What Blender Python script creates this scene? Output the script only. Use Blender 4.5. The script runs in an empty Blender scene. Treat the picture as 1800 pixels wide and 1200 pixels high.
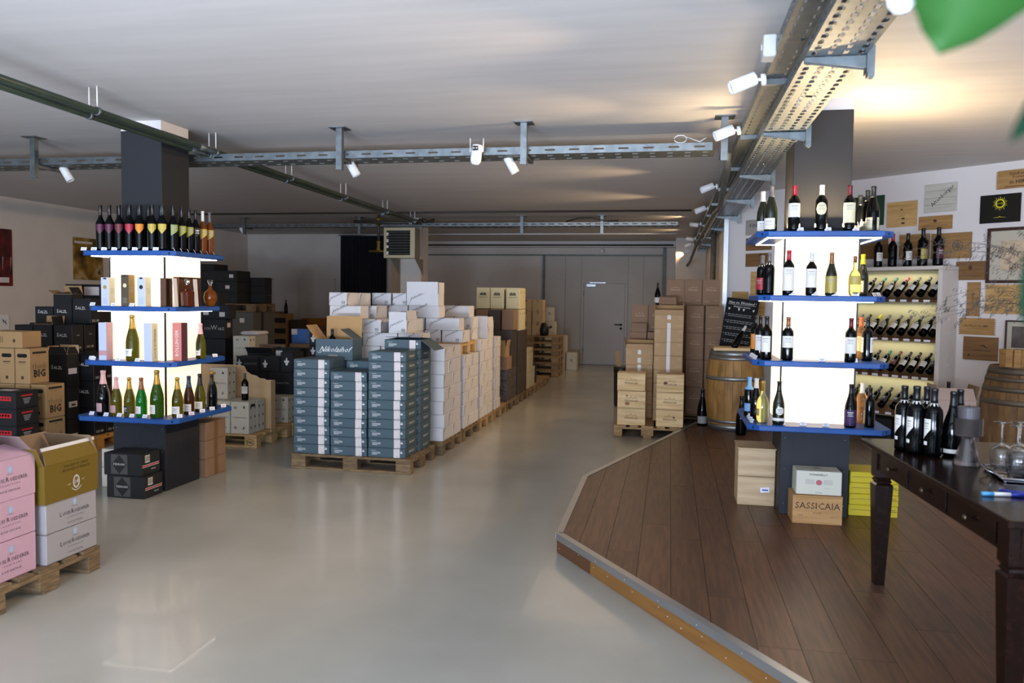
import bpy, math, random
from mathutils import Vector, Matrix
random.seed(11)
SC = bpy.context.scene
COL = SC.collection
PI = math.pi

# ------------------------------------------------------------------ camera
cam_d = bpy.data.cameras.new('camera'); cam = bpy.data.objects.new('camera', cam_d); COL.objects.link(cam)
yaw, pitch, roll = math.radians(11.18), math.radians(3.136), .0134
Fw = Vector((-math.sin(yaw)*math.cos(pitch), math.cos(yaw)*math.cos(pitch), -math.sin(pitch)))
R0 = Vector((math.cos(yaw), math.sin(yaw), 0)); U0 = R0.cross(Fw)
Rr = R0*math.cos(roll)+U0*math.sin(roll); Uu = U0*math.cos(roll)-R0*math.sin(roll)
mw = Matrix((Rr, Uu, -Fw)).transposed().to_4x4(); mw.translation = (0, 0, 1.667)
cam.matrix_world = mw
cam_d.sensor_width = 36; cam_d.lens = 28.0; cam_d.clip_start = .05
cam_d.dof.use_dof = True; cam_d.dof.focus_distance = 7.5; cam_d.dof.aperture_fstop = 2.8
SC.camera = cam

# ------------------------------------------------------------------ world, daylight through the shop front, exposure
W = bpy.data.worlds.new('world'); SC.world = W; W.use_nodes = True
W.node_tree.nodes['Background'].inputs[0].default_value = (.62, .74, .95, 1)
W.node_tree.nodes['Background'].inputs[1].default_value = 1.0
SC.view_settings.view_transform = 'Standard'; SC.view_settings.look = 'None'
SC.view_settings.gamma = 1; SC.view_settings.use_curve_mapping = False
SC.view_settings.exposure = 0.25
try:
    SC.cycles.use_denoising = True
    SC.cycles.max_bounces = 9; SC.cycles.diffuse_bounces = 4; SC.cycles.glossy_bounces = 4
    SC.cycles.transmission_bounces = 9; SC.cycles.caustics_reflective = False; SC.cycles.caustics_refractive = False
    SC.cycles.sample_clamp_indirect = 4
except Exception:
    pass
def area(name, loc, d, sx, sy, energy, col, spread=180):
    l = bpy.data.lights.new(name, 'AREA'); l.shape = 'RECTANGLE'; l.size = sx; l.size_y = sy
    l.energy = energy; l.color = col; l.spread = math.radians(spread)
    o = bpy.data.objects.new(name, l); COL.objects.link(o); o.location = loc
    o.rotation_euler = Vector(d).to_track_quat('-Z', 'Y').to_euler(); return o
# overcast daylight entering by the three front windows behind the photographer
for x, w, e in ((-6.4, 3.6, 75), (-1.7, 3.6, 250), (2.9, 3.4, 105)):
    area('window_daylight', (x, -3.2, 1.5), (0, 1, .15), w, 2.3, e, (.62, .77, 1))
    area('ground_bounce_fill', (x, -3.6, .25), (0, 1, .66), w, 1.2, e*2.9, (.68, .80, 1), 105)     # fill added to brighten the near ceiling, imitating light off outside ground
# warm upward light on top of the right display pillar
area('pillar_uplight', (1.04, 5.90, 2.2), (0, -.5, 1), .42, .06, 20, (1, .74, .42))
area('pillar_uplight', (1.38, 6.22, 2.2), (.55, -.1, 1), .06, .42, 40, (1, .74, .42))
area('pillar_uplight', (.72, 6.22, 2.2), (-.1, 0, 1), .06, .42, 16, (1, .74, .42))
# large soft warm fill lights added under the ceiling to brighten the room
for (x, y, s, e) in ((-7.5, 10.5, 3.0, 6), (-1.0, 12.5, 2.2, 22), (-1.0, 17, 2.2, 16), (3.2, 5.6, 1.6, 12)):
    area('ceiling_fill', (x, y, 3.06), (0, 0, -1), s, s, e, (1, .72, .46))

# ------------------------------------------------------------------ materials
def lin(h):
    h = h.lstrip('#'); c = [int(h[i:i+2], 16)/255 for i in (0, 2, 4)]
    return tuple(x/12.92 if x <= .04045 else ((x+.055)/1.055)**2.4 for x in c)+(1,)
MATS = {}
def mat(name, col, rough=.6, metal=0., col2=None, scale=8., stretch=(1, 1, 1), bump=0., emis=None, trans=0., ior=1.45, rnd=0., coat=0., detail=4., contrast=(.35, .65), spec=.5, alpha=1.):
    if name in MATS: return MATS[name]
    m = bpy.data.materials.new(name); m.use_nodes = True; nt = m.node_tree; b = nt.nodes['Principled BSDF']
    c = lin(col); b.inputs['Base Color'].default_value = c
    b.inputs['Roughness'].default_value = rough; b.inputs['Metallic'].default_value = metal
    b.inputs['IOR'].default_value = ior; b.inputs['Transmission Weight'].default_value = trans
    b.inputs['Coat Weight'].default_value = coat; b.inputs['Specular IOR Level'].default_value = spec
    b.inputs['Alpha'].default_value = alpha
    m.diffuse_color = c
    out = None
    if col2 or bump:
        tc = nt.nodes.new('ShaderNodeTexCoord'); mp = nt.nodes.new('ShaderNodeMapping'); mp.inputs['Scale'].default_value = stretch
        nz = nt.nodes.new('ShaderNodeTexNoise'); nz.inputs['Scale'].default_value = scale; nz.inputs['Detail'].default_value = detail
        nt.links.new(tc.outputs['Object'], mp.inputs[0])
        if rnd:
            oi = nt.nodes.new('ShaderNodeObjectInfo'); ad = nt.nodes.new('ShaderNodeVectorMath'); ad.operation = 'ADD'
            mu = nt.nodes.new('ShaderNodeMath'); mu.operation = 'MULTIPLY'; mu.inputs[1].default_value = 37.
            nt.links.new(oi.outputs['Random'], mu.inputs[0]); nt.links.new(mp.outputs[0], ad.inputs[0]); nt.links.new(mu.outputs[0], ad.inputs[1])
            nt.links.new(ad.outputs[0], nz.inputs['Vector'])
        else:
            nt.links.new(mp.outputs[0], nz.inputs['Vector'])
        if col2:
            cr = nt.nodes.new('ShaderNodeValToRGB'); cr.color_ramp.elements[0].position = contrast[0]; cr.color_ramp.elements[1].position = contrast[1]
            cr.color_ramp.elements[0].color = lin(col2); cr.color_ramp.elements[1].color = c
            nt.links.new(nz.outputs['Fac'], cr.inputs[0]); out = cr.outputs[0]
        if bump:
            bp = nt.nodes.new('ShaderNodeBump'); bp.inputs['Strength'].default_value = bump; bp.inputs['Distance'].default_value = .004
            nt.links.new(nz.outputs['Fac'], bp.inputs['Height']); nt.links.new(bp.outputs[0], b.inputs['Normal'])
    if rnd:
        oi2 = nt.nodes.new('ShaderNodeObjectInfo'); hs = nt.nodes.new('ShaderNodeHueSaturation')
        mr = nt.nodes.new('ShaderNodeMapRange'); mr.inputs['To Min'].default_value = 1-rnd; mr.inputs['To Max'].default_value = 1+rnd
        nt.links.new(oi2.outputs['Random'], mr.inputs[0]); nt.links.new(mr.outputs[0], hs.inputs['Value'])
        if out: nt.links.new(out, hs.inputs['Color'])
        else: hs.inputs['Color'].default_value = c
        out = hs.outputs[0]
    if out: nt.links.new(out, b.inputs['Base Color'])
    if emis:
        b.inputs['Emission Color'].default_value = lin(emis[0]); b.inputs['Emission Strength'].default_value = emis[1]
    MATS[name] = m; return m
m_ceil = mat('ceiling paint', '#c9c4c0', .55, col2='#c2bdb9', scale=3, stretch=(.3, 3, 1), bump=.05)
m_wall = mat('wall paint', '#cfc6bd', .85, col2='#c8bfb6', scale=2, bump=.04)
m_wallR = mat('white wall paint', '#d8d2d0', .85, bump=.04, scale=40)
m_panelw = mat('sandwich panel', '#b7b2ab', .6, col2='#b0aba4', scale=1.5)
m_floor = mat('epoxy floor', '#a5a298', .24, col2='#9c998f', scale=1.2, bump=.0, coat=.12)
m_plank = mat('stained oak plank', '#62422d', .40, col2='#473022', scale=5, stretch=(9, .6, 1), rnd=.16, bump=.03, detail=6)
m_riser = mat('varnished riser board', '#8a5f2c', .4, col2='#7a5226', scale=6, stretch=(.5, .5, 6), bump=.02)
m_riser2 = mat('dark riser board', '#5a3a22', .5)
m_alu = mat('aluminium', '#a9abad', .35, metal=.85)
m_galv = mat('galvanised steel', '#72787a', .42, metal=.75, col2='#5f6567', scale=14)
m_galvd = mat('dull galvanised steel', '#6b6d68', .55, metal=.5, col2='#5a5c58', scale=14)
m_white = mat('white enamel', '#dcdcdc', .4)
m_hole = mat('dark opening', '#0b0b0b', .9)
m_black = mat('black plastic', '#141414', .45)
m_dark = mat('dark grey panel', '#1d2027', .62, col2='#191b21', scale=4, stretch=(6, 6, .6), bump=.03)
m_col = mat('anthracite column', '#191a1e', .7, bump=.03, scale=60)
m_blue = mat('blue lacquered wood', '#174d93', .42, col2='#144487', scale=5, stretch=(1, 1, 1), bump=.05)
m_glow = mat('lit acrylic', '#f5ead8', .4, emis=('#ffdcb0', 1.05))
m_glowR = mat('lit acrylic bright', '#f5ead8', .4, emis=('#ffdba6', 2.0))
m_led = mat('led strip', '#ffffff', .4, emis=('#fff1dc', 7.))
m_pipe = mat('green painted pipe', '#2f3c31', .38, col2='#27332a', scale=8)
m_pipe2 = mat('dark iron pipe', '#3a332d', .5)
m_brass = mat('brass pipe', '#6a5322', .45, metal=.5)
m_curtain = mat('black curtain', '#0c0c12', .9)
m_heat = mat('heater casing', '#7d786c', .45, metal=.2)
m_heatf = mat('heater frame', '#a79c7c', .35, metal=.5)
m_door = mat('grey door paint', '#b3b0ac', .5, col2='#aba8a4', scale=1.2)
m_pal = mat('pallet wood', '#a4855d', .8, col2='#866a47', scale=9, stretch=(1.5, 1.5, 8), rnd=.18, bump=.1)
m_palold = mat('old pallet wood', '#7e6749', .85, col2='#5f4d36', scale=9, stretch=(1.5, 1.5, 8), rnd=.2, bump=.1)
m_palnew = mat('new pallet wood', '#c9a774', .75, col2='#b18e5c', scale=9, stretch=(1.5, 1.5, 8), rnd=.1, bump=.08)
m_crate = mat('pine crate wood', '#d9bc8b', .6, col2='#bf9a64', scale=3.2, stretch=(.7, 3, 9), rnd=.06, bump=.03, detail=5)
m_crate2 = mat('pale crate wood', '#cbb08c', .6, col2='#b59873', scale=3.2, stretch=(.7, 3, 9), rnd=.05, bump=.03, detail=5)
m_board = mat('wine case board', '#a9824f', .65, col2='#8f6b3e', scale=4, stretch=(.8, .8, 8), rnd=.1, detail=5)
m_boardl = mat('light wine case board', '#c5a169', .65, col2='#ab8650', scale=4, stretch=(.8, .8, 8), rnd=.06, detail=5)
m_boardd = mat('dark wine case board', '#7f5c36', .65, col2='#6b4c2c', scale=4, stretch=(.8, .8, 8), rnd=.06, detail=5)
m_boardw = mat('whitewashed board', '#c2beb2', .5, col2='#b2aea2', scale=4, stretch=(.8, .8, 8))
m_ink = mat('dark print', '#1d1a18', .7)
m_inkb = mat('brown print', '#4a2f1c', .7)
m_inkw = mat('white print', '#d9d9d6', .6)
m_inkg = mat('grey print', '#9c9a97', .7)
m_inkt = mat('tan print', '#c7ae8e', .7)
m_inkr = mat('red print', '#b2241c', .6)
m_inky = mat('yellow print', '#d8cf2a', .6)
m_paper = mat('paper', '#cbc2bf', .7)
m_card = mat('price card', '#e6e4ea', .5)
m_teal = mat('teal carton', '#3c4f58', .6, rnd=.05, bump=.01, scale=90)
m_whc = mat('white carton', '#cbc8c8', .6, rnd=.03)
m_kraft = mat('kraft cardboard', '#a88559', .8, rnd=.05, bump=.03, scale=120)
m_kraftd = mat('brown cardboard', '#8d6f56', .8, rnd=.05, bump=.02, scale=120)
m_kraftl = mat('pale cardboard', '#c5a67c', .8, rnd=.04)
m_kin = mat('inner cardboard', '#8a7258', .85)
m_pink = mat('pink carton', '#bd98a6', .6, rnd=.02)
m_pinkin = mat('pink carton inside', '#8d7a78', .7)
m_grey = mat('light grey carton', '#999596', .6)
m_olive = mat('olive carton', '#6a5410', .6)
m_blk = mat('black carton', '#101114', .55, rnd=.15)
m_blkm = mat('matt black carton', '#141517', .7, rnd=.2)
m_redl = mat('red stripe', '#c01f24', .6)
m_cream = mat('cream carton', '#cfc49a', .65, rnd=.03)
m_whp = mat('white patterned carton', '#c9c2b0', .6, rnd=.03)
m_yel = mat('yellow carton', '#c9b31f', .55)
m_bluec = mat('blue carton', '#3a66a8', .6)
m_orange = mat('orange carton', '#b2701d', .7)
m_tape = mat('white tape', '#cfcac8', .4)
m_taped = mat('brown tape', '#8f6a35', .4)
m_wrap = mat('stretch film', '#55524c', .3)
m_purp = mat('dark purple carton', '#37302f', .5, col2='#5d5554', scale=22, rnd=.1)
m_brd = mat('dark brown carton', '#3f342c', .5, rnd=.08)
m_table = mat('dark mahogany', '#150b08', .16, col2='#21120d', scale=5, stretch=(1, 6, 6), spec=.3)
m_oak = mat('barrel oak', '#a57b41', .6, col2='#7f5a2b', scale=5, stretch=(2, 2, .8), rnd=.12, bump=.06)
m_oakd = mat('weathered barrel oak', '#7a5c38', .75, col2='#57402a', scale=5, stretch=(3, 3, .9), rnd=.14, bump=.1)
m_hoop = mat('barrel hoop', '#8b8b88', .4, metal=.8)
m_hoopd = mat('old barrel hoop', '#615a50', .55, metal=.6)
m_rack = mat('white rack board', '#cfc7c0', .6)
m_rackb = mat('lit rack back', '#c4bd93', .7)
m_shelfw = mat('walnut shelf', '#5b3a22', .5, col2='#4a2e1a', scale=5, stretch=(8, 1, 1))
m_glass = mat('clear glass', '#f2f4f5', .02, trans=1., ior=1.45)
m_silver = mat('silver tray metal', '#b8b8c0', .12, metal=1.)
m_wax = mat('grey candle wax', '#4c474d', .5)
m_leaf = mat('green leaf', '#21481b', .6, spec=.2)
m_leafd = mat('dark green leaf', '#10281a', .8, spec=.05)
m_straw = mat('dried grass', '#443a32', .8)
# bottle glass
g_blk = mat('black bottle glass', '#030405', .06, spec=.22)
g_grn = mat('green bottle glass', '#24480c', .05, trans=.75, ior=1.3)
g_ygrn = mat('olive bottle glass', '#484a0a', .05, trans=.75, ior=1.3)
g_brt = mat('bright green bottle glass', '#0b6a1e', .05, trans=.7, ior=1.3)
g_brn = mat('brown bottle glass', '#3e2206', .05, trans=.5, ior=1.3)
g_dkg = mat('dark green bottle glass', '#141a0c', .06, coat=.2)
g_amb = mat('amber spirit', '#a4540f', .04, trans=.7, ior=1.35)
g_cog = mat('dark amber spirit', '#6b2c0a', .04, trans=.6, ior=1.35)
g_yel = mat('pale yellow wine', '#e6dd90', .04, trans=.75, ior=1.3)
g_rose = mat('rose wine', '#e6a86a', .04, trans=.8, ior=1.3)
c_blk = mat('black foil', '#101114', .35); c_red = mat('red foil', '#a5182a', .3); c_gold = mat('gold foil', '#b08a3a', .35, metal=.5)
c_pink = mat('pink foil', '#d8a7a2', .4); c_brz = mat('bronze foil', '#8a5a35', .35, metal=.3); c_navy = mat('navy foil', '#22304c', .35)
c_wht = mat('white foil', '#d0ccc4', .4); c_grey = mat('grey foil', '#5a5656', .35); c_grn = mat('green wax', '#2c6a52', .4)
c_yel = mat('yellow foil', '#c9c01e', .4); c_sky = mat('pale blue foil', '#6aa0d0', .4); c_org = mat('orange foil', '#c96a3a', .4); c_dkr = mat('dark red foil', '#5b1420', .35)
l_wht = mat('white paper label', '#ddd8d2', .6); l_crm = mat('cream paper label', '#d8cda8', .6); l_pnk = mat('pink paper label', '#b78b8e', .6)
l_blk = mat('black paper label', '#101010', .5); l_gold = mat('gold paper label', '#a08f4a', .5, metal=.2); l_pur = mat('purple paper label', '#3a2550', .6)
l_gry = mat('grey paper label', '#8d8a86', .6); l_mag = mat('dark magenta label', '#4a1230', .5); l_rd = mat('red paper label', '#a01f38', .5)
l_or = mat('orange paper label', '#cf7a1c', .5); l_yl = mat('yellow paper label', '#b09a40', .5); l_lg = mat('pale green label', '#7f8a48', .5)
l_yg = mat('lime label', '#93943a', .5); l_bl = mat('light blue label', '#5b93c8', .5); l_lb = mat('pale blue gift paper', '#b9bfd6', .5)
l_dkr = mat('dark red label', '#5a1a24', .5); l_bord = mat('burgundy box', '#4d2430', .5); l_sal = mat('salmon box', '#c9766a', .5); l_ggold = mat('bronze gift box', '#8b6a2c', .45)
l_gbrn = mat('brown gift box', '#4b3f2c', .5)

# ------------------------------------------------------------------ mesh helpers
class MB:
    def __init__(s): s.v = []; s.f = []; s.m = []; s.s = []
    def add(s, vs, fs, mi=0, sm=False, M=None):
        n = len(s.v)
        s.v += [tuple(M @ Vector(v)) if M else tuple(v) for v in vs]
        s.f += [tuple(n+i for i in f) for f in fs]; s.m += [mi]*len(fs) if not isinstance(mi, (list, tuple)) else list(mi); s.s += [sm]*len(fs); return s
    def box(s, x0, x1, y0, y1, z0, z1, mi=0, M=None):
        vs = [(x, y, z) for z in (z0, z1) for y in (y0, y1) for x in (x0, x1)]
        return s.add(vs, [(0, 2, 3, 1), (4, 5, 7, 6), (0, 1, 5, 4), (2, 6, 7, 3), (0, 4, 6, 2), (1, 3, 7, 5)], mi, False, M)
    def bbox(s, x0, x1, y0, y1, z0, z1, b=.003, mi=0, M=None):
        vs = []
        for z, e in ((z0, b), (z0+b, 0), (z1-b, 0), (z1, b)):
            vs += [(x0+e+b, y0+e, z), (x1-e-b, y0+e, z), (x1-e, y0+e+b, z), (x1-e, y1-e-b, z), (x1-e-b, y1-e, z), (x0+e+b, y1-e, z), (x0+e, y1-e-b, z), (x0+e, y0+e+b, z)]
        fs = [tuple(range(7, -1, -1)), tuple(range(24, 32))]
        for k in range(3):
            for i in range(8):
                j = (i+1) % 8; fs.append((k*8+i, k*8+j, k*8+8+j, k*8+8+i))
        return s.add(vs, fs, mi, False, M)
    def prism(s, poly, z0, z1, mi=0, M=None, top=None):
        n = len(poly); vs = [(x, y, z0) for x, y in poly]+[(x, y, z1) for x, y in poly]
        fs = [tuple(range(n-1, -1, -1)), tuple(range(n, 2*n))]+[(i, (i+1) % n, n+(i+1) % n, n+i) for i in range(n)]
        return s.add(vs, fs, mi, False, M)
    def lathe(s, prof, n=20, mi=0, M=None, sm=True):
        vs = []; fs = []
        for r, z in prof:
            for i in range(n):
                a = 2*PI*i/n; vs.append((r*math.cos(a), r*math.sin(a), z))
        for k in range(len(prof)-1):
            for i in range(n):
                j = (i+1) % n; fs.append((k*n+i, k*n+j, k*n+n+j, k*n+n+i))
        if prof[0][0] > 1e-6: fs.append(tuple(range(n-1, -1, -1)))
        if prof[-1][0] > 1e-6: fs.append(tuple(range((len(prof)-1)*n, len(prof)*n)))
        return s.add(vs, fs, mi, sm, M)
    def tube(s, path, r, n=8, mi=0, M=None, cap=True):
        path = [Vector(p) for p in path]; vs = []; fs = []; up = Vector((0, 0, 1))
        for k, p in enumerate(path):
            t = (path[min(k+1, len(path)-1)]-path[max(k-1, 0)]).normalized()
            a = t.cross(up); a = a.normalized() if a.length > .05 else Vector((1, 0, 0)); a = (a-t*a.dot(t)).normalized(); b = a.cross(t)
            rr = r[k] if isinstance(r, (list, tuple)) else r
            for i in range(n):
                g = 2*PI*i/n; vs.append(tuple(p+a*rr*math.cos(g)+b*rr*math.sin(g)))
        for k in range(len(path)-1):
            for i in range(n):
                j = (i+1) % n; fs.append((k*n+i, k*n+n+i, k*n+n+j, k*n+j))
        if cap: fs += [tuple(range(n)), tuple(range(len(path)*n-1, len(path)*n-n-1, -1))]
        return s.add(vs, fs, mi, True, M)
    def line(s, pts, w, mi=0, M=None):      # flat ribbon in the local xy plane
        vs = []; fs = []
        for k, p in enumerate(pts):
            a = Vector(pts[max(k-1, 0)]); b = Vector(pts[min(k+1, len(pts)-1)]); d = (b-a); d = d.normalized() if d.length else Vector((1, 0))
            ww = w[k] if isinstance(w, (list, tuple)) else w
            vs += [(p[0]-d[1]*ww/2, p[1]+d[0]*ww/2, 0), (p[0]+d[1]*ww/2, p[1]-d[0]*ww/2, 0)]
        for k in range(len(pts)-1): fs.append((2*k, 2*k+1, 2*k+3, 2*k+2))
        return s.add(vs, fs, mi, False, M)
    def rect(s, x0, x1, y0, y1, mi=0, z=0): return s.add([(x0, y0, z), (x1, y0, z), (x1, y1, z), (x0, y1, z)], [(0, 1, 2, 3)], mi)
    def disc(s, x, y, rx, ry, n=16, mi=0, z=0): return s.add([(x+rx*math.cos(2*PI*i/n), y+ry*math.sin(2*PI*i/n), z) for i in range(n)], [tuple(range(n))], mi)
    def ring(s, x, y, rx, ry, w, n=20, mi=0):
        vs = []
        for i in range(n):
            a = 2*PI*i/n; vs += [(x+rx*math.cos(a), y+ry*math.sin(a), 0), (x+(rx-w)*math.cos(a), y+(ry-w)*math.sin(a), 0)]
        return s.add(vs, [(2*i, 2*((i+1) % n), 2*((i+1) % n)+1, 2*i+1) for i in range(n)], mi)
    def text(s, t, x, y, size, mi=0, shear=0, align='CENTER', rot=0, sp=1., bold=0, z=0):
        vs, fs = text_geo(t, shear, align, sp, bold); M = Matrix.Translation((x, y, z)) @ Matrix.Rotation(rot, 4, 'Z') @ Matrix.Scale(size, 4)
        return s.add(vs, fs, mi, False, M)
    def mesh(s, name, mats):
        me = bpy.data.meshes.new(name); me.from_pydata(s.v, [], s.f)
        for m in (mats if isinstance(mats, (list, tuple)) else [mats]): me.materials.append(m)
        me.polygons.foreach_set('material_index', s.m); me.polygons.foreach_set('use_smooth', s.s); me.update(); return me
_TX = {}
def text_geo(t, shear, align, sp, bold):
    k = (t, shear, align, sp, bold)
    if k not in _TX:
        c = bpy.data.curves.new('t', 'FONT'); c.body = t; c.size = 1; c.shear = shear; c.align_x = align; c.align_y = 'CENTER'; c.resolution_u = 1; c.space_character = sp; c.offset = bold; c.fill_mode = 'FRONT'
        o = bpy.data.objects.new('t', c); me = bpy.data.meshes.new_from_object(o)
        _TX[k] = ([tuple(v.co) for v in me.vertices], [tuple(p.vertices) for p in me.polygons])
        bpy.data.objects.remove(o); bpy.data.meshes.remove(me); bpy.data.curves.remove(c)
    return _TX[k]
def caps(q, runs, x, y, mi=0, gap=.12, bold=.006):      # runs of (text, size) set side by side, centred on x
    w = []
    for t, s in runs:
        vs, _ = text_geo(t, 0, 'LEFT', 1., bold); w.append((min(v[0] for v in vs)*s, max(v[0] for v in vs)*s) if vs else (0, 0))
    g = runs[-1][1]*gap; tot = sum(b-a for a, b in w)+g*(len(runs)-1); cx = x-tot/2
    for (t, s), (a, b) in zip(runs, w):
        if t != ' ': q.text(t, cx-a, y+(s-runs[-1][1])*.36, s, mi, align='LEFT', bold=bold)
        cx += (b-a)+g
def put(name, me, parent=None, loc=(0, 0, 0), rot=(0, 0, 0), M=None, label=None, kind=None, cat=None, group=None):
    o = bpy.data.objects.new(name, me); COL.objects.link(o); o.parent = parent
    if M is not None: o.matrix_local = M
    else: o.location = loc; o.rotation_euler = rot
    if label: o['label'] = label
    if kind: o['kind'] = kind
    if cat: o['category'] = cat
    if group: o['group'] = group
    return o
import re
def thing(name, label, cat, loc=(0, 0, 0), rz=0., group=None, rot=None):
    label = re.sub(r'(layer|part|row) (\d)', lambda m: (ORD[int(m.group(2))-1]+' '+m.group(1)), label)
    o = bpy.data.objects.new(name, None); COL.objects.link(o); o.empty_display_size = .1
    o.location = loc; o.rotation_euler = rot or (0, 0, rz); o['label'] = label; o['category'] = cat
    if group: o['group'] = group
    return o
def struct(name, mb, m, parent=None):
    o = put(name, mb.mesh(name, m), parent)
    if parent is None: o['kind'] = 'structure'
    return o
ORD = ['first', 'second', 'third', 'fourth', 'fifth', 'sixth', 'seventh', 'eighth', 'ninth', 'tenth', 'eleventh', 'twelfth', 'thirteenth', 'fourteenth', 'fifteenth', 'sixteenth', 'seventeenth', 'eighteenth', 'nineteenth', 'twentieth']
def face(f, dx, dy, dz, u=0., v=None, off=.0012):      # matrix that lays a flat print on a side of a box standing on its base centre
    v = dz/2 if v is None else v
    if f == 'F': return Matrix.Translation((u, -dy/2-off, v)) @ Matrix.Rotation(PI/2, 4, 'X')
    if f == 'R': return Matrix.Translation((dx/2+off, u, v)) @ Matrix.Rotation(PI/2, 4, 'Z') @ Matrix.Rotation(PI/2, 4, 'X')
    if f == 'L': return Matrix.Translation((-dx/2-off, -u, v)) @ Matrix.Rotation(-PI/2, 4, 'Z') @ Matrix.Rotation(PI/2, 4, 'X')
    return Matrix.Translation((u, v, dz+off))
_BC = {}
def boxmesh(dx, dy, dz, m, b=.004, flaps=True):
    k = (round(dx, 3), round(dy, 3), round(dz, 3), m.name, flaps)
    if k not in _BC:
        q = MB()
        if flaps:
            q.bbox(-dx/2, dx/2, -dy/2, dy/2, 0, dz-.003, b)
            q.box(-dx/2+.002, dx/2-.002, -dy/2+.002, -.0015, dz-.003, dz); q.box(-dx/2+.002, dx/2-.002, .0015, dy/2-.002, dz-.003, dz)
        else: q.bbox(-dx/2, dx/2, -dy/2, dy/2, 0, dz, b)
        _BC[k] = q.mesh('box_body', m)
    return _BC[k]
def carton(label, x0, x1, y0, y1, z0, z1, m, prints=(), group=None, rz=0., name='wine_carton', cat='carton', flaps=True, jit=1.):
    """closed case; prints = (part name, face, mesh, u, v)"""
    dx, dy, dz = x1-x0, y1-y0, z1-z0
    name = 'plain_carton' if any(w_ in label for w_ in ('inner case', ' under the ', ' below the ', 'behind the', 'in the rear', 'case under', 'hidden')) and not prints else {'teal carton': 'flat_wine_carton', 'kraft cardboard': 'shipping_carton', 'brown cardboard': 'shipping_carton', 'light brown carton': 'shipping_carton', 'dark brown carton': 'shipping_carton', 'cream carton': 'wine_case', 'white patterned carton': 'wine_case', 'matt black carton': 'wine_box', 'pink carton': 'champagne_carton', 'light grey carton': 'champagne_carton'}.get(m.name, name)  # unprinted cartons; hidden ones are added to carry the visible layers
    if name in ('plain_carton', 'wine_case'): cat = 'case'
    if name == 'wine_box': cat = 'box'
    j = (random.uniform(-.003, .003)*jit, random.uniform(-.003, .003)*jit)
    t = thing(name, label, cat, ((x0+x1)/2+j[0], (y0+y1)/2+j[1], z0), rz+random.uniform(-.006, .006)*jit, group)
    put('box_body', boxmesh(dx-.004, dy-.004, dz-.0015, m, flaps=flaps), t)
    for p in prints: put(p[0], p[2], t, M=face(p[1], dx-.004, dy-.004, dz, p[3], p[4]))
    return t
def flapmesh(w, l, mo, mi, th=.004):
    k = ('flap', round(w, 3), round(l, 3), mo.name, mi.name)
    if k not in _BC:
        q = MB(); q.add([(x, y, z) for z in (-th, 0) for y in (0, l) for x in (-w/2, w/2)],
                        [(0, 2, 3, 1), (4, 5, 7, 6), (0, 1, 5, 4), (2, 6, 7, 3), (0, 4, 6, 2), (1, 3, 7, 5)], [1, 0, 1, 1, 1, 1])
        _BC[k] = q.mesh('flap', [mo, mi])
    return _BC[k]
def open_carton(label, x0, x1, y0, y1, z0, z1, mo, mi, flaps, prints=(), group=None, rz=0., name='open_wine_carton', cat='carton'):
    """flaps: (side, length, angle) with 0 = closed, 90 = upright, above 90 = folded outward"""
    dx, dy, dz = x1-x0-.003, y1-y0-.003, z1-z0-.001; T = .005
    t = thing(name, label, cat, ((x0+x1)/2, (y0+y1)/2, z0), rz, group)
    k = ('open', round(dx, 3), round(dy, 3), round(dz, 3), mo.name, mi.name)
    if k not in _BC:
        q = MB(); a, b = dx/2, dy/2
        q.add([(-a, -b, 0), (a, -b, 0), (a, b, 0), (-a, b, 0), (-a, -b, dz), (a, -b, dz), (a, b, dz), (-a, b, dz),
               (-a+T, -b+T, dz), (a-T, -b+T, dz), (a-T, b-T, dz), (-a+T, b-T, dz), (-a+T, -b+T, T), (a-T, -b+T, T), (a-T, b-T, T), (-a+T, b-T, T)],
              [(3, 2, 1, 0), (0, 1, 5, 4), (1, 2, 6, 5), (2, 3, 7, 6), (3, 0, 4, 7), (4, 5, 9, 8), (5, 6, 10, 9), (6, 7, 11, 10), (7, 4, 8, 11),
               (8, 9, 13, 12), (9, 10, 14, 13), (10, 11, 15, 14), (11, 8, 12, 15), (12, 13, 14, 15)], [0]*5+[1]*9)
        _BC[k] = q.mesh('box_body', [mo, mi])
    put('box_body', _BC[k], t)
    for sd, l, ang in flaps:
        w = dx if sd in 'FB' else dy-.012
        rzz = {'F': 0, 'R': PI/2, 'B': PI, 'L': -PI/2}[sd]; p = {'F': (0, -dy/2, dz), 'R': (dx/2, 0, dz), 'B': (0, dy/2, dz), 'L': (-dx/2, 0, dz)}[sd]
        put('flap', flapmesh(w-.004, l, mo, mi), t, M=Matrix.Translation(p) @ Matrix.Rotation(rzz, 4, 'Z') @ Matrix.Rotation(math.radians(ang), 4, 'X') @ Matrix.Translation((0, 0, .004)))
    for p in prints: put(p[0], p[2], t, M=face(p[1], dx, dy, dz, p[3], p[4]))
    return t
_PAL = {}
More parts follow.
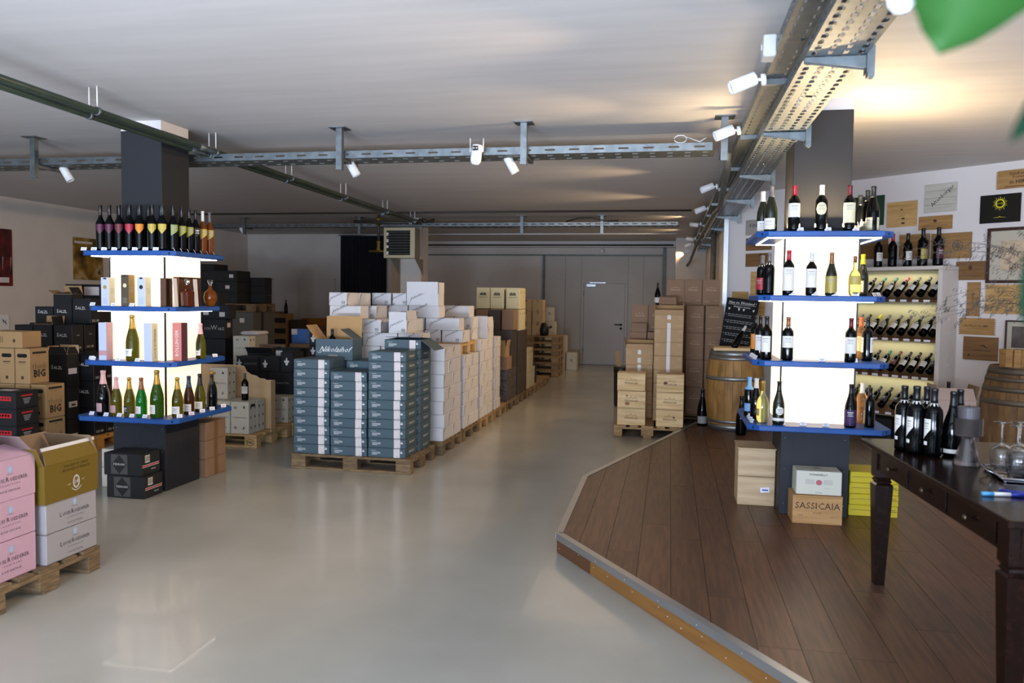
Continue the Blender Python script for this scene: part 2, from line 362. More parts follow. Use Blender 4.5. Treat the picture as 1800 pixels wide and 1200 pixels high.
def pallet(label, x0, y0, z0=0., m=m_pal, rz=0., dots=False, group=None, long_x=True, stencil=None):
    """standard 1.2 x 0.8 pallet; x0,y0 the left front corner"""
    t = thing('wooden_pallet', label, 'pallet', (x0, y0, z0), rz, group)
    def slab(nm, sx, sy, sz, x, y, z):
        k = (sx, sy, sz, m.name)
        if k not in _PAL: q = MB(); q.bbox(0, sx, 0, sy, 0, sz, .003); _PAL[k] = q.mesh('board', m)
        put(nm, _PAL[k], t, (x, y, z))
    L, Wd = (1.2, .8)
    def place(nm, a, b, c, x, y, z):
        if long_x: slab(nm, a, b, c, x, y, z)
        else: slab(nm, b, a, c, y, x, z)
    for y, w in ((0, .1), (.35, .1), (.7, .1)): place('bottom_board', L, w, .022, 0, y, 0)
    for y, w in ((0, .1), (.3275, .145), (.7, .1)):
        for x in (0, .5275, 1.055): place('block', .145, w, .078, x, y, .022)
    for x in (0, .5275, 1.055): place('stringer_board', .145, Wd, .022, x, 0, .1)
    for y, w in ((0, .145), (.19, .1), (.3275, .145), (.51, .1), (.655, .145)): place('top_board', L, w, .022, 0, y, .122)
    if stencil:
        q = MB(); q.ring(0, 0, .05, .034, .005); q.text(stencil, 0, 0, .042, bold=.02); put('stencil', q.mesh('stencil', m_ink), t, M=Matrix.Translation((1.2-.075, -.001, .061)) @ Matrix.Rotation(PI/2, 4, 'X'))
    return t

# ================================================================== THE SETTING
q = MB(); q.box(-10.2, 5.8, -2.8, 20.5, -.12, 0); struct('floor', q, m_floor)
q = MB(); q.box(-10.2, 5.8, -2.8, 20.5, 3.10, 3.25); struct('ceiling', q, m_ceil)
q = MB(); q.box(-10.15, -9.97, -2.8, 17.8, 0, 3.1); struct('wall_left', q, m_wall)
q = MB(); q.box(-10.15, -6.35, 17.6, 17.8, 0, 3.1); struct('wall_left_back', q, m_wall)
q = MB(); q.box(-6.55, -6.35, 17.8, 20.5, 0, 3.1); struct('wall_left_return', q, m_wall)
q = MB(); q.box(-6.35, .25, 20.2, 20.4, 0, 3.1); wb = struct('wall_back', q, m_wall)
q = MB(); q.box(.1, .25, 19.0, 20.2, 0, 3.1); struct('wall_right_return', q, m_wall)
q = MB(); q.box(.1, .95, 18.9, 19.0, 0, 3.1); struct('wall_right_end', q, m_wall)
q = MB(); q.box(.78, .95, 11.35, 18.9, 0, 3.1); struct('wall_right_back', q, m_wall)
D45 = Vector((.726, -.688, 0)); N45 = Vector((-.688, -.726, 0)); P45 = Vector((.74, 11.35, 0))
def on45(s, off=0., z=0.):
    p = P45+D45*s+N45*off; return (p.x, p.y, z)
a, b, c, d = on45(0), on45(6.6), on45(6.6, -.15), on45(.1, -.15)
q = MB(); q.prism([a[:2], b[:2], c[:2], d[:2]], 0, 3.1); struct('wall_right', q, m_wallR)
q = MB(); q.box(5.53, 5.7, -2.8, 6.95, 0, 3.1); struct('wall_right_front', q, m_wall)
q = MB()
for x0, x1 in ((-10.15, -8.2), (-4.6, -3.5), (.1, 1.2), (4.6, 5.7)): q.box(x0, x1, -2.8, -2.6, 0, 3.1)
for x0, x1 in ((-8.2, -4.6), (-3.5, .1), (1.2, 4.6)): q.box(x0, x1, -2.8, -2.6, 0, .35); q.box(x0, x1, -2.8, -2.6, 2.85, 3.1)
struct('wall_front', q, m_wall)
for i, (x0, x1) in enumerate(((-8.2, -4.6), (-3.5, .1), (1.2, 4.6))):
    q = MB(); n = 3; w = (x1-x0)
    q.box(x0, x1, -2.72, -2.66, .35, .40); q.box(x0, x1, -2.72, -2.66, 2.80, 2.85)
    for k in range(n+1): q.box(x0+k*w/n-.025+(.025 if k == 0 else 0)-(.025 if k == n else 0), x0+k*w/n+.025+(.025 if k == 0 else 0)-(.025 if k == n else 0), -2.72, -2.66, .40, 2.80)
    struct('window_%d' % (i+1), q, m_alu)
q = MB(); q.box(-6.35, .1, 19.92, 20.18, 2.955, 3.1); struct('trim_1', q, m_ceil)
q = MB(); q.box(.70, .76, 11.30, 11.36, 0, 3.1); struct('trim_2', q, m_alu)
# sandwich panels of the back wall, each a piece of its own
for x0, x1, z0, z1 in ((-3.15, -2.63, 0, 2.74), (-2.62, -2.22, 0, 2.74), (-2.21, -1.05, 2.12, 2.74), (-1.04, -.67, 0, 2.74), (-.66, -.21, 0, 2.74)):
    q = MB(); q.bbox(x0, x1, 20.17, 20.2, z0, z1, .004); put('panel', q.mesh('panel', m_panelw), wb)
for x0, x1, z0, z1 in ((-3.21, -3.16, 0, 2.76), (-.20, -.12, 0, 2.95), (-6.3, -.2, 2.75, 2.78)):
    q = MB(); q.box(x0, x1, 20.13, 20.2, z0, z1); put('post', q.mesh('post', m_galvd), wb)
# the grey steel door
q = MB(); q.box(-2.21, -2.15, 20.13, 20.2, 0, 2.12); q.box(-1.11, -1.05, 20.13, 20.2, 0, 2.12); q.box(-2.15, -1.11, 20.13, 20.2, 2.07, 2.12); dr = struct('door_1', q, m_door)
q = MB(); q.bbox(-2.145, -1.115, 20.145, 20.19, .01, 2.065, .004); put('door_leaf', q.mesh('door_leaf', m_door), dr)
q = MB(); q.tube([(-1.2, 20.15, 1.03), (-1.2, 20.10, 1.03), (-1.36, 20.10, 1.03)], .014); q.lathe([(.03, 0), (.03, .01)], 14, M=Matrix.Translation((-1.2, 20.145, 1.03)) @ Matrix.Rotation(PI/2, 4, 'X')); put('door_handle', q.mesh('door_handle', m_black), dr)
q = MB(); q.lathe([(.03, 0), (.03, .012)], 14, M=Matrix.Translation((-1.2, 20.145, .93)) @ Matrix.Rotation(PI/2, 4, 'X')); put('lock', q.mesh('lock', m_black), dr)
q = MB(); q.bbox(-2.08, -1.84, 20.08, 20.13, 1.97, 2.04, .006); q.box(-2.0, -1.60, 20.09, 20.11, 2.06, 2.085); put('door_closer', q.mesh('door_closer', m_alu), dr, label='silver door closer')
for z in (.35, 1.75):
    q = MB(); q.tube([(-2.15, 20.13, z), (-2.15, 20.13, z+.12)], .014); put('hinge', q.mesh('hinge', m_alu), dr)
q = MB(); q.box(-2.21, -1.05, 20.12, 20.2, -.0, .012); put('threshold', q.mesh('threshold', m_galvd), dr)
# two flush doors in the wall at the back left
for i, (x0, x1) in enumerate(((-9.92, -9.3), (-8.67, -7.72))):
    q = MB(); q.box(x0, x0+.025, 17.575, 17.6, 0, 2.06); q.box(x1-.025, x1, 17.575, 17.6, 0, 2.06); q.box(x0, x1, 17.575, 17.6, 2.035, 2.06); dd = struct('door_%d' % (i+2), q, m_wall)
    q = MB(); q.bbox(x0+.03, x1-.03, 17.582, 17.6, .01, 2.03, .003); put('door_leaf', q.mesh('door_leaf', m_wall), dd)
# conduit along the ceiling step and dark pipe lines
def pipething(name, label, cat, pts, r, m, group=None, n=8):
    q = MB(); q.tube(pts, r, n); o = put(name, q.mesh(name, m), label=label, cat=cat, group=group); return o
pipething('conduit', 'thin white conduit line across the ceiling before the back wall', 'conduit', [(-6.3, 17.5, 3.085), (.1, 17.5, 3.085)], .014, m_white)
pipething('pipe', 'dark thin pipe along the ceiling above the far cable tray', 'pipe', [(-8.9, 13.0, 3.085), (.3, 13.0, 3.085)], .016, m_pipe2)
pipething('pipe', 'short dark pipe with pale end under the ceiling behind the heater', 'pipe', [(-4.6, 15.7, 3.08), (-3.05, 15.7, 3.08)], .02, m_pipe2)
pipething('pipe', 'dark pipe running level above the back wall panels', 'pipe', [(-6.2, 19.9, 3.0), (.05, 19.9, 3.0)], .022, m_pipe2)
pipething('pipe', 'grey vertical pipe in the recess behind the stacked brown cartons', 'pipe', [(.69, 13.8, 0.0), (.69, 13.8, 3.1)], .045, m_galvd)
# second line post
q = MB(); q.bbox(-4.88, -4.48, 14.0, 14.44, 0, 3.1, .01); o = put('column', q.mesh('column', m_wall), label='white concrete column behind the wall heater', cat='column')

# wooden platform: every plank its own piece
POLY = [(-.69, 5.12), (-.70, 6.85), (.365, 10.30), (1.84, 10.30), (5.5, 6.83), (5.5, -1.4), (3.8, -1.4)]
def clip(rect):
    out = rect
    n = len(POLY)
    for i in range(n):
        ax, ay = POLY[i]; bx, by = POLY[(i+1) % n]; inp = out; out = []
        ins = lambda p: (bx-ax)*(p[1]-ay)-(by-ay)*(p[0]-ax) <= 1e-9
        for k in range(len(inp)):
            p, r_ = inp[k], inp[k-1]
            if ins(p) != ins(r_):
                d1 = (bx-ax)*(p[1]-ay)-(by-ay)*(p[0]-ax); d2 = (bx-ax)*(r_[1]-ay)-(by-ay)*(r_[0]-ax); t = d2/(d2-d1)
                out.append((r_[0]+(p[0]-r_[0])*t, r_[1]+(p[1]-r_[1])*t))
            if ins(p): out.append(p)
        if not out: return out
    return out
q = MB(); q.prism(POLY[::-1], 0, .108); plat = struct('floor_platform', q, m_riser2)
x = -.72; k = 0
while x < 5.5:
    y = -1.5-random.uniform(0, 1.8)
    while y < 10.4:
        L = random.uniform(1.5, 2.3); pc = clip([(x+.0012, y+.0012), (x+.0012, y+L-.0012), (x+.1888, y+L-.0012), (x+.1888, y+.0012)])
        if len(pc) > 2 and abs(sum(pc[i-1][0]*pc[i][1]-pc[i][0]*pc[i-1][1] for i in range(len(pc)))) > .01:
            cx = sum(p[0] for p in pc)/len(pc); cy = sum(p[1] for p in pc)/len(pc)
            area2 = sum(pc[i-1][0]*pc[i][1]-pc[i][0]*pc[i-1][1] for i in range(len(pc)))
            pl = [(p[0]-cx, p[1]-cy) for p in pc]
            if area2 < 0: pl = pl[::-1]
            q = MB(); q.prism(pl, 0, .0165); put('plank', q.mesh('plank', m_plank), plat, (cx, cy, .1085+random.uniform(0, .0004)))
        y += L
    x += .19
# aluminium nosing and riser boards along the platform edge
def edge(a, b, inset_=.0):
    a = Vector(a+(0,)); b = Vector(b+(0,)); d = (b-a).normalized(); n = Vector((-d.y, d.x, 0)); L = (b-a).length
    M = Matrix((d, n, Vector((0, 0, 1)))).transposed().to_4x4(); M.translation = a
    q = MB(); q.box(0, L, -.035, .012, .125, .131); q.box(0, L, .004, .012, .088, .126); put('nosing', q.mesh('nosing', m_alu), plat, M=M, label='aluminium edge profile')
    return M, L
E_ = [(POLY[6], POLY[0]), (POLY[0], POLY[1]), (POLY[1], POLY[2])]
for j, (a, b) in enumerate(E_):
    M, L = edge(a, b)
    cuts = [0, L-.45, L] if j == 0 else [0, L]
    for k in range(len(cuts)-1):
        q = MB(); q.box(cuts[k]+.001, cuts[k+1]-.001, -.012, .003, .002, .088); put('riser_board', q.mesh('riser_board', m_riser if (j == 0 and k == 0) else m_riser2), plat, M=M)
    if j == 0:
        q = MB(); z = .055
        s = L-3.5
        while s < L-.03:
            q.lathe([(.003, 0), (.003, .0015)], 6, M=M @ Matrix.Translation((s, .004, z+random.uniform(-.03, .02))) @ Matrix.Rotation(-PI/2, 4, 'X')); s += random.uniform(.08, .3)
        s = L-3.5
        while s < L-.03:
            q.lathe([(.003, 0), (.003, .0015)], 6, M=M @ Matrix.Translation((s, .0125, .106)) @ Matrix.Rotation(-PI/2, 4, 'X')); s += .33
        o = put('screw_heads', q.mesh('screw_heads', m_inkw), plat); o['kind'] = 'stuff'

# ================================================================== CEILING SERVICES
def holed(L, w, pitch, rows, hw, hl, z=0.):
    """plate along local y with rows of slots"""
    q = MB(); n = int(L/pitch); cw = w/rows
    for j in range(n):
        for i in range(rows):
            x0, x1, y0, y1 = i*cw, (i+1)*cw, j*pitch, (j+1)*pitch; cx, cy = (x0+x1)/2, (y0+y1)/2+(.0 if i % 2 else 0)
            a, b, c, d = cx-hw/2, cx+hw/2, cy-hl/2, cy+hl/2; e = min(hw, hl)*.3
            vs = [(x0, y0, z), (x1, y0, z), (x1, y1, z), (x0, y1, z), (a+e, c, z), (b-e, c, z), (b, c+e, z), (b, d-e, z), (b-e, d, z), (a+e, d, z), (a, d-e, z), (a, c+e, z)]
            q.add(vs, [(0, 1, 5, 4), (1, 6, 5), (1, 2, 7, 6), (2, 8, 7), (2, 3, 9, 8), (3, 10, 9), (3, 0, 11, 10), (0, 4, 11)])
            # pressed lip round the slot
            q.add([(a+e, c, z), (b-e, c, z), (b-e, c, z-.004), (a+e, c, z-.004), (b, c+e, z), (b, d-e, z), (b, d-e, z-.004), (b, c+e, z-.004), (a, c+e, z), (a, d-e, z), (a, d-e, z-.004), (a, c+e, z-.004)], [(0, 1, 2, 3), (4, 5, 6, 7), (8, 9, 10, 11)])
    return q
MYX = Matrix.Rotation(-PI/2, 4, 'Z')     # local y -> world x
tr = thing('cable_tray', 'long perforated steel cable tray with cantilever brackets running to the back', 'cable tray', (.587, 2.3, 2.80))
put('tray_floor', holed(17.3, .268, .082, 4, .024, .052).mesh('tray_floor', m_galv), tr)
q = holed(17.3, .06, .10, 1, .012, .045); put('side_flange', q.mesh('side_flange', m_galv), tr, M=Matrix.Rotation(-PI/2, 4, 'Y'))
put('side_flange', q.mesh('side_flange', m_galv), tr, M=Matrix.Translation((.268, 0, 0)) @ Matrix.Rotation(-PI/2, 4, 'Y'))
for i, y in enumerate((3.97, 5.65, 7.5, 9.3, 11.1, 12.9, 14.7, 16.5, 18.3, 19.2)):
    q = MB(); Y = y-2.3
    M = Matrix.Translation((0, Y+.02, 0)) @ Matrix.Rotation(PI/2, 4, 'X')
    q.prism([(.0, -.004), (.27, -.004), (.27, -.062), (.0, -.022)], 0, .003, M=M); q.prism([(.0, -.004), (.27, -.004), (.27, -.062), (.0, -.022)], .037, .04, M=M)
    q.box(.0, .27, Y-.02, Y+.02, -.007, -.003); q.box(.268, .274, Y-.035, Y+.035, -.085, .03); q.box(.274, .305, Y-.02, Y+.02, -.10, .04)
    q.box(.286, .30, Y-.008, Y+.008, -.108, -.10)
    put('bracket', q.mesh('bracket', m_galv), tr)
for y in (4.7, 8.2, 12, 15.6):
    q = MB(); q.box(.12, .16, y-2.32, y-2.28, .0, .30); q.box(.06, .22, y-2.38, y-2.22, .293, .30); put('hanger', q.mesh('hanger', m_galv), tr)
q = MB(); q.lathe([(.008, 0), (.008, .01)], 8, M=Matrix.Translation((.14, 4.6, -.012))); put('bolt', q.mesh('bolt', m_alu), tr)
tr2 = thing('cable_tray', 'dark upper cable tray running beside the bright perforated tray', 'cable tray', (.49, 2.3, 2.915))
put('tray_floor', holed(17.3, .2, .10, 3, .012, .05).mesh('tray_floor', m_galvd), tr2)
q = holed(17.3, .06, .10, 1, .012, .045); put('side_flange', q.mesh('side_flange', m_galv), tr2, M=Matrix.Rotation(-PI/2, 4, 'Y'))
put('side_flange', q.mesh('side_flange', m_galvd), tr2, M=Matrix.Translation((.2, 0, 0)) @ Matrix.Rotation(-PI/2, 4, 'Y'))
for y in (4.75, 6.3, 7.8, 9.2, 10.6, 12, 13.6, 15.2, 16.8, 18.4):
    q = MB(); q.box(0, .2, y-2.32, y-2.28, -.035, -.003); q.box(.2, .23, y-2.32, y-2.28, -.035, .18); put('bracket', q.mesh('bracket', m_galv), tr2)
# cross tray nearer the camera
tc = thing('cable_tray', 'level steel cable tray crossing the ceiling in front of both pillars', 'cable tray', (-9.9, 6.86, 2.855))
q = holed(10.3, .30, .14, 2, .01, .05); put('tray_floor', q.mesh('tray_floor', m_galvd), tc, M=MYX)
q = holed(10.3, .062, .20, 1, .012, .085); put('side_flange', q.mesh('side_flange', m_galv), tc, M=Matrix.Translation((0, -.30, 0)) @ MYX @ Matrix.Rotation(-PI/2, 4, 'Y'))
put('side_flange', q.mesh('side_flange', m_galv), tc, M=MYX @ Matrix.Rotation(-PI/2, 4, 'Y'))
for x, zb in ((.385, 2.76), (-1.207, 2.76), (-2.815, 2.745), (-5.853, 2.72)):
    q = MB(); x_ = x+9.9; yy = 6.5-6.86
    q.box(x_-.026, x_+.026, yy-.025, yy-.019, zb-2.855, .245); q.box(x_-.026, x_-.02, yy-.019, yy+.025, zb-2.855, .245); q.box(x_+.02, x_+.026, yy-.019, yy+.025, zb-2.855, .245)
    q.box(x_-.075, x_+.075, yy-.075, yy+.075, .237, .245); q.box(x_-.02, x_+.02, yy+.025, yy+.36, -.03, -.004)
    put('hanger', q.mesh('hanger', m_galv), tc)
# far cross tray
tf = thing('cable_tray', 'far thin steel cable tray crossing the ceiling before the back wall', 'cable tray', (-8.7, 14.1, 2.93))
q = holed(8.9, .25, .14, 2, .01, .05); put('tray_floor', q.mesh('tray_floor', m_galvd), tf, M=MYX)
q = holed(8.9, .06, .16, 1, .016, .09); put('side_flange', q.mesh('side_flange', m_galv), tf, M=Matrix.Translation((0, -.25, 0)) @ MYX @ Matrix.Rotation(-PI/2, 4, 'Y'))
for x in (-1.182, -2.583, -5.6, -7.9):
    q = MB(); x_ = x+8.7; q.box(x_-.025, x_+.025, -.30, -.26, -.14, .17); q.box(x_-.075, x_+.075, -.36, -.2, .163, .17); q.box(x_-.02, x_+.02, -.26, 0, -.03, -.004); put('hanger', q.mesh('hanger', m_galv), tf)
# black cable coil and small items on the far tray
q = MB(); q.tube([(-4.3+.12*math.cos(a*.7)*(1+.2*math.sin(a*2.1)), 13.75+.05*math.sin(a), 3.02+.03*math.sin(a*1.7)) for a in [i*.5 for i in range(26)]], .012, 6); put('cable', q.mesh('cable', m_black), label='black cable bundle lying on the far tray beside the heater', cat='cable')
q = MB(); q.tube([(-1.8, 13.8, 3.0), (-1.6, 13.8, 3.05), (-1.35, 13.8, 3.055), (-1.1, 13.8, 3.0), (-.9, 13.8, 3.01)], .012, 6); put('cable', q.mesh('cable', m_black), label='black cable looping over the far tray near the centre', cat='cable')
q = MB(); q.tube([(-4.95, 6.62, 2.92), (-4.95, 6.62, 2.985), (-4.91, 6.62, 3.01), (-4.87, 6.62, 2.985), (-4.87, 6.62, 2.92)], .01, 6); put('cable', q.mesh('cable', m_black), label='small black cable loop on the cross tray left of the column', cat='cable')
q = MB(); q.tube([(.05+.05*math.cos(a), 6.6, 2.955+.03*math.sin(a)) for a in [i*.5 for i in range(15)]]+[(.2, 6.6, 2.93), (.25, 6.6, 2.96)], .004, 5); put('cable', q.mesh('cable', m_white), label='thin white cable coil on the cross tray near the junction', cat='cable')
# flexible conduit from the junction running back under the trays
q = MB(); q.tube([(.43, 6.75, 2.86), (.46, 7.2, 2.80), (.47, 8.2, 2.66), (.50, 8.9, 2.66), (.50, 10, 2.72), (.48, 12, 2.72), (.44, 15, 2.66), (.40, 17.5, 2.5), (.36, 19, 2.46)], .028, 8); put('conduit', q.mesh('conduit', m_galvd), label='grey flexible conduit hanging in a long curve under the trays', cat='conduit')
# two green pipes with white hangers
q = MB(); q.tube([(-3.80, 1.5, 2.915), (-3.95, 4.96, 2.925), (-4.03, 7.3, 2.93), (-4.11, 9.7, 2.93), (-4.26, 13.3, 2.95)], .024, 12)
pg = thing('pipe_pair', 'pair of dark green pipes hung from the ceiling, crossing left to centre', 'pipe', (0, 0, 0))
put('pipe', q.mesh('pipe', m_pipe), pg)
q = MB(); q.tube([(-3.88, 1.5, 2.895), (-4.03, 4.96, 2.905), (-4.11, 7.3, 2.91), (-4.19, 9.7, 2.91), (-4.34, 13.3, 2.93)], .024, 12); put('pipe', q.mesh('pipe', m_pipe), pg)
for y, xa in ((3.0, -3.87), (4.96, -3.95), (6.53, -4.005), (8.08, -4.055), (9.68, -4.11), (11.4, -4.18), (12.9, -4.245)):
    for dx_, dy_, zz in ((0, 0, 2.95), (-.08, .02, 2.93)):
        q = MB(); q.tube([(xa+dx_, y+dy_, zz), (xa+dx_, y+dy_, 3.1)], .005, 6); put('hanger_rod', q.mesh('hanger_rod', m_white), pg, label='thin white hanger rod')
        q = MB(); q.lathe([(.026, -.012), (.031, -.012), (.031, .012), (.026, .012)], 12, M=Matrix.Translation((xa+dx_, y+dy_, zz-.024)) @ Matrix.Rotation(PI/2, 4, 'X')); put('clamp', q.mesh('clamp', m_galv), pg)
for x, z in ((-4.0, 2.928), (-4.08, 2.908)):
    q = MB(); q.tube([(x+.006, 6.25, z), (x-.004, 6.45, z)], .029, 12); put('coupling', q.mesh('coupling', m_galv), pg, label='grey coupling')
q = MB(); q.tube([(-4.26, 13.32, 2.94), (-5.5, 13.32, 2.97)], .03, 8); put('pipe', q.mesh('pipe', m_pipe2), label='black pipe section along the ceiling above the wall heater', cat='pipe')
gp = thing('gas_pipe', 'brass gas pipe with valve hanging down beside the wall heater', 'pipe', (-5.09, 13.45, 0))
q = MB(); q.tube([(0, 0, 3.1), (0, 0, 2.62)], .022, 8); put('pipe', q.mesh('pipe', m_pipe2), gp)
q = MB(); q.lathe([(.015, 2.45), (.05, 2.47), (.035, 2.52), (.03, 2.60), (.045, 2.62), (.02, 2.66)], 12); q.tube([(-.18, 0, 2.46), (.16, 0, 2.46)], .02, 8); put('valve', q.mesh('valve', m_brass), gp, label='brass valve')
q = MB(); q.lathe([(.03, 2.92), (.07, 2.95), (.05, 3.0), (.07, 3.03), (.03, 3.06)], 12); put('valve', q.mesh('valve', m_brass), gp, label='brass valve')

def cyl_light(label, loc, d, lit=False, mount=None, power=0, group='white cylinder spotlights'):
    t = thing('spotlight', label, 'spotlight', loc, group=group)
    R = Vector(d).to_track_quat('Z', 'Y').to_matrix().to_4x4()
    q = MB(); q.lathe([(.036, -.07), (.038, -.065), (.038, .075), (.034, .075), (.031, .06)], 20, M=R); put('head', q.mesh('head', m_white), t)
    q = MB(); q.lathe([(.031, 0), (0.001, .002)], 16, M=R @ Matrix.Translation((0, 0, .062))); put('lens', q.mesh('lens', m_led if lit else m_alu), t)
    mt = Vector(mount or (.105, 0, .015)); mr = mt.to_track_quat('Z', 'Y').to_matrix().to_4x4()
    q = MB(); q.tube([tuple(R @ Vector((0, 0, -.05))), tuple(mt)], .009, 8); q.lathe([(.032, -.012), (.032, .012)], 18, M=Matrix.Translation(mt) @ mr); put('mount', q.mesh('mount', m_white), t)
    if power:
        l = bpy.data.lights.new('spot', 'SPOT'); l.energy = power; l.spot_size = math.radians(85); l.spot_blend = .6; l.color = (1, .70, .40); l.shadow_soft_size = .035
        o = bpy.data.objects.new('spot_lamp', l); COL.objects.link(o); o.location = tuple(Vector(loc)+Vector(d).normalized()*.09); o.rotation_euler = Vector(d).to_track_quat('-Z', 'Y').to_euler()
    return t
for i, (x, y, z, lit, pw) in enumerate(((.365, 4.6, 2.86, 0, 0), (.365, 6.2, 2.915, 0, 0), (.38, 9.3, 2.93, 0, 0), (.385, 11.5, 2.93, 0, 0), (.375, 14, 2.95, 1, 14), (.365, 16.6, 2.90, 1, 14), (.36, 17.8, 2.86, 0, 0), (.35, 18.9, 2.78, 0, 0))):
    cyl_light('%s white cylinder spotlight from the camera along the left side of the trays' % ORD[i].capitalize(), (x, y, z), (-1, -.15, -.42) if not lit else (-.9, .3, .12), lit, power=pw or (150 if i < 4 else 30))
for lab, loc in (('White spotlight under the cross tray beside its second hanger from left', (-2.80, 6.75, 2.80)), ('White spotlight under the cross tray right of the security camera', (-1.36, 6.75, 2.80)), ('White spotlight under the cross tray left of the dark column', (-5.72, 6.75, 2.80)), ('White spotlight below the far cable tray left of the curtain', (-8.0, 13.95, 2.86))):
    cyl_light(lab, loc, (.45, .15, -.85), mount=(-.04, 0, .07))
jb = thing('junction_box', 'grey junction box clipped to the upper tray near the camera', 'junction box', (.462, 4.28, 2.95))
q = MB(); q.bbox(-.035, .03, -.06, .06, -.06, .05, .006); put('box_body', q.mesh('box_body', mat('pale grey plastic', '#b5b5b0', .5)), jb)
q = MB(); q.lathe([(.016, 0), (.016, .004)], 12, M=Matrix.Translation((-.036, 0, 0)) @ Matrix.Rotation(-PI/2, 4, 'Y')); put('cap', q.mesh('cap', m_white), jb)
# security camera
sc_ = thing('security_camera', 'white dome security camera with two antennas on the cross tray', 'camera', (-1.6, 6.48, 2.86))
q = MB(); q.lathe([(.0, -.10), (.03, -.095), (.044, -.07), (.046, -.04), (.043, 0), (.046, .04), (.04, .065), (0, .07)], 22, M=Matrix.Rotation(.12, 4, 'Y')); put('housing', q.mesh('housing', m_white), sc_)
q = MB(); q.bbox(-.024, .024, -.052, -.038, .012, .05, .004); put('lens_window', q.mesh('lens_window', m_black), sc_)
q = MB()
for x in (-.012, .012): q.lathe([(.006, 0), (.006, .002)], 10, M=Matrix.Translation((x, -.053, .031)) @ Matrix.Rotation(PI/2, 4, 'X'))
put('lens', q.mesh('lens', m_inkw), sc_)
for x in (-.055, .055):
    q = MB(); q.tube([(x*.75, 0, .01), (x, 0, .01), (x, 0, .12)], .0055, 8); put('antenna', q.mesh('antenna', m_white), sc_)
# rounded white device under the near end of the tray
sd_ = thing('smoke_detector', 'rounded white device under the nearest part of the perforated tray', 'detector', (.72, 2.86, 2.70))
q = MB(); q.lathe([(0, -.09), (.025, -.085), (.045, -.06), (.052, -.02), (.045, .03), (.03, .05), (0, .052)], 24); put('housing', q.mesh('housing', m_white), sd_)
# small pull lamp on the back beam
q = MB(); q.lathe([(0, -.12), (.05, -.1), (.06, -.05), (.012, -.02), (.012, .06)], 16, M=Matrix.Translation((-1.7, 20.0, 2.93))); put('alarm_bell', q.mesh('alarm_bell', m_white), label='small white round fitting above the grey back door', cat='fitting')

# wall heater
ht = thing('wall_heater', 'grey louvred warm air heater on brackets before the white column', 'heater', (-4.69, 13.4, 2.34))
q = MB(); q.bbox(-.28, .28, .02, .30, 0, .53, .006); put('casing', q.mesh('casing', m_heat), ht)
q = MB(); q.box(-.285, .285, 0, .02, 0, .05); q.box(-.285, .285, 0, .02, .48, .53); q.box(-.285, -.235, 0, .02, .05, .48); q.box(.2, .285, 0, .02, .05, .48); put('front_frame', q.mesh('front_frame', m_heatf), ht)
q = MB(); q.box(-.235, .2, .012, .0199, .05, .48); put('grille_back', q.mesh('grille_back', m_hole), ht)
for k in range(9):
    q = MB(); q.box(-.23, .195, -.012, .012, -.004, .004); put('louvre', q.mesh('louvre', m_galvd), ht, (0, .004, .075+.047*k), (math.radians(-35), 0, 0))
for k in range(4):
    q = MB(); q.box(-.235, -.2, -.004, .012, 0, .05); put('hinge_plate', q.mesh('hinge_plate', m_white), ht, (0, 0, .06+.11*k))
for x in (-.2, .25):
    q = MB(); q.prism([(.1, 0), (.58, 0), (.58, -.28)], 0, .006, M=Matrix.Translation((x, 0, 0)) @ Matrix.Rotation(PI/2, 4, 'Z') @ Matrix.Rotation(PI/2, 4, 'X')); put('bracket', q.mesh('bracket', m_heat), ht)
# curtain, with folds
q = MB(); n = 90; vs = []; fs = []
for k in range(n+1):
    x = -7.54+(1.13)*k/n; y = 17.46+.03*math.sin(k*.95)+.012*math.sin(k*2.3)
    vs += [(x, y, .05), (x, y, 3.05)]
for k in range(n): fs.append((2*k, 2*k+2, 2*k+3, 2*k+1))
q.add(vs, fs, 0, True); cu = thing('curtain', 'black floor-length curtain hanging on the back left wall', 'curtain', (0, 0, 0))
put('fabric', q.mesh('fabric', m_curtain), cu)
q = MB(); q.tube([(-7.6, 17.46, 3.06), (-6.37, 17.46, 3.06)], .012, 8); put('rail', q.mesh('rail', m_alu), cu)
# posters on the left wall
def artmat(name, cols, scale, st=(1, 1, 1)):
    m = bpy.data.materials.new(name); m.use_nodes = True; nt = m.node_tree; b = nt.nodes['Principled BSDF']; b.inputs['Roughness'].default_value = .4
    tc = nt.nodes.new('ShaderNodeTexCoord'); mp = nt.nodes.new('ShaderNodeMapping'); mp.inputs['Scale'].default_value = st; nz = nt.nodes.new('ShaderNodeTexNoise'); nz.inputs['Scale'].default_value = scale; nz.inputs['Detail'].default_value = 3
    cr = nt.nodes.new('ShaderNodeValToRGB'); cr.color_ramp.interpolation = 'LINEAR'
    while len(cr.color_ramp.elements) < len(cols): cr.color_ramp.elements.new(.5)
    for i, c in enumerate(cols): cr.color_ramp.elements[i].position = .3+.4*i/(len(cols)-1); cr.color_ramp.elements[i].color = lin(c)
    nt.links.new(tc.outputs['Object'], mp.inputs[0]); nt.links.new(mp.outputs[0], nz.inputs['Vector']); nt.links.new(nz.outputs['Fac'], cr.inputs[0]); nt.links.new(cr.outputs[0], b.inputs['Base Color']); return m
po = thing('poster', 'dark red poster at the left picture edge on the wall', 'poster', (-9.965, 10.1, 1.745))
q = MB(); q.box(0, .006, -.5, .49, 0, .865); put('sheet', q.mesh('sheet', artmat('dark red print', ['#1a0a10', '#3c0e16', '#6a1a1c', '#251018'], 3)), po)
q = MB()
for k in range(7): q.line([(.15*k-.45, .25), (.15*k-.45+.01, .44)], [.004, .02])
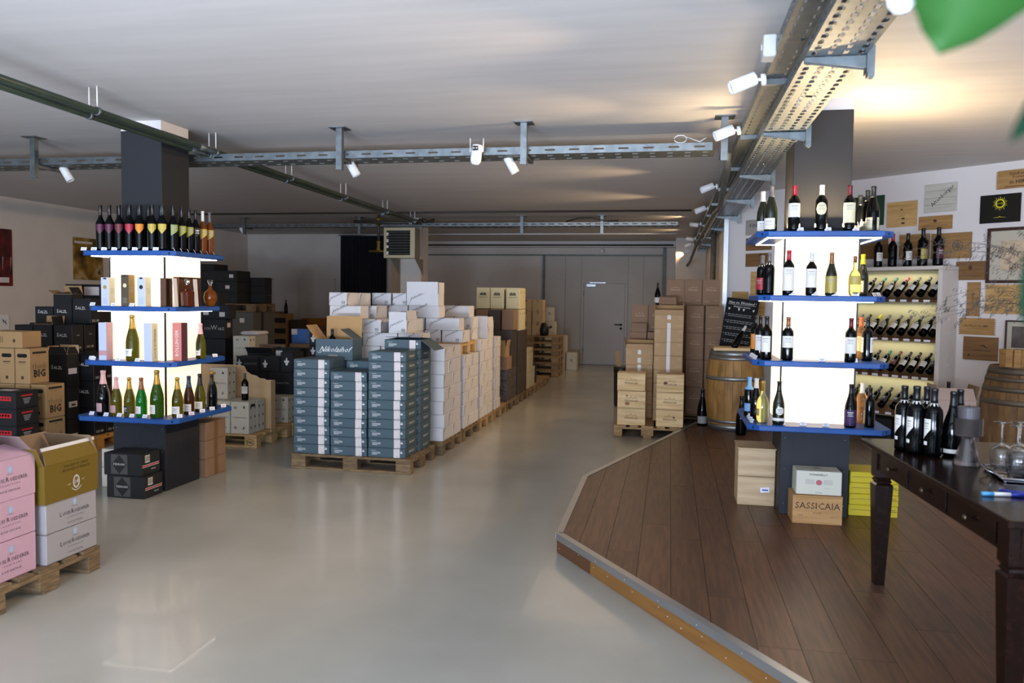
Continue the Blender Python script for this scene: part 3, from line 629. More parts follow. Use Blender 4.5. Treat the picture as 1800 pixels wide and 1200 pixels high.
put('picture_detail', q.mesh('picture_detail', m_inkg), po, M=Matrix.Translation((.0075, 0, 0)) @ Matrix.Rotation(PI/2, 4, 'Z') @ Matrix.Rotation(PI/2, 4, 'X'))
q = MB(); q.box(.006, .008, .16, .42, .05, .13); put('caption_plate', q.mesh('caption_plate', m_paper), po)
po = thing('poster', 'brown and gold poster on the left wall behind the display pillar', 'poster', (-9.965, 12.23, 1.88))
q = MB(); q.box(0, .006, -.36, .36, 0, .72); put('sheet', q.mesh('sheet', artmat('brown gold print', ['#20120c', '#5b4215', '#8a6a22', '#b59a6a', '#3a2214'], 3)), po)
q = MB(); q.box(.006, .008, -.33, .1, .62, .66); put('caption_plate', q.mesh('caption_plate', m_paper), po)
for y in (10.28,):
    w = thing('wall_socket', 'white wall plate on the left wall at the picture edge', 'socket', (-9.965, y, 1.08)); q = MB(); q.bbox(0, .012, 0, .22, 0, .23, .004); put('plate', q.mesh('plate', m_white), w)
    q = MB(); q.text('N', 0, 0, .09); q.line([(-.04, .04), (.04, -.04)], .01); put('mark', q.mesh('mark', m_ink), w, M=Matrix.Translation((.0135, .13, .12)) @ Matrix.Rotation(PI/2, 4, 'Z') @ Matrix.Rotation(PI/2, 4, 'X'))

# ================================================================== BOTTLES
PROF = {   # (radius, height) in metres for a bottle 0.30 m tall (0.32 for champagne)
 'bordeaux': (.30, [(0, .004), (.030, 0), (.0365, .004), (.0375, .02), (.0378, .185), (.0355, .203), (.024, .220), (.0158, .232), (.0142, .25), (.0138, .285), (.0152, .287), (.0152, .297), (.0135, .30), (0, .30)]),
 'burgundy': (.30, [(0, .004), (.032, 0), (.039, .004), (.0405, .02), (.0405, .125), (.038, .152), (.030, .183), (.021, .213), (.0158, .238), (.0142, .26), (.0138, .285), (.0152, .287), (.0152, .297), (.0135, .30), (0, .30)]),
 'champagne': (.32, [(0, .004), (.035, 0), (.0425, .004), (.044, .02), (.044, .125), (.041, .158), (.032, .195), (.022, .230), (.0168, .262), (.0152, .285), (.0150, .30), (.0172, .302), (.0176, .312), (.0150, .318), (.010, .32), (0, .32)]),
 'slim': (.355, [(0, .004), (.026, 0), (.0305, .003), (.0325, .02), (.0355, .165), (.0362, .205), (.034, .218), (.020, .248), (.0135, .266), (.0120, .285), (.0120, .345), (.0135, .347), (.0135, .354), (0, .355)]),
 'round': (.30, [(0, .01), (.028, 0), (.040, .006), (.047, .03), (.049, .07), (.0485, .125), (.044, .158), (.030, .185), (.017, .20), (.0145, .22), (.0145, .28), (.016, .283), (.0155, .298), (0, .30)]),
 'flare': (.30, [(0, .004), (.034, 0), (.040, .005), (.036, .04), (.032, .09), (.034, .14), (.0385, .175), (.036, .195), (.022, .222), (.0155, .24), (.0148, .285), (.016, .287), (.0155, .299), (0, .30)]),
}
CAPLEN = {'bordeaux': .066, 'burgundy': .072, 'champagne': .098, 'slim': .085, 'round': .05, 'flare': .075}
_BM = {}
def rad_at(prof, z):
    for (r0, z0), (r1, z1) in zip(prof[1:], prof[2:]):
        if z0 <= z <= z1 and z1 > z0: return r0+(r1-r0)*(z-z0)/(z1-z0)
    return prof[-2][0]
def body_mesh(kind, m, n=20):
    k = ('b', kind, m.name)
    if k not in _BM: q = MB(); q.lathe(PROF[kind][1], n); _BM[k] = q.mesh('glass_body', m)
    return _BM[k]
def cap_mesh(kind, m, length):
    k = ('c', kind, m.name, length)
    if k not in _BM:
        H, pr = PROF[kind]; z0 = H-length; pts = [(rad_at(pr, z0)+.0007, z0)]+[(r+.0007, z) for r, z in pr if z > z0+.002 and r > 0]+[(0, H+.0008)]
        q = MB(); q.lathe(pts, 16); _BM[k] = q.mesh('capsule', m)
    return _BM[k]
def lab_mesh(kind, m, z0, z1, a0, width, shape='rect', n=8):
    k = ('l', kind, m.name, z0, z1, a0, width, shape)
    if k not in _BM:
        pr = PROF[kind][1]; q = MB(); vs = []; rows = 4
        for i in range(n+1):
            t = i/n; a = a0-width/2+width*t; lo, hi = z0, z1
            if shape == 'vee': lo = z0+(z1-z0)*.55*abs(2*t-1)
            if shape == 'slant': lo = z0+(z1-z0)*.5*t
            if shape == 'oval': h = math.sqrt(max(0, 1-(2*t-1)**2))/2; lo, hi = (z0+z1)/2-(z1-z0)*h, (z0+z1)/2+(z1-z0)*h
            if shape == 'hex': h = min(1, .5+1.6*min(t, 1-t))/2; lo, hi = (z0+z1)/2-(z1-z0)*h, (z0+z1)/2+(z1-z0)*h
            for j in range(rows+1):
                z = lo+(hi-lo)*j/rows; r = rad_at(pr, z)+.0008; vs.append((r*math.sin(a), -r*math.cos(a), z))
        fs = [(i*(rows+1)+j, (i+1)*(rows+1)+j, (i+1)*(rows+1)+j+1, i*(rows+1)+j+1) for i in range(n) for j in range(rows)]
        q.add(vs, fs, 0, True); _BM[k] = q.mesh('label', m)
    return _BM[k]
def marks_mesh(kind, m, z, a0, w, lines):
    """thin curved print lines on a label"""
    k = ('mk', kind, m.name, z, a0, w, lines)
    if k not in _BM:
        pr = PROF[kind][1]; q = MB()
        for li in range(lines):
            zz = z-li*.011; ww = w*(1-.25*(li % 2)); h = .0035 if li else .006; vs = []
            for i in range(5):
                a = a0-ww/2+ww*i/4; r = rad_at(pr, zz)+.0014
                vs += [(r*math.sin(a), -r*math.cos(a), zz), (r*math.sin(a), -r*math.cos(a), zz+h)]
            q.add(vs, [(2*i, 2*i+2, 2*i+3, 2*i+1) for i in range(4)], 0, True)
        _BM[k] = q.mesh('label_print', m)
    return _BM[k]
def bottle(lab, kind, h, loc, g, cap, labels=(), turn=0., group=None, rot=None, caplen=None, fat=1., marks=None):
    """labels = (mat, z0, z1, width in rad, shape, offset angle)"""
    s = h/PROF[kind][0]
    t = thing('wine_bottle', lab, 'bottle', loc, turn, group)
    if rot is not None: t.rotation_mode = 'QUATERNION'; t.rotation_quaternion = rot
    t.scale = (s*fat, s*fat, s)
    put('glass_body', body_mesh(kind, g), t)
    if cap: put('capsule', cap_mesh(kind, cap, caplen or CAPLEN[kind]), t)
    for L in labels:
        m, z0, z1, w, shp, off = (list(L)+['rect', 0.][len(L)-4:])[:6]
        o = put('label', lab_mesh(kind, m, z0, z1, off, w, shp), t)
        if marks is not False and z1-z0 > .035 and shp != 'vee':
            mm = m_inkw if m in (l_blk, l_pur, l_dkr, l_mag) else m_inkg
            put('label_print', marks_mesh(kind, mm, z1-.022, off, min(w, 1.6)*.6, 3 if z1-z0 > .05 else 2), o)
    return t
def view_turn(x, y):          # turn a bottle so its label faces the front of the shop
    return math.atan2(-x, y)
def price_card(lab, x, y, z, rz, group):
    t = thing('price_card', lab, 'price card', (x, y, z), rz, group)
    k = ('pc',)
    if k not in _BM:
        q = MB(); M = Matrix.Rotation(math.radians(-28), 4, 'X'); q.box(-.022, .022, -.0008, .0008, 0, .030, M=M); q.box(-.022, .022, 0, .014, 0, .0012); _BM[k] = q.mesh('card', m_card)
        q = MB(); q.rect(-.014, .014, -.002, .002); q.rect(-.010, .010, -.009, -.006); _BM[('pcp',)] = q.mesh('print', m_inkg)
    put('card', _BM[k], t); put('print', _BM[('pcp',)], t, M=Matrix.Rotation(math.radians(-28), 4, 'X') @ Matrix.Translation((0, -.0015, .016)) @ Matrix.Rotation(PI/2, 4, 'X'))
    return t

# ================================================================== DISPLAY PILLARS
def shelf_ring(parent, cx, cy, h, z, inner, ledring=True, c=.075, th=.04):
    """square shelf of four mitred boards with cut corners"""
    for k in range(4):
        g = .0012
        poly = [(-h+c/2+g, -h+c/2), (-h+c, -h), (h-c, -h), (h-c/2-g, -h+c/2), (inner-g, -inner), (-inner+g, -inner)]
        q = MB(); M = Matrix.Translation((cx, cy, z-th)) @ Matrix.Rotation(k*PI/2, 4, 'Z'); n = len(poly)
        b = .006; cxm, cym = sum(p[0] for p in poly)/n, sum(p[1] for p in poly)/n
        ins = [(p[0], p[1]+(b if p[1] < -inner-.01 else 0)) for p in poly]
        vs = [(x, y, 0) for x, y in ins]+[(x, y, b) for x, y in poly]+[(x, y, th-b) for x, y in poly]+[(x, y, th) for x, y in ins]
        fs = [tuple(range(n-1, -1, -1)), tuple(range(3*n, 4*n))]+[(r*n+i, r*n+(i+1) % n, r*n+n+(i+1) % n, r*n+n+i) for r in range(3) for i in range(n)]
        q.add(vs, fs, 0, False, M); sh = put('shelf_board', q.mesh('shelf_board', m_blue), parent)
        if ledring:
            e = h-.075
            q = MB(); q.box(-e, e, -e, -e+.012, -.006, 0, M=M); put('led_strip', q.mesh('led_strip', m_led), sh)
    for sx in (-1, 1):
        for sy in (-1, 1):
            q = MB(); q.lathe([(.008, 0), (.008, .003)], 8, M=Matrix.Translation((cx+sx*(h-c/2-.002), cy+sy*(h-c/2-.002), z-th/2)) @ Matrix.Rotation(math.atan2(sy, sx), 4, 'Z') @ Matrix.Rotation(PI/2, 4, 'Y')); put('corner_bolt', q.mesh('corner_bolt', m_hole), parent)
def display_pillar(label, cx, cy, base, cube, col, z0, shelves, glow, colx=None):
    t = thing('display_pillar', label, 'display pillar', (0, 0, 0))
    bx0, bx1, by0, by1 = base; zb = shelves[0][1]-.04
    for nm, a in (('front', (bx0, bx1, by0, by0+.02)), ('back', (bx0, bx1, by1-.02, by1)), ('left', (bx0, bx0+.02, by0+.02, by1-.02)), ('right', (bx1-.02, bx1, by0+.02, by1-.02))):
        q = MB(); q.bbox(*a, z0, zb, .002); p = put('base_panel', q.mesh('base_panel', m_dark), t)
        if nm == 'front':
            for x in (bx0+.03, bx1-.03):
                for z in (z0+.08, z0+.33, zb-.08):
                    s = MB(); s.lathe([(.004, 0), (.004, .002)], 8, M=Matrix.Translation((x, by0-.001, z)) @ Matrix.Rotation(PI/2, 4, 'X')); put('screw', s.mesh('screw', m_alu), p)
    x0, x1, y0, y1 = cube; e = .012
    zs = [s[1] for s in shelves]
    for i in range(len(zs)-1):
        a, b = zs[i], zs[i+1]-.04
        for r_ in ((x0+e, x1-e, y0, y0+.006), (x0+e, x1-e, y1-.006, y1), (x0, x0+.006, y0+e, y1-e), (x1-.006, x1, y0+e, y1-e)):
            q = MB(); q.box(*r_, a+.0005, b-.0005); put('light_panel', q.mesh('light_panel', glow), t, label='back-lit white acrylic panel')
        for xx in (x0, x1-e):
            for yy in (y0, y1-e): q = MB(); q.box(xx, xx+e, yy, yy+e, a+.0005, b-.0005); put('corner_strip', q.mesh('corner_strip', m_black), t)
    for h, z, led in shelves: shelf_ring(t, cx, cy, h, z, min(x1-cx, cx-x0, y1-cy, cy-y0)-.02, led)
    a0, a1, b0, b1 = col; zt = shelves[-1][1]
    q = MB(); q.bbox(a0, a1, b0, b1, zt, 3.02, .004); put('column', q.mesh('column', m_col), t, label='anthracite painted upper column')
    q = MB(); q.box(a0+.003, a1-.003, b0+.003, b1-.003, 3.02, 3.10); put('column_head', q.mesh('column_head', m_wallR), t, label='white painted band under the ceiling')
    q = MB(); q.box(a0-.035, a1+.035, b0-.035, b1+.035, zt, zt+.012); put('top_plate', q.mesh('top_plate', m_black), t)
    return t
display_pillar('left square display pillar with four blue shelves and glowing cream panels', -4.37, 6.19, (-4.62, -4.13, 5.94, 6.43), (-4.63, -4.11, 5.93, 6.45), (-4.56, -4.18, 6.0, 6.39), 0.,
               [(.47, .645, False), (.43, 1.105, False), (.40, 1.555, True), (.43, 2.01, True)], m_glow)
display_pillar('right square display pillar on the platform with brilliant white panels', 1.03, 6.22, (.81, 1.28, 6.0, 6.46), (.785, 1.295, 5.96, 6.48), (.84, 1.235, 6.02, 6.42), .1255,
               [(.475, .803, False), (.45, 1.255, False), (.42, 1.711, True), (.45, 2.152, True)], m_glowR)
q = MB(); q.tube([(.70, 6.0, 2.156), (.78, 5.93, 2.165), (.83, 5.92, 2.20), (.85, 5.95, 2.162)], .004, 6); put('cable', q.mesh('cable', m_black), label='thin black cable on the top shelf of the right display pillar', cat='cable')

LP, RP = 'left pillar', 'right pillar'
# --- left pillar, top shelf: tall slim bottles with slanted coloured labels
cols = [(l_mag, 'dark purple'), (l_mag, 'plum'), (l_dkr, 'burgundy'), (l_rd, 'red'), (l_or, 'orange'), (l_yl, 'gold'), (l_yl, 'yellow gold')]
xs = (-4.636, -4.551, -4.46, -4.365, -4.271, -4.156, -4.063)
for i, (x, (lm, cn)) in enumerate(zip(xs, cols)):
    bottle('slim black bottle, %s pointed label, %s in the left pillar top front row' % (cn, ORD[i]), 'slim', .375, (x, 5.84, 2.0105), g_blk, c_blk, [(lm, .128, .205, 1.9, 'vee', 0)], view_turn(x, 5.84)*.7, 'slim bottles on the top shelf of the left pillar')
    if i < 6: bottle('slim black bottle standing right behind the %s one on the left pillar top shelf' % cn, 'slim', .375, (x+.018, 5.925, 2.0105), g_blk, c_blk, (), 0, 'slim bottles on the top shelf of the left pillar')
cols = [(l_lg, 'pale green', g_blk, c_blk), (l_yg, 'olive green', g_blk, c_blk), (l_yg, 'lime', g_blk, c_blk), (l_blk, 'black', g_blk, c_blk), (l_yl, 'yellow on amber', g_amb, c_wht), (l_gold, 'gold on amber', g_amb, c_grey)]
for i, (y, (lm, cn, g, cp)) in enumerate(zip((5.895, 6.01, 6.115, 6.21, 6.315, 6.42), cols)):
    bottle('slim bottle with %s slanted label, right side of the left pillar top shelf' % cn, 'slim', .372, (-4.005, y, 2.0105), g, cp, [(lm, .118, .205, 1.7, 'slant', 0)], view_turn(-4.02, y)*1.0+.35, 'slim bottles on the top shelf of the left pillar')
for i in range(8): price_card('price card %s from left along the front of the left pillar top shelf' % ORD[i], -4.76+.095*i, 5.79, 2.0105, .35, 'price cards on the left pillar top shelf')
for i in range(7): price_card('price card %s from the corner, right side of the left pillar top shelf' % ORD[i], -3.965, 5.86+.095*i, 2.0105, PI/2+.5, 'price cards on the left pillar top shelf')

def gift(lab, x0, y0, w, d, h, z, mf, ms, prints=(), group=None):
    t = thing('gift_box', lab, 'gift box', (x0+w/2, y0+d/2, z), 0, group)
    k = ('gift', round(w, 3), round(d, 3), round(h, 3), mf.name, ms.name)
    if k not in _BC:
        q = MB(); q.bbox(-w/2, w/2, -d/2, d/2, 0, h, .002, mi=0); q.m = [0]*len(q.m)
        for i, f in enumerate(q.f):
            c = [sum(q.v[j][a] for j in f)/len(f) for a in range(3)]
            if abs(c[0]) > w/2-.0015: q.m[i] = 1
        _BC[k] = q.mesh('box_body', [mf, ms])
    put('box_body', _BC[k], t)
    for f, me, u, v, nm in prints: put(nm, me, t, M=face(f, w, d, h, u, v))
    return t
def txt(name, mats, fn): q = MB(); fn(q); return q.mesh(name, mats)
medal = lambda m: txt('medal', m, lambda q: q.disc(0, 0, .017, .017, 18))
lines3 = txt('print', m_inkg, lambda q: [q.rect(-.02, .02, -.012*i, -.012*i+.003) for i in range(4)])
capbar = lambda m: txt('top_band', m, lambda q: q.rect(-.014, .014, 0, .013))
p3g = 'gift boxes on the second shelf of the left pillar'
for lab, x, mf, ms, md, h in (('white gift box with gold seal, leftmost on the second shelf of the left pillar', -4.61, l_lb, l_crm, l_gold, .235), ('brown and bronze gift box on the second shelf of the left pillar', -4.425, l_gbrn, l_ggold, l_crm, .258), ('white gift box with dark oval seal beside the bronze gift box', -4.275, l_lb, l_crm, m_ink, .24)):
    gift(lab, x, 5.80, .075, .075, h, 1.5555, mf, ms, [('F', medal(md), 0, h*.66, 'seal'), ('F', lines3, 0, h*.25, 'print'), ('F', capbar(m_ink), 0, h-.016, 'top_band'), ('R', lines3, 0, h*.6, 'print')], p3g)
def decanter(lab, x, y, z, square):
    t = thing('decanter', lab, 'decanter', (x, y, z), .6)
    q = MB()
    if square: q.lathe([(0, .004), (.042, 0), (.052, .006), (.055, .12), (.048, .135), (.016, .15), (.014, .175), (.018, .178)], 8, sm=False)
    else: q.lathe([(0, .004), (.025, 0), (.034, .006), (.052, .05), (.056, .085), (.048, .125), (.02, .15), (.013, .165), (.013, .18), (.017, .183)], 20)
    put('glass_body', q.mesh('glass_body', g_cog if square else g_amb), t)
    q = MB(); q.lathe([(.008, .176), (.010, .186), (.026, .225), (.020, .232), (0, .234)], 10, sm=False); put('stopper', q.mesh('stopper', m_glass), t)
    return t
# wooden presentation cases with white cards, right side of the second shelf
for lab, y, s in (('dark wooden presentation case near the corner of the left pillar second shelf', 5.91, .045), ('tall dark wooden presentation case behind the decanters on the left pillar', 6.20, .16)):
    t = thing('wooden_case', lab, 'case', (-4.078, y, 1.5555)); hh = .235 if s < .1 else .25
    q = MB(); q.box(-.03, -.022, -s, s, 0, hh); put('back_board', q.mesh('back_board', m_shelfw), t)
    q = MB(); q.box(-.022, .02, -s, -s+.008, 0, hh); q.box(-.022, .02, s-.008, s, 0, hh); put('side_board', q.mesh('side_board', m_shelfw), t)
    q = MB(); q.box(-.022, .02, -s+.008, s-.008, hh-.008, hh); q.box(-.022, .02, -s+.008, s-.008, 0, .008); put('frame_board', q.mesh('frame_board', m_shelfw), t)
for lab, y, tl in (('white card leaning in the small wooden case on the left pillar', 5.91, .02), ('white card between the two decanters on the left pillar second shelf', 6.20, .03)):
    t = thing('menu_card', lab, 'card', (-3.995, y, 1.5555), .15); q = MB(); q.prism([(-.001, 0), (.003, 0), (-.011, .235), (-.015, .235)], -.035, .035, M=Matrix.Rotation(PI/2, 4, 'X')); put('card', q.mesh('card', m_card), t)
decanter('square whisky decanter with glass stopper on the left pillar second shelf', -3.99, 6.06, 1.5555, True)
decanter('oval amber decanter with glass stopper at the right end of the left pillar second shelf', -3.99, 6.40, 1.5555, False)
for i, (x, y) in enumerate(((-4.72, 5.83), (-4.50, 5.80), (-4.33, 5.80))): price_card('flat price card %s from left on the left pillar second shelf' % ORD[i], x, y, 1.5555, .1, 'price cards on the left pillar second shelf')
bottle('bottle with gold capsule standing on the far side of the left pillar second shelf', 'champagne', .31, (-4.71, 6.1, 1.5555), g_brn, c_gold, (), 0)
# third shelf
vt1 = txt('lettering', m_inkt, lambda q: q.text('LOUIS ROEDERER', 0, 0, .030, rot=PI/2)); vt2 = txt('lettering', m_inkb, lambda q: q.text('LOUIS ROEDERER', 0, 0, .030, rot=PI/2)); vt3 = txt('lettering', m_inkw, lambda q: q.text('BOLLINGER', 0, 0, .042, rot=PI/2))
band = txt('lower_band', l_lb, lambda q: q.rect(-.035, .035, -.02, .02))
gift('tall pale gift box with pink side lettering, leftmost on the left pillar third shelf', -4.64, 5.80, .075, .08, .312, 1.1055, l_lb, l_pnk, [('R', vt1, 0, .15, 'lettering'), ('F', txt('lower_band', l_pnk, lambda q: q.rect(-.035, .035, -.02, .02)), 0, .06, 'lower_band')], 'gift boxes on the third shelf of the left pillar')
gift('tall pale gift box with brown side lettering near the corner, left pillar third shelf', -4.22, 5.80, .075, .08, .315, 1.1055, l_lb, l_crm, [('R', vt2, 0, .15, 'lettering'), ('F', band, 0, .07, 'lower_band')], 'gift boxes on the third shelf of the left pillar')
t = gift('pink and burgundy gift box on the right side of the left pillar third shelf', -4.04, 5.92, .085, .085, .318, 1.1055, l_sal, l_bord, [('F', vt3, 0, .15, 'lettering')])
bottle('large champagne bottle with white label on the left pillar third shelf', 'champagne', .38, (-4.345, 5.83, 1.1055), g_ygrn, c_gold, [(l_wht, .035, .085, 1.9, 'rect', 0)], -.45)
bottle('green sparkling bottle with pale foil, right side of the left pillar third shelf', 'champagne', .305, (-3.985, 6.24, 1.1055), g_ygrn, c_pink, [(l_wht, .03, .075, 1.7, 'rect', 0)], -.35)
for i, (x, y, rz) in enumerate(((-4.76, 5.86, .2), (-4.69, 5.79, 0), (-4.45, 5.78, 0), (-4.27, 5.78, 0), (-3.97, 6.44, .9))): price_card('price card %s from left on the left pillar third shelf' % ORD[i], x, y, 1.1055, rz, 'price cards on the left pillar third shelf')
# fourth shelf
B4 = [('dark champagne magnum with pink foil, leftmost on the left pillar lowest shelf', .375, -4.626, 5.83, g_blk, c_pink, l_pnk, -.45), ('pale green bottle with pink foil and pink label, lowest shelf, left pillar', .322, -4.503, 5.83, g_ygrn, c_pink, l_pnk, -.4),
      ('green bottle with gold foil and black label, lowest shelf, left pillar', .322, -4.38, 5.83, g_ygrn, c_gold, l_blk, -.4), ('bright green bottle with bronze foil and pale label, lowest shelf, left pillar', .324, -4.269, 5.83, g_brt, c_brz, l_wht, -.4),
      ('large green sparkling bottle with gold foil and white label by the pillar corner', .39, -4.125, 5.83, g_grn, c_gold, l_wht, -.55), ('green bottle with gold foil, first right of the corner, left pillar lowest shelf', .328, -3.985, 5.90, g_ygrn, c_gold, l_wht, .05),
      ('amber green bottle with navy foil, second right of the corner, left pillar', .326, -3.985, 6.06, g_brn, c_navy, l_wht, .1), ('olive bottle with black foil and drawn label, third right of the corner', .33, -3.985, 6.22, g_ygrn, c_blk, l_wht, .15),
      ('fully black bottle at the right end of the left pillar lowest shelf', .31, -3.975, 6.385, g_blk, c_blk, None, 0)]
for lab, h, x, y, g, cp, lm, tn in B4: bottle(lab, 'champagne', h, (x, y, .6455), g, cp, [(lm, .028, .088, 1.75, 'rect', 0)] if lm else (), tn, 'sparkling bottles on the lowest shelf of the left pillar')
bottle('gold topped bottle behind the pink foil magnum on the left pillar', 'champagne', .31, (-4.72, 6.08, .6455), g_brn, c_gold, (), 0)
bottle('pale bottle behind the black one at the far end, left pillar lowest shelf', 'champagne', .325, (-4.06, 6.53, .6455), g_ygrn, c_gold, (), 0)
for i, (x, y, rz) in enumerate(((-4.72, 5.80, 0), (-4.565, 5.775, 0), (-4.44, 5.775, 0), (-4.32, 5.77, 0), (-4.20, 5.77, 0), (-3.94, 5.86, .6), (-3.935, 6.02, .7), (-3.935, 6.18, .7), (-3.935, 6.33, .7), (-3.94, 6.52, .7))): price_card('price card %s along the front and right of the left pillar lowest shelf' % ORD[i], x, y, .6455, rz, 'price cards on the left pillar lowest shelf')

# --- right pillar
def rb(lab, kind, h, x, y, z, g, cp, labs, turn=None, **k): return bottle(lab, kind, h, (x, y, z+.0005), g, cp, labs, view_turn(x, y) if turn is None else turn, 'bottles on the right display pillar', **k)
Z = 2.152
rb('red capped bottle with white label, left front of the right pillar top shelf', 'bordeaux', .319, .83, 5.85, Z, g_blk, c_red, [(l_wht, .092, .182, 2.4, 'rect', 0)])
rb('black bottle with round cream label, centre front of the right pillar top shelf', 'bordeaux', .32, 1.01, 5.85, Z, g_blk, c_wht, [(l_crm, .105, .185, 1.9, 'oval', 0)])
rb('dark red capped bottle with tall cream label, right front, right pillar top shelf', 'bordeaux', .314, 1.192, 5.85, Z, g_blk, c_dkr, [(l_crm, .055, .185, 2.4, 'rect', 0)])
rb('black sloping bottle, nearest on the right side of the right pillar top shelf', 'burgundy', .33, 1.385, 6.03, Z, g_blk, c_blk, [(l_crm, .02, .10, 1.5, 'rect', -.8), (l_crm, .02, .10, .5, 'rect', .9)])
rb('black bottle, middle of three on the right side, right pillar top shelf', 'burgundy', .325, 1.385, 6.2, Z, g_blk, c_blk, [(l_crm, .02, .09, 1.6, 'rect', -.5)])
rb('black bottle, rearmost of three on the right side, right pillar top shelf', 'burgundy', .312, 1.375, 6.38, Z, g_blk, c_blk, [(l_crm, .02, .08, 1.6, 'rect', -.5)])
rb('green brown bottle with dark cap, left side of the right pillar top shelf', 'burgundy', .33, .685, 5.93, Z, g_dkg, c_grey, [(l_wht, .0, .09, 1.9, 'rect', -.3)])
rb('green bottle with cream cap, leftmost on the right pillar top shelf', 'burgundy', .31, .645, 6.08, Z, g_dkg, c_wht, [(l_wht, .0, .09, 2.0, 'rect', 0)])
Z = 1.711
rb('red capped bottle with long pale label, left front, right pillar second shelf', 'bordeaux', .312, .807, 5.85, Z, g_blk, c_red, [(l_wht, .03, .185, 2.4, 'rect', 0)])
rb('white capped bottle with pale label, second in front, right pillar second shelf', 'bordeaux', .298, .958, 5.85, Z, g_blk, c_wht, [(l_wht, .055, .185, 2.4, 'rect', 0)])
rb('sloping brown capped bottle with golden label, right pillar second shelf', 'burgundy', .297, 1.089, 5.85, Z, g_dkg, c_brz, [(l_gold, .02, .135, 2.6, 'rect', 0), (l_crm, .222, .234, 6.2, 'rect', 0)])
rb('pale yellow wine bottle with yellow label, right front, right pillar second shelf', 'round', .274, 1.241, 5.85, Z, g_yel, c_brz, [(l_yl, .085, .15, 2.6, 'rect', 0)], fat=.9)
rb('olive bottle with yellow capsule, right side of the right pillar second shelf', 'burgundy', .305, 1.365, 6.18, Z, g_dkg, c_yel, [(l_crm, .03, .11, 1.4, 'rect', -.5)])
rb('black bottle with white neck ring, left side, right pillar second shelf', 'bordeaux', .30, .685, 5.92, Z, g_blk, c_grey, [(l_wht, .212, .228, 6.2, 'rect', 0)], fat=1.0)
rb('black bottle with crimson label, leftmost on the right pillar second shelf', 'bordeaux', .29, .655, 6.10, Z, g_blk, c_grey, [(l_rd, .04, .13, 1.6, 'rect', -.6), (l_wht, .214, .228, 6.2, 'rect', 0)])
Z = 1.255
rb('black bottle with brown cap and white label, left front, right pillar third shelf', 'bordeaux', .304, .814, 5.83, Z, g_blk, c_brz, [(l_wht, .09, .17, 2.5, 'rect', 0), (l_wht, .222, .236, 6.2, 'rect', 0)])
rb('dark red capped bottle with grey white label, right front, right pillar third shelf', 'bordeaux', .304, 1.226, 5.83, Z, g_blk, c_dkr, [(l_wht, .06, .17, 2.5, 'rect', 0)])
rb('black capped bottle turned sideways, right side, right pillar third shelf', 'bordeaux', .302, 1.372, 6.0, Z, g_blk, c_blk, [(l_wht, .06, .165, .9, 'rect', -1.1), (l_wht, .06, .165, .9, 'rect', 1.0)])
rb('pale bottle with orange cap behind the sideways bottle, right pillar third shelf', 'bordeaux', .305, 1.365, 6.17, Z, g_rose, c_org, [(l_crm, .06, .165, 1.4, 'rect', -.6)])
for i, (x, y, lm) in enumerate(((.675, 5.86, l_wht), (.65, 6.03, l_wht), (.635, 6.2, l_or))):
    rb('black bottle with pale label, %s from front, left side, right pillar third shelf' % ORD[i], 'bordeaux', .306, x, y, Z, g_blk, c_blk, [(lm, .055, .165, 1.8, 'rect', -.2)])
Z = .803
rb('dark green bottle with hexagonal white label, left front, right pillar lowest shelf', 'burgundy', .304, .767, 5.83, Z, g_dkg, c_blk, [(l_wht, .07, .125, 1.3, 'hex', .2), (l_wht, .028, .048, 2.8, 'rect', 0)])
rb('purple labelled dark bottle, right front of the right pillar lowest shelf', 'burgundy', .30, 1.242, 5.83, Z, g_blk, c_blk, [(l_pur, .015, .125, 3.4, 'rect', 0)])
rb('rose wine bottle with white capsule, right side, right pillar lowest shelf', 'flare', .29, 1.365, 6.05, Z, g_rose, c_wht, ())
rb('black bottle with white cap top, right end of the right pillar lowest shelf', 'bordeaux', .275, 1.375, 5.87, Z, g_blk, c_blk, [(l_wht, .03, .13, .5, 'rect', -1.4), (l_wht, .03, .13, .3, 'rect', 1.5)])
rb('yellow sparkling bottle in clear glass, left side, right pillar lowest shelf', 'round', .30, .665, 5.90, Z, g_yel, c_gold, [(l_gold, .05, .1, .8, 'rect', -.9)], caplen=.075, fat=.88)
rb('dark bottle with silver white foil behind the yellow one, right pillar', 'burgundy', .30, .635, 6.05, Z, g_blk, c_wht, ())
rb('dark bottle with pale blue capsule and label, leftmost, right pillar lowest shelf', 'bordeaux', .295, .60, 6.2, Z, g_blk, c_sky, [(l_bl, .04, .10, 1.6, 'rect', -.2)], caplen=.095)
n = 0
for Z, pts in ((2.152, ((.87, 0), (1.05, 0), (1.23, 0))), (1.711, ((.83, 0), (.98, 0), (1.11, 0), (1.245, 0), (1.43, .8), (1.43, .8))), (1.255, ((.83, 0), (1.04, 0), (1.25, 0))), (.803, ((.79, 0), (.93, 0), (1.08, 0), (1.25, 0)))):
    for i, (x, rz) in enumerate(pts):
        n += 1; price_card('price card, %s from left at the front of the %s shelf, right pillar' % (ORD[i], {2.152: 'top', 1.711: 'second', 1.255: 'third', .803: 'lowest'}[Z]), x, 5.81 if rz == 0 else 5.95+.12*(i-4), Z+.0005, rz, 'price cards on the right pillar')
for Z, nm in ((1.255, 'third'), (.803, 'lowest')):
    for i in range(4): price_card('price card %s from front, left side of the right pillar %s shelf' % (ORD[i], nm), .595+(0 if Z > 1 else -.01), 5.86+.1*i, Z+.0005, -PI/2+.3, 'price cards on the right pillar')

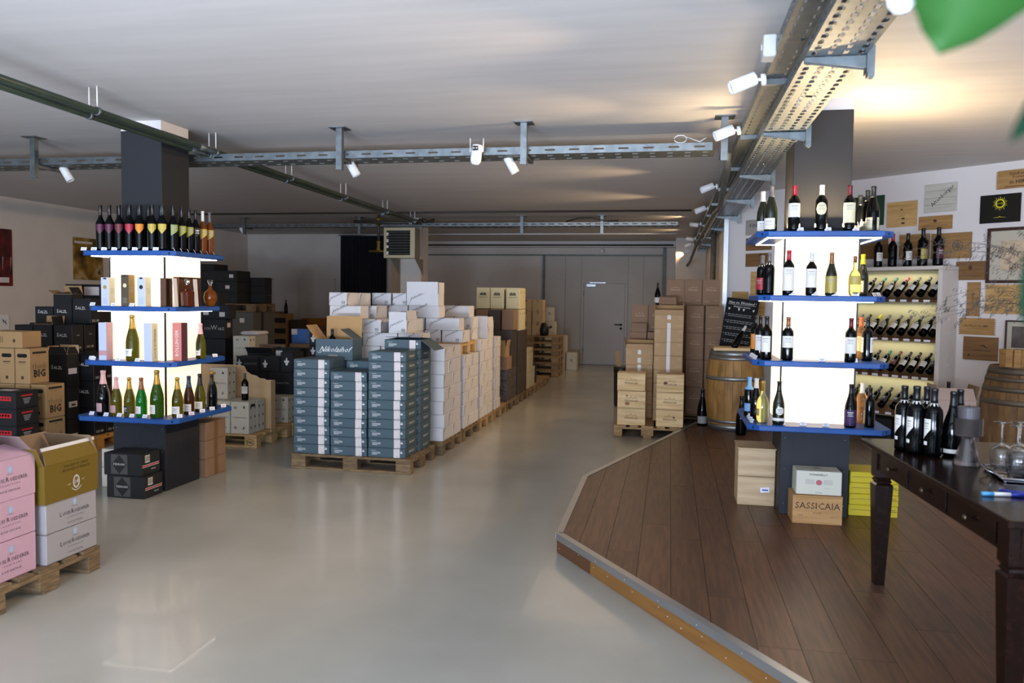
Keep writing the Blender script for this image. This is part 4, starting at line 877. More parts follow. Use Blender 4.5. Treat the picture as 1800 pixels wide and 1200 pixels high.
# ================================================================== CARTON PRINTS
P = {}
def pr(key, nm, mats, fn):
    if key not in P: P[key] = (nm, txt(nm, mats, fn))
    return P[key]
def use(key, f, u, v): return (P[key][0], f, P[key][1], u, v)
def tlines(q, x, y, w, n, dy, h, mi=0, seed=0):
    r = random.Random(seed)
    for i in range(n): q.rect(x, x+w*(.55+.45*r.random()), y-i*dy-h, y-i*dy, mi)
pr('teal_f', 'lettering', m_inkw, lambda q: (q.rect(-.155, -.105, .018, .020), tlines(q, -.145, .004, .085, 3, .0105, .0035, 0, 2), q.rect(.137, .158, .0, .011), q.rect(.137, .155, .017, .020)))
pr('teal_lab', 'label', m_paper, lambda q: q.rect(.07, .132, -.043, .042))
pr('teal_labp', 'label_print', m_inkg, lambda q: (q.rect(.078, .084, .03, .036), q.rect(.094, .106, .032, .036), q.rect(.116, .122, .03, .036), q.rect(.105, .12, -.036, -.030)))
pr('nik_s', 'lettering', m_inkw, lambda q: q.text('Nikolaihof', 0, 0, .036, shear=.5))
pr('nik_b', 'lettering', m_inkw, lambda q: (q.text('Nikolaihof', 0, 0, .078, shear=.6), q.line([(-.175, -.02), (-.165, -.038), (-.145, -.034), (-.12, -.01)], .003)))
pr('nik_b2', 'small_print', m_inkt, lambda q: q.rect(-.06, .04, -.062, -.056))
def scribble(q, x, y, s):
    q.text('Jurtschitsch', x, y, .042*s, shear=.5, rot=.42, bold=.004, align='LEFT')
    q.line([(x+.005*s, y-.01*s), (x-.005*s, y-.04*s), (x-.02*s, y-.068*s), (x-.04*s, y-.075*s)], [.004*s, .003*s, .002*s, .001*s])
    q.line([(x+.005*s, y-.01*s), (x-.02*s, y-.0*s), (x-.035*s, y-.03*s), (x-.045*s, y-.06*s)], .0012*s)
pr('w_f', 'lettering', m_ink, lambda q: scribble(q, -.145, .005, 1.))
pr('w_fs', 'lettering', m_ink, lambda q: (scribble(q, -.085, .005, .8), [q.rect(.045+.014*i, .051+.014*i, -.05, -.022) for i in range(3)], [q.rect(.045+.014*i, .051+.014*i, -.062, -.056) for i in range(3)]))
pr('w_l', 'small_print', m_inkg, lambda q: ([q.rect(.10+.0*i, .155, .05-.018*i, .0515-.018*i) for i in range(6)], q.rect(.03, .09, -.048, -.046)))
pr('w_r', 'brush_stroke', m_ink, lambda q: (q.line([(-.16, -.06), (-.153, -.01), (-.135, .035), (-.105, .060)], [.003, .009, .012, .003]), q.line([(-.145, .01), (-.12, .045), (-.09, .055)], .005)))
pr('w_r2', 'small_print', m_inkg, lambda q: ([q.rect(.11, .15, .05-.02*i, .052-.02*i) for i in range(5)], q.rect(-.03, .03, -.045, -.0435)))
pr('w_draw', 'brush_drawing', m_ink, lambda q: (q.line([(-.13, .04), (-.12, .03), (-.115, -.01), (-.09, -.035)], [.008, .006, .004, .002]), q.line([(-.12, .03), (-.05, .025), (-.0, -.005), (.01, -.04)], [.002, .006, .004, .001]), q.line([(-.115, .01), (-.06, .0), (-.03, -.03)], .002)))
def FR(y): return [use('w_r', 'R', 0, y), use('w_r2', 'R', 0, y)]
def white(label, x0, x1, y0, y1, z0, z1, group='white cartons with brush lettering', small=False):
    ps = []
    if x1-x0 > .3: ps = [use('w_f', 'F', 0, None), use('w_l', 'F', 0, None)]
    else: ps = [use('w_fs', 'F', 0, None)]
    if y1-y0 > .3: ps += [use('w_r', 'R', 0, None), use('w_r2', 'R', 0, None)]
    return carton(label, x0, x1, y0, y1, z0, z1, m_whc, ps, group)

# ================================================================== CENTRE ROW OF PALLETS
rowp = 'pallets of the centre row'
pallet('worn pallet under the teal cartons at the front of the centre row', -3.545, 7.045, 0, m_palold, group=rowp)
for i, y in enumerate((8.0, 8.84, 9.66, 10.50, 11.34, 12.2, 13.04, 13.88)):
    pallet('%s pallet behind the teal carton pallet in the long centre row' % ORD[i].capitalize(), -3.505, y, 0, m_pal if i in (2, 3, 6, 7) else m_palold, group=rowp)
pallet('last empty floor pallet at the far end of the centre row', -3.505, 14.72, 0, m_pal, group=rowp)
cn = ['left', 'middle', 'right']
tg = 'teal cartons stacked on the front pallet'
tp = [use('teal_f', 'F', 0, None), use('teal_lab', 'F', 0, None)]
def teal(label, x0, x1, y0, y1, z0, z1, side):
    t = carton(label, x0, x1, y0, y1, z0, z1, m_teal, tp+([use('nik_s', 'R', 0, None)] if side else []), tg, flaps=True)
    for ch in t.children:
        if ch.name.startswith('label'): put('label_print', P['teal_labp'][1], ch, (0, 0, .0008))
    return t
for ci, (x0, x1, n, zt) in enumerate(((-3.54, -3.17, 10, 1.055), (-3.16, -2.79, 9, .945), (-2.78, -2.405, 11, 1.146))):
    h = (zt-.144)/n
    for k in range(n):
        teal('teal carton, front %s column of the front pallet, %s from the bottom' % (cn[ci], ORD[k]), x0, x1, 7.08, 7.432, .1445+k*h, .1445+(k+1)*h, ci == 2)
for ci, (x0, x1, n, zt) in enumerate(((-3.54, -3.17, 10, 1.02), (-3.16, -2.79, 10, 1.02), (-2.755, -2.38, 11, 1.152))):
    h = (zt-.144)/n
    for k in range(n):
        if ci < 2 and k < 6: continue
        teal('teal carton, rear %s column of the front pallet, %s from the bottom' % (cn[ci], ORD[k]), x0, x1, 7.45, 7.80, .1445+k*h, .1445+(k+1)*h, ci == 2)
for ci, (x0, x1) in enumerate(((-3.54, -3.17), (-3.16, -2.79))):     # taller cases inside the stack, carrying the rear layers
    carton('tall teal carton hidden low in the rear %s column of the front pallet' % cn[ci], x0, x1, 7.45, 7.80, .1445, .1445+.0876*6-.001, m_teal, (), tg)
t = open_carton('open teal carton with lifted black lid on top of the rear right column', -2.755, -2.38, 7.45, 7.80, 1.153, 1.243, m_teal, m_teal, [('B', .33, 4), ('R', .17, 215)], tp)
t = open_carton('large open teal carton with white script lettering and brown inner flaps', -3.49, -3.095, 7.465, 7.72, 1.0215, 1.232, m_teal, m_kraft, [('B', .225, 92), ('L', .17, 128), ('R', .17, 35)], [use('nik_b', 'F', 0, None), use('nik_b2', 'F', 0, None), ])
bottle('dark bottle neck sticking out of the large open teal carton', 'bordeaux', .30, (-3.37, 7.6, 1.028), g_blk, c_blk, (), 0)

# white cartons: running bond along the aisle side, then the loose top layers
h = .1415; z0 = .1445
wg = 'white cartons on the aisle side of the centre row'
def zc(n): return z0+h*n
for pi, (ya, n, nm) in enumerate(((8.03, 7, 'first'), (8.87, 6, 'second'), (9.69, 7, 'third'))):
    for k in range(n):
        cuts = [0, .352, .704] if (k+pi) % 2 == 0 else [0, .176, .528, .704]
        for j in range(len(cuts)-1):
            y0, y1 = ya+cuts[j]+.001, ya+cuts[j+1]-.001
            carton('white carton, aisle side of the %s white pallet, layer %d, %s from the front' % (nm, k+1, ORD[j]), -2.545, -2.31, y0, y1, zc(k), zc(k+1), m_whc, ([use('w_r', 'R', 0, None), use('w_r2', 'R', 0, None)] if y1-y0 > .3 else []), wg, jit=2.)
for k in range(7):
    carton('white carton, aisle side of the short fourth white stack, layer %d' % (k+1), -2.545, -2.31, 10.53, 10.88, zc(k), zc(k+1), m_whc, FR(None), wg, jit=2.)
    if k == 0: carton('tall white case under the fourth white stack, left of the aisle cartons', -2.785, -2.55, 10.53, 10.88, zc(0), zc(7), m_whc, (), wg)
# inner columns: tall plain cases below, carrying the visible top layers
for ci_, (xa, xb, ya, yb, top) in enumerate(((-3.49, -3.02, 8.03, 8.38, 7), (-3.01, -2.55, 8.03, 8.38, 7), (-3.49, -3.02, 8.385, 8.735, 7), (-3.01, -2.55, 8.385, 8.735, 7), (-3.49, -3.02, 8.87, 9.57, 6), (-3.01, -2.55, 8.87, 9.57, 6), (-3.49, -3.02, 9.69, 10.39, 7), (-3.01, -2.55, 9.69, 10.39, 7))):
    for k in range(1):
        carton('large white inner case inside the white stacks, %s column' % ORD[ci_], xa, xb, ya, yb, zc(0), zc(top), m_whc, (), 'inner cases of the white stacks', jit=0)
W1 = 'loose white cartons on top of the first white pallet'
white('white carton with lettering low above the teal cartons, first white pallet, front', -3.22, -2.83, 8.03, 8.28, zc(7), zc(8), W1)
white('white carton left of the low lettered one, above the large open teal carton', -3.49, -3.235, 8.03, 8.38, zc(7), zc(8), W1)
white('white carton under the open white one, first white pallet', -2.82, -2.57, 8.03, 8.38, zc(7), zc(8), W1)
white('white carton second layer up, just right of the open teal carton flap', -3.235, -3.015, 8.04, 8.39, zc(8), zc(9), W1)
white('white carton behind the tall brown flap, third loose layer', -3.49, -3.25, 8.03, 8.38, zc(8), zc(9), W1)
open_carton('open white carton with raised front flap standing on the first white pallet', -2.925, -2.725, 8.035, 8.385, zc(8), zc(9), m_whc, m_kin, [('F', .085, 92), ('R', .10, 85), ('B', .09, 110)], [use('w_fs', 'F', 0, None), use('w_r', 'R', 0, None)])
white('long white carton directly over the large brown flap, fourth loose layer', -3.60, -3.245, 8.04, 8.28, zc(9), zc(10), W1)
white('white carton right of the long one, mostly its shaded side showing', -3.43, -3.20, 8.40, 8.75, zc(9), zc(10), W1)
carton('tall white case under the top left white cartons of the pile', -3.68, -3.495, 8.385, 8.75, .001, zc(9), m_whc, (), jit=0); white('white carton behind the long one on the fourth loose layer', -3.70, -3.44, 8.40, 8.75, zc(9), zc(10), W1)
white('white carton under the shaded one, third loose layer rear', -3.245, -3.015, 8.40, 8.75, zc(7), zc(9), W1)
white('white carton with arrows at the top left corner of the white pile', -3.61, -3.405, 8.05, 8.40, zc(10), zc(11), W1)
white('white carton behind the top left corner one, shaded side to the aisle', -3.62, -3.405, 8.41, 8.76, zc(10), zc(11), W1)
for k in (7, 8):
    white('white carton, rear left of the first white pallet, loose layer %d' % (k-6), -3.49, -3.25, 8.40, 8.75, zc(k), zc(k+1), W1)
    white('white carton, rear middle of the first white pallet, loose layer %d' % (k-6), -3.01+(-.0), -2.77, 8.40, 8.75, zc(k), zc(k+1), W1)
# second white pallet carries another pallet and more cartons
pallet('new pale pallet lying on the white cartons in mid row, with oval stamp', -3.56, 8.88, zc(6)+.001, m_palnew, stencil='EUR')
zp = zc(6)+.1455
W2 = 'white cartons on the raised pale pallet'
white('white carton on the raised pallet, nearest its right end', -2.592, -2.342, 8.90, 9.25, zp, zp+h, W2)
white('white carton on the raised pallet, second from its right end', -2.80, -2.60, 8.90, 9.25, zp, zp+h, W2)
white('white carton on the raised pallet, partly behind the black lid', -3.16, -2.81, 8.90, 9.25, zp, zp+h, W2)
white('long lettered white carton on the second layer over the raised pallet', -2.79, -2.385, 8.90, 9.14, zp+h, zp+2*h, W2)
white('white carton behind the open white one, second layer over the raised pallet', -3.16, -2.80, 8.90, 9.25, zp+h, zp+2*h, W2)
white('long white carton third layer over the raised pallet, centre of the pile', -2.995, -2.62, 8.90, 9.14, zp+2*h, zp+3*h, W2)
white('white carton third layer over the raised pallet, left of centre', -3.40, -3.01, 8.90, 9.14, zp+2*h, zp+3*h, W2)
white('white carton low at the left on the raised pallet', -3.52, -3.17, 8.90, 9.25, zp, zp+h, W2)
white('white carton at the left on the raised pallet, second layer', -3.52, -3.17, 8.90, 9.25, zp+h, zp+2*h, W2)
white('white carton top layer, second from the left edge of the pile', -3.45, -3.21, 8.90, 9.25, zp+3*h, zp+4*h, W2)
white('bluish white carton top layer, just left of the large topmost carton', -3.20, -3.03, 8.90, 9.25, zp+3*h, zp+4*h, W2)
open_carton('topmost white carton of the pile with raised printed flap', -3.022, -2.636, 8.90, 9.14, zp+3*h, zp+4*h, m_whc, m_kin, [('F', .135, 90), ('R', .13, 90), ('B', .12, 100)], [use('w_f', 'F', 0, None), use('w_l', 'F', 0, None), ('brush_drawing', 'F', P['w_draw'][1], 0, .215)])
W3 = 'white cartons on the third white pallet'
for k in (7, 8):
    white('white carton on the third white pallet, loose layer %d, left' % (k-6), -3.02, -2.67, 9.69, 10.04, zc(k), zc(k+1), W3)
    white('white carton on the third white pallet, loose layer %d, right' % (k-6), -2.66, -2.43, 9.69, 10.04, zc(k), zc(k+1), W3)
white('greyish white carton highest on the third white pallet', -2.80, -2.465, 9.70, 9.94, zc(9), zc(10), W3)
open_carton('open white carton with long raised flap at the aisle edge, third white pallet', -2.665, -2.31, 10.06, 10.40, zc(7), zc(8), m_whc, m_kin, [('F', .15, 90), ('R', .14, 85), ('B', .1, 120)], [use('w_f', 'F', 0, None), use('w_l', 'F', 0, None), use('w_r', 'R', 0, None), ('brush_drawing', 'F', P['w_draw'][1], 0, .22)])
white('white carton next to the long flapped one, third white pallet', -3.03, -2.68, 10.06, 10.40, zc(7), zc(8), W3)

# pallets further back: wrapped purple, brown and cream cases
for k in range(3):
    for j in range(2):
        carton('dark patterned carton in stretch film, fifth pallet, layer %d, %s along the aisle' % (k+1, ORD[j]), -2.66, -2.32, 11.37+.385*j, 11.75+.385*j, .1445+.155*k, .1445+.155*(k+1), m_purp, (), 'film wrapped dark cartons')
carton('pale brown carton on the film wrapped dark cartons', -2.66, -2.32, 11.37, 11.74, .61, .80, m_kraftd, ())
open_carton('open brown carton above the film wrapped dark cartons', -2.66, -2.34, 11.37, 11.66, .80, .95, m_kraft, m_kin, [('F', .1, 100), ('R', .1, 100)])
for j in range(2): carton('brown carton low behind the open one on the fifth pallet, part %d' % (j+1), -3.02, -2.67, 11.4+.36*j, 11.75+.36*j, .1445, 1.18, m_brd, (), 'brown cases inside the fifth pallet')
carton('brown case rear of the fifth pallet beside the aisle', -2.66, -2.32, 11.78, 12.13, .61, 1.18, m_brd, ())
for j, (x0, x1) in enumerate(((-2.50, -2.31), (-2.70, -2.51), (-2.90, -2.71), (-3.10, -2.91))):
    carton('brown carton in the raised row left of the cream cases, %s from the aisle' % ORD[j], x0, x1, 11.80, 12.12, 1.182, 1.483, m_brd if j % 2 else m_kraftd, (), 'raised brown cartons')
pr('castle', 'emblem', m_ink, lambda q: ([q.rect(-.05+.02*i, -.035+.02*i, .055, .08+.012*(i % 2)) for i in range(5)], q.rect(-.055, .05, .045, .054), q.rect(-.07, .07, .012, .018)))
pr('hole2', 'hand_hole', m_hole, lambda q: q.disc(0, .10, .014, .018, 10))
pr('redoval', 'emblem', mat('faded red print', '#7d4a42', .7), lambda q: q.ring(0, 0, .07, .04, .008, 20))
def castle(lab, x0, x1, y0, y1, z0_, z1_): return carton(lab, x0, x1, y0, y1, z0_, z1_, m_cream, [use('castle', 'F', 0, None), use('hole2', 'R', 0, None)], 'cream cases with a building emblem')
for k in range(3):
    for j, (x0, x1) in enumerate(((-2.66, -2.31), (-3.02, -2.67))):
        carton('dark brown wrapped carton, sixth pallet, layer %d, %s from the aisle' % (k+1, ORD[j]), x0, x1, 12.25, 12.60, .1445+.336*k, .1445+.336*(k+1), m_brd, [use('redoval', 'F', 0, None)], 'dark brown wrapped cartons')
        carton('dark brown wrapped carton behind, sixth pallet, layer %d, %s from the aisle' % (k+1, ORD[j]), x0, x1, 12.61, 12.97, .1445+.336*k, .1445+.336*(k+1), m_brd, (), 'dark brown wrapped cartons')
for k, zb in enumerate((1.155, 1.492)):
    for j, (x0, x1) in enumerate(((-2.53, -2.31), (-2.78, -2.56), (-3.01, -2.79))):
        for r_ in range(3):
            if k == 0 and j == 2: continue
            if r_ == 2 and j: continue
            castle('cream case with emblem, %s layer over the sixth pallet, %s from the aisle, row %d' % (('lower', 'upper')[k], ORD[j], r_+1), x0, x1, 12.26+.18*r_, 12.435+.18*r_, zb, zb+.332)
carton('brown case carrying the left cream cases over the sixth pallet', -3.02, -2.79, 12.26, 12.62, 1.155, 1.49, m_brd, ())
for j, (y, zt) in enumerate(((13.07, .82), (13.26, .82), (13.45, .82), (13.64, .49))):
    castle('tall cream case on the seventh pallet, %s along the aisle, lower' % ORD[j], -2.55, -2.315, y, y+.185, .1445, .48)
    if zt > .5: castle('tall cream case on the seventh pallet, %s along the aisle, upper' % ORD[j], -2.55, -2.315, y, y+.185, .4815, .82)
for k in range(2): carton('dark blue carton on the eighth pallet, layer %d' % (k+1), -2.72, -2.36, 13.95, 14.3, .1445+.18*k, .1445+.18*(k+1), mat('dark blue carton', '#1c2433', .5), [], 'dark blue cartons')
for k in range(6): pallet('pallet of the wooden stack far down the row, %s from the floor' % ORD[k], -3.50, 16.69, .1445*k, m_pal, group='stacked empty pallets')
pr('taped', 'tape_strip', m_taped, lambda q: (q.rect(-.02, .02, .075, .125), q.rect(-.02, .02, -.125, -.085)))
for k in range(3):
    for j, (x0, x1) in enumerate(((-2.90, -2.66), (-3.15, -2.91))):
        carton('pale carton with brown tape on the pallet stack, layer %d, %s' % (k+1, ('right', 'left')[j]), x0, x1, 16.85, 17.15, .868+.256*k, .868+.256*(k+1), m_kraftl, [use('taped', 'F', 0, None)], 'taped cartons on the pallet stack')
q = MB(); q.lathe([(0, 0), (.09, .01), (.10, .12), (.07, .25), (.03, .28), (0, .28)], 12); q.tube([(.02, 0, .2), (.12, 0, .17), (.16, 0, .2)], .018, 6); o = put('black_object', q.mesh('black_object', m_black), label='small rounded black object between the cream cases and the taped cartons', cat='tool'); o.location = (-2.62, 16.8, .868)  # unidentified black thing, modelled as a rounded body
pr('sym1', 'emblem', m_ink, lambda q: (q.disc(0, .03, .02, .015, 10), q.rect(-.05, .05, -.01, -.004)))
for lab, x0, x1, z0_, z1_ in (('small white case on the floor by the back wall, next to the door', -2.36, -2.11, 0, .40), ('white case behind the pallet stack, lower of two', -2.62, -2.38, 0, .42), ('white case behind the pallet stack, upper of two', -2.60, -2.36, .421, .80), ('white case high by the back wall, carrying the topmost', -2.86, -2.63, .86, 1.12), ('topmost white case by the back wall', -2.86, -2.69, 1.122, 1.46), ('white case low by the back wall under the high ones', -2.86, -2.63, 0, .43), ('second white case low by the back wall under the high ones', -2.86, -2.63, .431, .859)):
    carton(lab, x0, x1, 18.5, 18.8, z0_, z1_, m_whp, [use('sym1', 'F', 0, None)], 'white cases by the back wall')

# ================================================================== LEFT FOREGROUND: CHAMPAGNE CARTONS
pallet('old wooden pallet under the pink and grey champagne cartons at left', -4.545, 3.37, 0, m_palold)
LR = 'LOUIS ROEDERER'
def roed(sub, a, b): return lambda q: (caps(q, [('L', .036), ('OUIS', .028)], -.075, 0), caps(q, [('R', .036), ('OEDERER', .028)], .045, 0), q.text('CHAMPAGNE', 0, -.027, .013, sp=2.0), q.text(sub, 0, -.058, .017, sp=1.15), q.text('FONDE EN 1776', 0, .030, .007))
pr('lrp', 'lettering', mat('mauve grey print', '#4c4148', .6), roed('ROSÉ VINTAGE', 0, 0)); pr('lrg', 'lettering', mat('slate print', '#3c3c40', .6), roed('COLLECTION', 0, 0))
m_blab = mat('pale blue seal', '#9fb6cf', .5)
pr('seal', 'seal', [m_blab, m_inkw], lambda q: (q.disc(0, .055, .013, .018, 16), q.ring(0, .055, .0155, .021, .0015, 18, 0), q.line([(-.003, .047), (.003, .063)], .002, 1)))
pg_ = 'pink champagne cartons'
for k, (a, b) in enumerate(((.1445, .356), (.357, .568))):
    carton('pink champagne carton, %s of three, left foreground' % ('lowest', 'middle')[k], -3.70, -3.385, 3.385, 3.725, a, b, m_pink, [use('lrp', 'R', .0, None), use('seal', 'R', 0, None)], pg_, jit=0)
open_carton('open pink champagne carton on top of the pink stack, grey inner flap up', -3.70, -3.385, 3.385, 3.725, .569, .785, m_pink, m_pinkin, [('R', .15, 20), ('L', .16, 88), ('B', .15, 45), ('F', .15, 50)], [use('lrp', 'R', .0, None), use('seal', 'R', 0, None)])
carton('pink champagne carton behind the lowest one, left foreground', -4.03, -3.71, 3.385, 3.725, .1445, .356, m_pink, (), pg_, jit=0)
carton('pink champagne carton behind the middle one, left foreground', -4.03, -3.71, 3.385, 3.725, .357, .568, m_pink, (), pg_, jit=0)
for k, (a, b) in enumerate(((.1445, .315), (.316, .486))):
    carton('light grey champagne carton, %s, under the olive open carton' % ('lower', 'upper')[k], -3.68, -3.36, 3.765, 4.165, a, b, m_grey, [use('lrg', 'R', 0.02, None), use('seal', 'R', .02, None)], 'grey champagne cartons', jit=0)
pr('ol1', 'lettering', mat('dull brown print', '#2e2608', .6), lambda q: (q.text('THIS SIDE UP - HAUT', .0, .012, .021), q.text('PRODUCE OF FRANCE', 0, -.012, .021)))
pr('ol2', 'emblem', m_inkw, lambda q: (q.ring(0, 0, .026, .038, .005, 24), q.ring(0, 0, .017, .029, .0015, 20), q.text('LR', 0, 0, .028, shear=.2), q.text('REIMS', -.055, -.006, .008, rot=.2), q.text('BRUT', .055, .004, .008, rot=.2), q.line([(-.038, -.03), (-.02, -.045), (0, -.05), (.02, -.045), (.038, -.03)], .003)))
open_carton('open olive gold champagne carton with white torn edge, on the grey cartons', -3.68, -3.355, 3.755, 4.175, .487, .705, m_olive, m_kin, [('R', .10, 74), ('F', .12, 118), ('B', .13, 62), ('L', .12, 100)], [use('ol2', 'R', .03, .085), ])
oc = [o for o in bpy.data.objects if o.get('label', '').startswith('open olive')][0]
fl = [c for c in oc.children if c.name.startswith('flap')][0]
q = MB(); q.box(-.205, .205, .082, .1015, -.0052, .0012); put('torn_edge', q.mesh('torn_edge', mat('white paper edge', '#cfcac6', .7)), fl, label='white torn top edge')
put('lettering', P['ol1'][1], oc, M=face('R', .322, .417, .218, .03, .175))
# black cartons by the left pillar base
pr('fe_f', 'emblem', [mat('charcoal print', '#4a4846', .6), m_ink], lambda q: (q.rect(-.075, .075, -.08, .08, 0), [q.line([(-.075, .08-.05*i), (-.0, .155-.05*i)], .0) for i in ()], q.add([(0, -.078, .0006), (.068, 0, .0006), (0, .078, .0006), (-.068, 0, .0006)], [(0, 1, 2, 3)], 1)))
pr('fe_t', 'lettering', m_inkw, lambda q: q.text('FERRARI', 0, 0, .026, sp=1.15))
pr('fe_b', 'barcode', [m_inkw, m_ink], lambda q: (q.rect(-.075, -.015, .012, .072, 0), [q.add([(-.07+.0068*i, .02, .0005), (-.0665+.0068*i, .02, .0005), (-.0665+.0068*i, .066, .0005), (-.07+.0068*i, .066, .0005)], [(0, 1, 2, 3)], 1) for i in range(8)]))
pr('fe_s', 'stripes', [m_redl, m_inkw], lambda q: (q.rect(-.11, .105, -.018, -.010, 0), q.rect(-.11, .105, -.008, -.004, 1), q.rect(-.11, .105, -.024, -.020, 1)))
pr('fe_x', 'lettering', m_inkw, lambda q: q.text('FERRARI', -.0, -.05, .016))
for k in range(2):
    carton('black carton with diamond emblem and red stripe, %s, before the left pillar base' % ('lower', 'upper')[k], -4.485+(.01 if k == 0 else -.015), -4.135+(.01 if k == 0 else -.015), 5.66, 5.90, .001+.183*k, .001+.183*(k+1), m_blkm,
           [use('fe_f', 'F', -.03, None), ('lettering', 'F', P['fe_t'][1], -.03, .0915), use('fe_b', 'R', 0, None), use('fe_s', 'R', 0, None), use('fe_x', 'R', 0.03, None)], 'black cartons with diamond emblem', jit=0)
for o in bpy.data.objects:
    if o.name.startswith('lettering') and o.data == P['fe_t'][1]: o.location.y -= .0012
pr('btape', 'tape', mat('brown packing tape', '#7f5f3c', .35), lambda q: q.rect(-.03, .03, -.082, .082))
for k in range(3): carton('plain brown carton with tape, %s from the floor, right of the left pillar base' % ORD[k], -4.40, -4.085, 6.465, 6.80, .001+.167*k, .001+.167*(k+1), m_kraftd, [use('btape', 'R', 0, None)], 'brown cartons behind the left pillar base')
q = MB()
carton('small white carton on the floor behind the black diamond cartons', -4.76, -4.55, 5.96, 6.2, 0, .17, m_whp, ()); carton('small white carton, upper, behind the black diamond cartons', -4.76, -4.55, 5.96, 6.2, .171, .33, m_whp, ())

# ================================================================== LEFT BACK CLUSTER
pallet('pallet under the brown and red striped cartons at the left edge', -6.90, 6.05, 0, m_pal)
pr('big_r', 'lettering', [m_ink, mat('grey brown print', '#5e4a38', .7)], lambda q: (q.text('think', 0, -.005, .088, mi=1, bold=-.012), q.text('BIG', .0, -.078, .098, mi=0, bold=.03), q.rect(-.085, .085, .115, .135, 0), q.rect(-.02, .02, .095, .099, 1)))
pr('big_f', 'hand_hole', m_hole, lambda q: (q.add([(-.04+.015*math.cos(a), .10+.018*math.sin(a), 0) for a in [PI/2+PI*i/6 for i in range(7)]]+[(.04+.015*math.cos(a), .10+.018*math.sin(a), 0) for a in [-PI/2+PI*i/6 for i in range(7)]], [tuple(range(14))])))
pr('big_f2', 'print', m_inkb, lambda q: (q.rect(-.04, .04, .035, .045), q.rect(-.03, .03, .018, .021), q.disc(0, -.11, .016, .018, 10)))
def big(lab, x0, x1, y0, y1, z0_, z1_): return carton(lab, x0, x1, y0, y1, z0_, z1_, m_kraft, [use('big_r', 'R', 0, None), use('big_f', 'F', 0, None), use('big_f2', 'F', 0, None)], 'brown cartons lettered on the side')
big('brown lettered carton, right column, lower, beside the black stacked cartons', -5.94, -5.775, 6.50, 6.745, .1445, .462); big('brown lettered carton, right column, upper, beside the black stacked cartons', -5.94, -5.775, 6.50, 6.745, .463, .784)
for j in range(3):
    big('brown lettered carton raised on the left columns, %s from the right' % ORD[j], -6.115-.17*j, -5.95-.17*j, 6.50, 6.745, .786, 1.125)
    for k in range(2): big('brown lettered carton under the raised ones, %s from the right, layer %d' % (ORD[j], k+1), -6.115-.17*j, -5.95-.17*j, 6.50, 6.745, .1445+.3205*k, .1445+.3205*(k+1)-.001)
pr('flat', 'print', m_inkb, lambda q: ([q.rect(-.10+.02*i, -.095+.02*i, -.03, .03) for i in range(3)], q.disc(.07, -.01, .014, .018, 10), q.rect(-.17, -.14, -.04, .03)))
carton('brown carton lying flat on top of the raised brown lettered cartons', -6.42, -6.02, 6.50, 6.74, 1.127, 1.285, m_kraft, [use('flat', 'F', .04, None)])
carton('second flat brown carton at the left edge on the raised brown cartons', -6.85, -6.43, 6.50, 6.74, 1.127, 1.27, m_kraft, ())
for k in range(2): carton('brown case at the left edge under the second flat brown carton, %s' % ('lower', 'upper')[k], -6.85, -6.47, 6.50, 6.745, .1445+.49*k, .1445+.49*(k+1), m_kraft, ())
pr('rb_r', 'stripe', m_redl, lambda q: q.rect(-.07, .06, .03, .045)); pr('rb_r2', 'small_print', m_inkw, lambda q: ([q.rect(-.05+.005*i, .04-.008*i, .008-.014*i, .0115-.014*i) for i in range(4)]))
pr('rb_f', 'stripe', m_redl, lambda q: q.rect(-.16, .13, -.005, .035)); pr('rb_ft', 'lettering', m_ink, lambda q: [q.rect(-.12+.03*i, -.10+.03*i, .005, .026) for i in range(8)])
for k in range(4):
    for j in range(2):
        carton('black carton with red stripe, %s from the bottom, %s, left edge' % (ORD[k], ('right', 'left')[j]), -6.08-.36*j, -5.725-.36*j, 6.09, 6.36, .1445+.155*k, .1445+.155*(k+1), m_blkm, [use('rb_r', 'R', 0, None), use('rb_r2', 'R', 0, None), use('rb_f', 'F', 0, None), ('print', 'F', P['rb_ft'][1], 0, .0785)], 'black cartons with red stripes', jit=.5)
o = thing('sheet_of_paper', 'white sheet lying on the topmost red striped black carton', 'paper', (-5.9, 6.2, .766)); q = MB(); q.box(-.08, .08, -.05, .05, 0, .001); put('sheet', q.mesh('sheet', m_paper), o)
pallet('orange toned pallet under the black cartons behind the left pillar', -7.12, 7.37, 0, mat('orange pallet wood', '#b07a35', .8))
pr('sz_f', 'lettering', m_inkw, lambda q: (caps(q, [('S', .056), ('ALZL', .044)], -.01, .028)))
pr('sz_r', 'small_print', m_inkg, lambda q: (q.text('Salzl', 0, .03, .026), q.rect(-.06, -.005, -.12, -.112), q.rect(-.06, -.005, -.105, -.098), [q.rect(.012+.02*i, .028+.02*i, -.12, -.096) for i in range(2)]))
pr('sz_lab', 'sticker', m_paper, lambda q: q.rect(-.07, .05, -.03, .03)); pr('sz_labp', 'print', m_ink, lambda q: (q.rect(-.045, .02, .008, .012), q.rect(-.035, .025, -.016, .002)))
def salzl(lab, x0, x1, y0, y1, z0_, z1_, st=False, m=None):
    t = carton(lab, x0, x1, y0, y1, z0_, z1_, m or m_blk, [use('sz_f', 'F', 0, None)]+([use('sz_lab', 'R', 0, (z1_-z0_)*.45)] if st else [use('sz_r', 'R', 0, None)]), 'black cartons lettered in white')
    if st:
        for ch in t.children:
            if ch.name.startswith('sticker'): put('print', P['sz_labp'][1], ch, (0, 0, .0008))
    return t
for k in range(3): 
    if k < 2: salzl('black lettered carton with white sticker, %s from the floor, centre of the left cluster' % ORD[k], -6.34, -6.11, 7.17, 7.345, .001+.34*k, .001+.34*(k+1), True)
